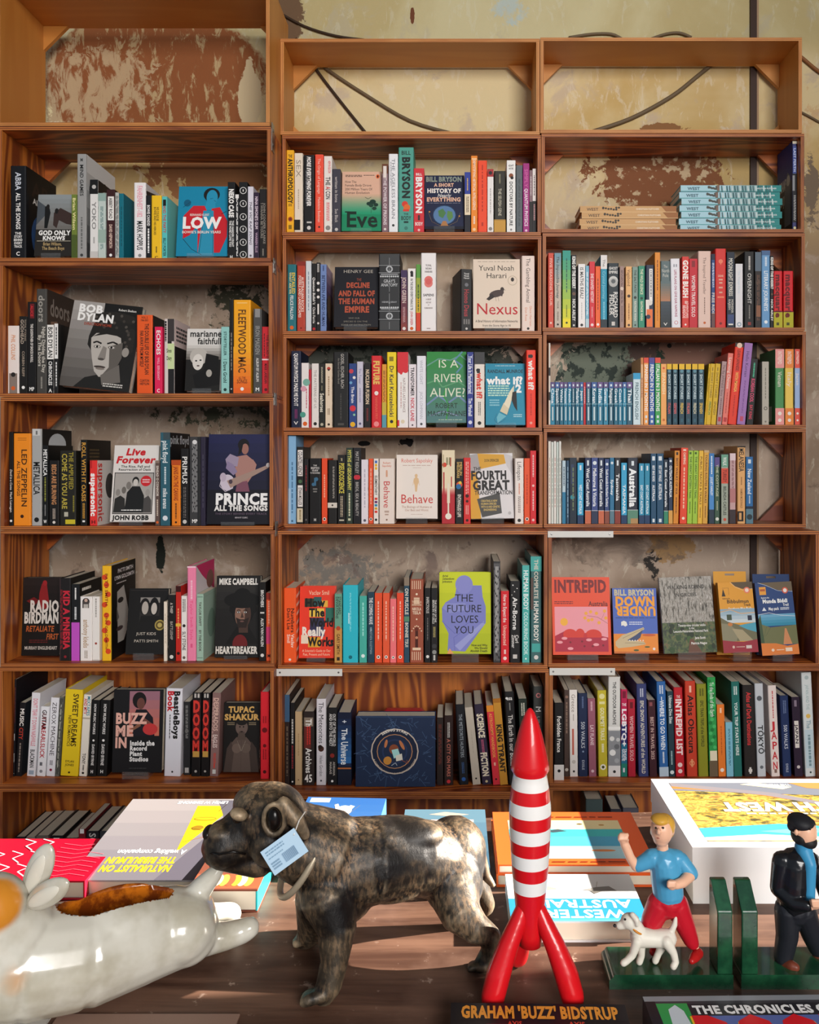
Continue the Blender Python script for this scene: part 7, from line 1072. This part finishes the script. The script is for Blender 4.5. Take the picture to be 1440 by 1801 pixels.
# walking guide, brown food book and red book at left
lying('book', -.530, -.352, 1.123, 1.352, TZ + .0, .022, 'A8A2A4', [('g', 0, 0, 1, 1, '6A666C', '8A8484', 6), ('p', [(0, .0), (.34, .0), (.12, .5), (0, .6)], '5A5660'), ('p', [(.3, .3), (.36, .9), (.02, .9)], 'D8A81E'), ('p', [(.0, .62), (.2, .98), (.0, .98)], '56535C'), T('`NATURALIST ON', .26, .09, .82, .155, 'E8B824', ital=.1), T('`THE BIBBULMUN', .26, .18, .82, .245, 'E8B824', ital=.1), T('A walking companion', .22, .28, .78, .33, 'E4E0E0', ital=.1), T('LEIGH W SIMMONS', .1, .93, .56, .965, 'F0EEEE', ital=.1), ('e', .22, .72, .1, .025, '9A7A1A'), ('e', .22, .72, .085, .015, 'D8A81E'), ('e', .24, .6, .05, .03, '8A6A1A'), ('l', [(.14, .82), (.1, .92)], .002, '4A3A14'), ('l', [(.1, .5), (.3, .42)], .002, 'C05A1A'), ('l', [(.3, .6), (.16, .56)], .002, '6A4A14')], 'grey and yellow walking guide lying tilted behind the rabbit planter', True, 'l', tilt=4.0, gloss=.22)
lying('book', xs_(330, 1.08), xs_(452, 1.08), 1.082, 1.25, TZ, .03, '7A4434', [('r', 0, 0, 1, 1, '7A4636'), ('r', 0, .02, 1, .24, 'C8583A')] + [('e', .1 + .09 * i, .14, .07, .09, ('D8563A', 'A8B84A', 'E8D8B0', 'C89A3A')[i % 4]) for i in range(10)] + [T('Uncommon', .06, .3, .9, .46, 'F0E8E0'), T("A local's guide", .12, .56, .7, .62, 'E8DCD4'), T('to finding', .12, .66, .6, .72, 'E8DCD4')], 'thick brown cookbook with a turquoise spine under the dog statue chin', True, 'r', spinecol='2AB0B8')
lying('book', -.80, -.502, 1.112, 1.235, TZ, .026, 'B8142A', [('r', 0, 0, 1, 1, 'A40C26')] + [('l', [(u, v), (u + .05, v + .1), (u + .02, v + .2), (u + .09, v + .28)], .004, 'EFD8DC') for u, v in ((.3 + .09 * (i % 8), .1 + .3 * (i // 8)) for i in range(18))] + [('l', [(.02, .1 + .1 * i), (.1, .15 + .1 * i), (.16, .1 + .1 * i), (.26, .16 + .1 * i)], .002, 'D86070') for i in range(8)], 'crimson book with white scribble pattern behind the rabbit ears', True, 'r', gloss=.2)
# near books and leaflets at the frame's lower edge
lying('book', -.008, .176, .655, .871, TZ, .020, '1A181E', [('r', 0, 0, 1, .12, '1C1A20'), T("`GRAHAM 'BUZZ' BIDSTRUP", .06, .025, .95, .105, 'E89A3A', asp=1.3), ('l', [(.2, .15), (.45, .15)], .0008, 'C03A5A'), ('l', [(.5, .15), (.75, .15)], .0008, 'C03A5A'), T('AXIS', .32, .13, .4, .16, 'D8483A'), T('AXIS', .66, .13, .75, .16, 'D8483A'), ('r', .03, .18, .95, .95, '4A2A8A'), ('r', .3, .18, .42, .95, '6A3AB0'), ('r', .6, .18, .7, .95, '3A4AB0')], "black book with orange lettering lying in front of the red toy rocket", False, 'l', rotz=-1)
lying('book', .203, .42, .64, .872, TZ, .028, '3A3A40', [('r', 0, 0, 1, .035, '8A8E94'), ('r', .0, .035, .05, 1, '1C1A1E'), ('r', .05, .05, .2, .2, '2E9A4C'), ('p', [(.09, .2), (.1, .09), (.14, .06), (.17, .1), (.18, .2)], 'C9D4DC'), ('r', .2, .055, .95, .135, '23242A'), T('`THE CHRONICLES OF', .22, .07, .9, .12, 'EDEDED'), ('r', .2, .135, 1, .9, '5A6AA8'), T('`DOOM', .18, .155, 1.0, .42, 'E8C020', asp=2), T('`DOOM', .19, .15, .99, .4, 'D81E28', asp=2), ('r', .05, .2, .2, .9, '3A6AA0')], 'thick comic-lettered CHRONICLES book at the lower right corner', False, 'l', rotz=1)
def leaf(x0, x1, D0, D1, rot, col, label):
    r = MB(); r.box(x0, x1, D0, D1, 0, .0025, M(col, .4)); o = r.build('leaflet'); o.location.z = TZ; o.rotation_euler.z = math.radians(rot); tag(o, label, 'leaflet', 'leaflets near the table edge')
leaf(-.60, -.432, .70, .8795, 0, 'B8B2AA', 'grey leaflet corner at the bottom left of the table')
leaf(-.425, -.231, .70, .881, 0, '8A6E60', 'pinkish brown card lying at the bottom edge right of the grey leaflet')

# ------------------------------------------------------------------ bronze dog
def bronze():
    a = NT('aged_bronze', .38); g = a.n('ShaderNodeNewGeometry'); p = g.outputs['Position']
    pt = a.step(g.outputs['Pointiness'], .49, .56); n1 = a.noise(p, 15, 5, .6); n2 = a.noise(p, 150, 4, .7); n3 = a.noise(a.mapv(p, (150, 150, 45)), 1.6, 5, .65)
    rub = a.math('MULTIPLY', a.step(n1, .36, .70), a.step(n3, .44, .60))
    c = a.mix(a.math('MULTIPLY', rub, .85), hexlin('120E0C'), hexlin('86694C'))
    c = a.mix(a.math('MULTIPLY', pt, a.step(n1, .35, .6)), c, hexlin('B09A7C'))
    c = a.mix(a.math('MULTIPLY', a.step(n1, .60, .72), .5), c, hexlin('9A9890'))
    a.col(c); a.put(a.b.inputs['Metallic'], .3); a.put(a.b.inputs['Roughness'], a.math('ADD', .34, a.math('MULTIPLY', n1, .3)))
    a.bump(a.math('ADD', n2, n3), .28, .0015)
    return a.m
BR = bronze()
def C(*pts): return ('c', [(P(px, py, D), r * D / F) for px, py, D, r in pts])
def E(px, py, D, rx, ry, rz, rot=0): return ('e', P(px, py, D), (rx * D / F, ry * D / F, rz * D / F), Matrix.Rotation(math.radians(rot), 3, 'Y').to_quaternion())
dog = empty('dog_statue', (P(690, 1740, .955).x, .955, TZ)); tag(dog, 'dark bronze bulldog-type dog statue standing on the table, facing left', 'dog statue')
def keep(o, par):
    o.parent = par; o.matrix_parent_inverse = Matrix.Translation(-Vector(par.location)); return o
ring = [(482 + 19 * math.cos(t), 1441 + 27 * math.sin(t)) for t in [2 * PI * k / 12 for k in range(13)]]
prims = [C((590, 1522, .955, 78), (655, 1512, .962, 72), (725, 1506, .982, 63), (792, 1516, 1.016, 62)), E(600, 1550, .952, 66, 66, 72), E(690, 1468, .975, 90, 46, 30), E(798, 1498, 1.018, 58, 58, 60),
         C((480, 1456, .93, 56), (530, 1482, .94, 66), (580, 1502, .95, 74)), E(474, 1436, .93, 66, 62, 58), E(452, 1412, .93, 42, 44, 34),
         C((440, 1460, .925, 50), (404, 1482, .915, 41), (394, 1488, .912, 40)), C((392, 1502, .912, 27), (455, 1512, .925, 30)), E(474, 1488, .90, 36, 30, 36), E(392, 1462, .91, 26, 30, 18), E(420, 1432, .89, 17, 14, 11, 20), E(420, 1432, .945, 17, 14, 11),
         C(*[(x, y, .8885, 5) for x, y in ring]), C((498, 1412, .893, 12), (520, 1440, .893, 15), (536, 1468, .9, 10)), C((500, 1400, .965, 16), (522, 1440, .975, 16)),
         E(572, 1560, .922, 46, 34, 66, 8), C((576, 1575, .922, 50), (592, 1628, .914, 36), (588, 1690, .906, 25), (578, 1733, .902, 23), (570, 1748, .900, 20)),
         C((566, 1580, .985, 48), (552, 1628, 1.0, 30), (540, 1648, 1.005, 20), (530, 1655, 1.005, 14)),
         E(796, 1550, .988, 54, 38, 62, -12), C((795, 1556, .986, 50), (808, 1602, .967, 38), (834, 1630, .960, 27), (862, 1646, .960, 19), (862, 1672, .961, 16), (850, 1697, .961, 17)),
         C((800, 1522, 1.04, 40), (838, 1558, 1.05, 23), (857, 1590, 1.053, 14), (848, 1616, 1.053, 11)),
         C((806, 1452, 1.03, 18), (834, 1472, 1.03, 14), (846, 1512, 1.025, 11), (854, 1540, 1.022, 9), (866, 1556, 1.02, 6)), E(722, 1574, .98, 12, 10, 9), E(690, 1560, .965, 60, 40, 22, -6)]
for k in range(4):
    prims.append(C((568, 1746 + 1.5 * k, .916 - .008 * k, 11), (546 - 1 * k, 1750 + 3 * k, .917 - .0095 * k, 10.5), (537 - k, 1754 + 3 * k, .916 - .0095 * k, 9)))
    prims.append(C((852, 1698 + k, .97 - .006 * k, 7), (832, 1696 + 2 * k, .970 - .006 * k, 7), (826, 1699 + 2 * k, .969 - .006 * k, 6)))
    prims.append(C((532, 1655, 1.012 - .006 * k, 7), (520, 1656 + 1.5 * k, 1.012 - .006 * k, 7)))
body = keep(organic('body', prims, .0022, 5, BR), dog)
zmin = min((v.co.z for v in body.data.vertices)); dog_dz = TZ - zmin
for v in body.data.vertices:
    if v.co.z < TZ + .004: v.co.z = max(v.co.z, TZ)
BLK = M('0E0A08', .25)
mb = MB(); mb.add(*ico(P(482, 1441, .885), (12 * .88 / F, .006, 20 * .88 / F)), BLK); keep(mb.build('ear_hollow', None, True), dog)
mb = MB(); mb.add(*ico(P(417, 1441, .893), (8 * .89 / F, .004, 7 * .89 / F)), M('1A120C', .12)); keep(mb.build('eye', None, True), dog)
mb = MB(); mb.add(*ico(P(368, 1464, .912), (11 * .91 / F, .012, 12 * .91 / F)), M('15100D', .3)); keep(mb.build('nose', None, True), dog)
mb = MB(); mb.tube([P(364, 1500, .895), P(385, 1503, .882), P(410, 1498, .884), P(432, 1502, .888)], .0012, BLK, 6); keep(mb.build('mouth_line', None, True), dog)
mb = MB(); cpt = P(534, 1500, .946); ax = (P(600, 1530, .955) - P(470, 1462, .935)).normalized(); s_ = ax.cross(Vector((0, 1, 0))).normalized(); q_ = s_.cross(ax)
mb.tube([cpt + .0495 * math.cos(t) * s_ + .0475 * math.sin(t) * q_ for t in [2 * PI * k / 40 for k in range(41)]], .0038, M('A89A84', .45, .4), 8)
keep(mb.build('collar', None, True), dog)
# price tag hanging from the collar
tg = empty('price_tag', P(500, 1498, .868), (math.radians(-12), math.radians(-34), math.radians(8))); tag(tg, 'pale blue price tag tied to the dog statue collar', 'tag')
mb = MB(); w, h = 70 * .87 / F, 47 * .87 / F; mb.box(-w / 2, w / 2, 0, .0008, -h / 2, h / 2, M('A9C4D8', .5))
art(mb, lambda u, v, e: (-w / 2 + u * w, -e, h / 2 - v * h), w, h, [('d', .08, .1, .6, .3, '7A98B0', 2), ('d', .08, .36, .5, .44, '7A98B0', 1)] + [('r', .4 + .014 * k, .5, .4 + .014 * k + (.004 + .004 * (k % 3)), .85, '6A88A4') for k in range(28)] + [('d', .08, .55, .32, .85, '7A98B0', 3)]); mb.build('card', tg)
mb = MB(); mb.tube([(w / 2 - .004, -.001, h / 2 - .006), (w / 2 + .006, .01, h / 2 + .002), (w / 2 + .012, .025, h / 2 + .004)], .0006, M('D8D4CC', .7), 6); mb.build('string', tg)

# ------------------------------------------------------------------ glazed rabbit planter
def glaze():
    a = NT('white_glaze', .22); p = a.pos(); n = a.noise(p, 14, 4, .6); c = a.mix(a.step(n, .4, .7), hexlin('C9C5B9'), hexlin('ADA694'))
    for (px, py, D, rad) in ((-2, 1588, .805, .046), (22, 1748, .80, .03)):
        q = P(px, py, D); d = a.n('ShaderNodeVectorMath', _operation='DISTANCE', i0=p, i1=tuple(q)).outputs['Value']
        c = a.mix(a.step(a.math('ADD', d, a.math('MULTIPLY', n, .02)), rad + .012, rad), c, hexlin('C9822A'))
    a.col(c); a.b.inputs['Coat Weight'].default_value = .3; a.b.inputs['Coat Roughness'].default_value = .05
    return a.m
GLZ = glaze()
def inner():
    a = NT('amber_glaze', .15); n = a.noise(a.pos(), 60, 4, .6); a.col(a.mix(a.step(n, .4, .65), hexlin('6A2E0C'), hexlin('B86414'))); return a.m
rab = empty('rabbit_planter', (P(170, 1750, .91).x, .91, TZ)); tag(rab, 'white glazed ceramic rabbit planter stretched out with an amber hollow back', 'planter')
pr = [C((-70, 1690, .855, 92), (50, 1692, .874, 92), (150, 1678, .898, 86), (250, 1645, .938, 77), (318, 1628, .965, 66)), E(316, 1632, .95, 62, 60, 58), E(330, 1655, .955, 50, 44, 40, -20),
      C((-40, 1600, .845, 62), (20, 1650, .865, 80)), E(-18, 1592, .845, 64, 56, 54), C((-70, 1615, .83, 40), (-30, 1600, .84, 50)),
      C((345, 1650, .965, 34), (390, 1648, .985, 24), (425, 1638, .995, 21), (438, 1632, .995, 19)), C((340, 1615, 1.01, 30), (375, 1612, 1.03, 22), (405, 1608, 1.035, 20)),
      C((336, 1588, .97, 26), (356, 1560, .972, 20), (376, 1538, .972, 15), (394, 1520, .972, 6))]
b0 = P(100, 1606, .885); b1 = P(306, 1556, .955); mid = (b0 + b1) / 2; dr = (b1 - b0)
ex = dr.normalized(); ey = Vector((0, 0, 1)).cross(ex).normalized(); ez = ex.cross(ey)
Rq = Matrix((ex, ey, ez)).transposed().to_quaternion()
pr.append(('e', mid + Vector((0, 0, -.030)), (dr.length * .55, .046, .040), Rq))
body = keep(organic('body', pr, .0026, 7, GLZ, None, [(mid + Vector((0, 0, .004)), (dr.length * .5, .026, .056), Rq)], inner()), rab)
for v in body.data.vertices:
    if v.co.z < TZ: v.co.z = TZ
def earm(px, py, D, ln, wd, rot, nm):
    m = MB(); m.add(*ico((0, 0, 0), (wd * D / F, .006, ln * D / F)), GLZ); o = m.build('ear', None, True); o.location = P(px, py, D) - Vector(rab.location); o.rotation_euler = (0, math.radians(rot), math.radians(-15)); o.parent = rab
    m = MB(); m.add(*ico((0, -.0035, -.002), (wd * .6 * D / F, .004, ln * .75 * D / F)), M('CFCABC', .2, 0, .3)); c = m.build('ear_inner', o, True)
earm(68, 1532, .862, 56, 25, 27, 'a'); earm(84, 1572, .845, 52, 22, 58, 'b')

# ------------------------------------------------------------------ red toy rocket (plain banded stand-in)
RX, RD = .084, .918
rk = empty('toy_rocket', (RX, RD, TZ)); tag(rk, 'red painted wooden toy rocket with white bands on three curved legs', 'toy rocket')
RED, WHT = M('CC141C', .3, 0, .35), M('E4E2DE', .35, 0, .3)
pxm = RD / F; zz = lambda y: (805 + .6 * F / RD - y) * pxm
prof = [(1245, .5, 0), (1247, 4, 0), (1254, 8.5, 0), (1270, 15, 0), (1290, 21, 0), (1315, 27, 0), (1340, 32.5, 0), (1352, 34, 0)]
rad = lambda y: 37 - abs(y - 1425) ** 1.55 * (.0125 if y < 1425 else .0039)
y = 1360
for k in range(5):
    prof += [(y, rad(y), 1), (y + 12, rad(y + 12), 1), (y + 23, rad(y + 23), 0), (y + 33, rad(y + 33), 0)]; y += 45
prof += [(1600, 25, 0), (1640, 22, 0), (1660, 20, 0), (1661, 15, 0)]
mb = MB(); mb.lathe([(r * pxm, zz(y)) for y, r, _ in prof][::-1], 40, [WHT if prof[::-1][i + 1][2] else RED for i in range(len(prof) - 1)]); mb.f = [f for f in mb.f]; o = mb.build('hull', rk, True)
for ang in (212, 330, 102):
    t = math.radians(ang); u = Vector((math.cos(t), math.sin(t), 0))
    pts = [(14, 1588, 12), (26, 1612, 15), (48, 1650, 18), (68, 1692, 21), (80, 1728, 20.5)]
    ch = ('c', [(u * (a * pxm) + Vector((0, 0, zz(b))), r * pxm) for a, b, r in pts])
    o = organic('leg', [ch], .0022, 4, RED, rk)
    for v in o.data.vertices: v.co.z = max(v.co.z, 0)

# ------------------------------------------------------------------ green bookends with painted figures
def green():
    a = NT('green_enamel', .22); n = a.noise(a.pos(), 40, 4, .6); a.col(a.mix(a.step(n, .4, .7), hexlin('123A26'), hexlin('1E5034'))); a.b.inputs['Coat Weight'].default_value = .5; a.bump(n, .1, .001); return a.m
GRN = green()
def bookend(x0, side, label):
    r = empty('bookend', (x0, .925, TZ)); tag(r, label, 'bookend', 'pair of green figure bookends')
    b = MB(); a, c = (-.140, 0) if side < 0 else (0, .140)
    pts = [(a, 0), (c, 0), (c, .010), (c - (.004 if side > 0 else 0), .013), (c - (.006 if side > 0 else 0), .0165), (a + (.006 if side < 0 else 0), .0165), (a + (.004 if side < 0 else 0), .013), (a, .010)]
    b.prism(pts, 0, .055, GRN); b.build('base', r, bevel=.002)
    b = MB(); xa, xb = (-.018, -.0005) if side < 0 else (.0005, .019)
    prof = [(0, .0166), (.031, .0166), (.031, .112), (.024, .112), (0, .087)]; m = len(prof)
    b.add([(xa, y_, z_) for y_, z_ in prof] + [(xb, y_, z_) for y_, z_ in prof], [(i, i + m, (i + 1) % m + m, (i + 1) % m)[::-1] for i in range(m)] + [tuple(range(m))[::-1], tuple(range(m, 2 * m))], GRN); b.build('upright', r, bevel=.0015)
    return r
be1 = bookend(.314, -1, 'green bookend with a painted running boy and a small white terrier')
be2 = bookend(.323, 1, 'green bookend with a painted bearded man in a black jacket')
SKIN, BLU, REDC, HAIR = M('E0AE90', .35), M('4A96BC', .35, 0, .2), M('B81828', .35, 0, .2), M('C9983A', .4)
def fig(par, name, label, body, clothes):
    o = keep(organic(name, body, .0011, 2, SKIN), par); o['label'] = label
    for nm, prs, mt in clothes:
        c = organic(nm, prs, .0011, 2, mt); c.parent = o; c.matrix_parent_inverse = Matrix.Identity(4)
    return o
d = .95
torso = [C((1175, 1580, d, 24), (1172, 1545, d, 25), (1168, 1515, d, 24)), C((1146, 1508, d, 14), (1190, 1510, d, 14)), C((1166, 1500, d, 10), (1164, 1482, d, 10))]
head = [E(1163, 1460, d, 19, 21, 25), E(1162, 1474, d, 14, 16, 14), E(1158, 1463, d - .0135, 4, 5, 6), E(1182, 1462, d, 4, 5, 7), E(1146, 1462, d + .004, 3, 4, 7)]
armL = [C((1140, 1512, d, 12), (1118, 1524, d, 9), (1108, 1508, d, 8), (1098, 1484, d, 8)), E(1095, 1474, d, 9, 9, 10)] + [C((1091 + 4 * k, 1468, d - .006, 3.2), (1089 + 4 * k, 1476, d - .0085, 3)) for k in range(4)] + [C((1103, 1478, d - .004, 3.2), (1100, 1472, d - .008, 2.8))]
armR = [C((1196, 1514, d, 13), (1215, 1538, d - .006, 10), (1200, 1552, d - .018, 9), (1188, 1556, d - .022, 8)), E(1181, 1556, d - .024, 9, 9, 9)] + [C((1176 + 3.5 * k, 1551, d - .030, 3), (1175 + 3.5 * k, 1559, d - .031, 2.8)) for k in range(4)]
legs = [C((1160, 1588, d, 20), (1145, 1622, d, 16), (1150, 1648, d + .012, 10), (1155, 1664, d + .014, 8)), C((1188, 1590, d, 19), (1206, 1632, d, 14), (1217, 1658, d, 8), (1224, 1672, d, 7))]
boy = fig(be1, 'boy_figure', 'painted boy figure mid-run with raised arm', torso + head + armL + armR + legs, [
    ('jumper', [C((1175, 1572, d, 26.5), (1172, 1545, d, 27.5), (1168, 1515, d, 26)), C((1146, 1509, d, 16), (1190, 1510, d, 16)), C((1141, 1512, d, 14.5), (1122, 1522, d, 11.5)), C((1196, 1514, d, 15.5), (1215, 1536, d - .005, 12.5))], BLU),
    ('trousers', [C((1175, 1582, d, 26), (1174, 1590, d, 25)), C((1160, 1590, d, 22), (1145, 1622, d, 18.5), (1149, 1645, d + .010, 15), (1153, 1655, d + .013, 12)), C((1188, 1590, d, 22), (1206, 1632, d, 17), (1215, 1654, d, 13.5), (1217, 1658, d, 12))], REDC),
    ('hair', [E(1167, 1451, d + .004, 20, 20, 20), E(1174, 1458, d + .006, 12, 15, 16), E(1160, 1441, d - .002, 16, 17, 9)], HAIR),
    ('shoe', [C((1228, 1676, d - .002, 9), (1221, 1684, d - .012, 8.5), (1216, 1690, d - .018, 6))], M('A81C1C', .3)),
    ('shoe', [C((1157, 1668, d + .014, 8), (1148, 1674, d + .008, 7))], M('A81C1C', .3))])
for x in (1153, 1166):
    mb = MB(); mb.add(*ico(P(x, 1456, d - .0128), (.0013, .0008, .0013), None, 2), M('14100E', .3)); e_ = mb.build('eye'); e_.parent = boy
mb = MB(); mb.add(*ico(P(1159, 1474, d - .0112), (.0028, .0008, .0007), None, 2), M('8A4038', .4)); e_ = mb.build('mouth'); e_.parent = boy
FUR = M('D8D2C4', .45)
dd = .938
tp = [C((1124, 1648, dd, 17), (1150, 1650, dd, 15), (1174, 1650, dd, 16)), C((1124, 1640, dd, 13), (1112, 1622, dd, 13)), E(1107, 1620, dd, 16, 14, 14), C((1100, 1624, dd, 9), (1089, 1628, dd, 7)), C((1112, 1609, dd - .006, 5), (1119, 1618, dd - .009, 5), (1120, 1626, dd - .009, 4)), C((1112, 1609, dd + .006, 5), (1119, 1616, dd + .009, 5)),
      C((1178, 1644, dd, 6), (1186, 1626, dd, 5), (1188, 1614, dd, 3)), C((1120, 1656, dd - .007, 9), (1112, 1680, dd - .008, 6.5), (1102, 1690, dd - .009, 6), (1096, 1694, dd - .010, 6)), C((1126, 1658, dd + .006, 9), (1128, 1680, dd + .006, 6), (1124, 1692, dd + .006, 6)),
      C((1172, 1656, dd - .007, 11), (1184, 1676, dd - .009, 7), (1188, 1692, dd - .010, 6), (1184, 1700, dd - .012, 6)), C((1168, 1656, dd + .006, 10), (1158, 1676, dd + .006, 6), (1152, 1690, dd + .006, 6))]
ter = keep(organic('terrier_figure', tp, .0011, 2, FUR), be1); ter['label'] = 'small white terrier figure beside the boy'
for v in ter.data.vertices: v.co.z = max(v.co.z, TZ + .0166)
mb = MB(); mb.add(*ico(P(1081, 1628, dd), (.0022, .0022, .0018), None, 2), M('1A1414', .2)); e_ = mb.build('nose'); e_.parent = ter
mb = MB(); mb.add(*ico(P(1099, 1617, dd - .0085), (.0014, .001, .0014), None, 2), M('1A1414', .2)); e_ = mb.build('eye'); e_.parent = ter
mb = MB(); cp = P(1118, 1632, dd); mb.tube([cp + Vector((.0088 * math.cos(t) * .8, .0092 * math.sin(t), .0088 * math.cos(t) * -.5)) for t in [2 * PI * k / 20 for k in range(21)]], .0012, M('C8802A', .4), 6); e_ = mb.build('collar', None, True); e_.parent = ter
# bearded man
JK, TR, BOOT = M('15161A', .28, 0, .3), M('1E2026', .45), M('6E3626', .4)
t2 = [C((1395, 1590, d, 24), (1396, 1550, d, 26), (1398, 1520, d, 25)), C((1374, 1512, d, 13), (1424, 1512, d, 13)), C((1408, 1500, d, 11), (1410, 1484, d, 11))]
h2 = [E(1414, 1462, d, 21, 22, 26), E(1430, 1466, d - .006, 6, 6, 5), E(1400, 1464, d - .011, 4, 3, 6)]
a2 = [C((1374, 1514, d, 14), (1368, 1562, d, 11), (1395, 1588, d - .014, 10), (1424, 1592, d - .022, 9)), E(1432, 1590, d - .024, 10, 9, 9)] + [C((1428 + 4 * k, 1584, d - .031, 3.2), (1430 + 4 * k, 1594, d - .031, 3)) for k in range(4)] + [C((1428, 1514, d + .004, 14), (1446, 1556, d, 11), (1456, 1590, d - .01, 9)), E(1460, 1600, d - .012, 9, 8, 10)]
l2 = [C((1384, 1598, d, 20), (1384, 1645, d, 16), (1376, 1690, d, 12)), C((1412, 1598, d, 20), (1428, 1645, d + .006, 16), (1438, 1672, d + .010, 12))]
man = fig(be2, 'man_figure', 'painted bearded man figure striding with bent arm', t2 + h2 + a2 + l2, [
    ('jacket', [C((1394, 1588, d, 27), (1396, 1550, d, 29), (1398, 1518, d, 27)), C((1374, 1513, d, 16), (1424, 1513, d, 16)), C((1374, 1516, d, 16.5), (1368, 1562, d, 14), (1395, 1588, d - .014, 12.5), (1418, 1592, d - .021, 11.5)), C((1428, 1516, d + .004, 16), (1446, 1556, d, 13), (1455, 1586, d - .009, 11))], JK),
    ('jumper', [C((1422, 1586, d - .013, 10), (1424, 1520, d - .013, 11), (1414, 1498, d - .004, 15), (1412, 1490, d, 15))], M('3A8AB4', .4)),
    ('trousers', [C((1396, 1596, d, 25), (1397, 1602, d, 25)), C((1384, 1600, d, 22), (1384, 1645, d, 19), (1377, 1684, d, 16)), C((1412, 1600, d, 22), (1428, 1645, d + .006, 18), (1437, 1668, d + .010, 15))], TR),
    ('beard', [E(1419, 1478, d - .002, 17, 19, 13, 10), E(1404, 1470, d, 12, 20, 14)], M('1E1B1A', .6)),
    ('knit_cap', [E(1408, 1446, d + .002, 23, 24, 15, 8), C((1394, 1453, d, 10), (1424, 1449, d, 10))], M('1A1A1E', .6)),
    ('shoe', [C((1374, 1693, d, 10), (1392, 1699, d - .012, 9.5), (1398, 1701, d - .014, 8))], BOOT),
    ('shoe', [C((1437, 1677, d + .010, 10), (1454, 1684, d + .004, 9))], BOOT)])
mb = MB(); mb.add(*ico(P(1424, 1458, d - .0135), (.0014, .0009, .0014), None, 2), M('14100E', .3)); e_ = mb.build('eye'); e_.parent = man
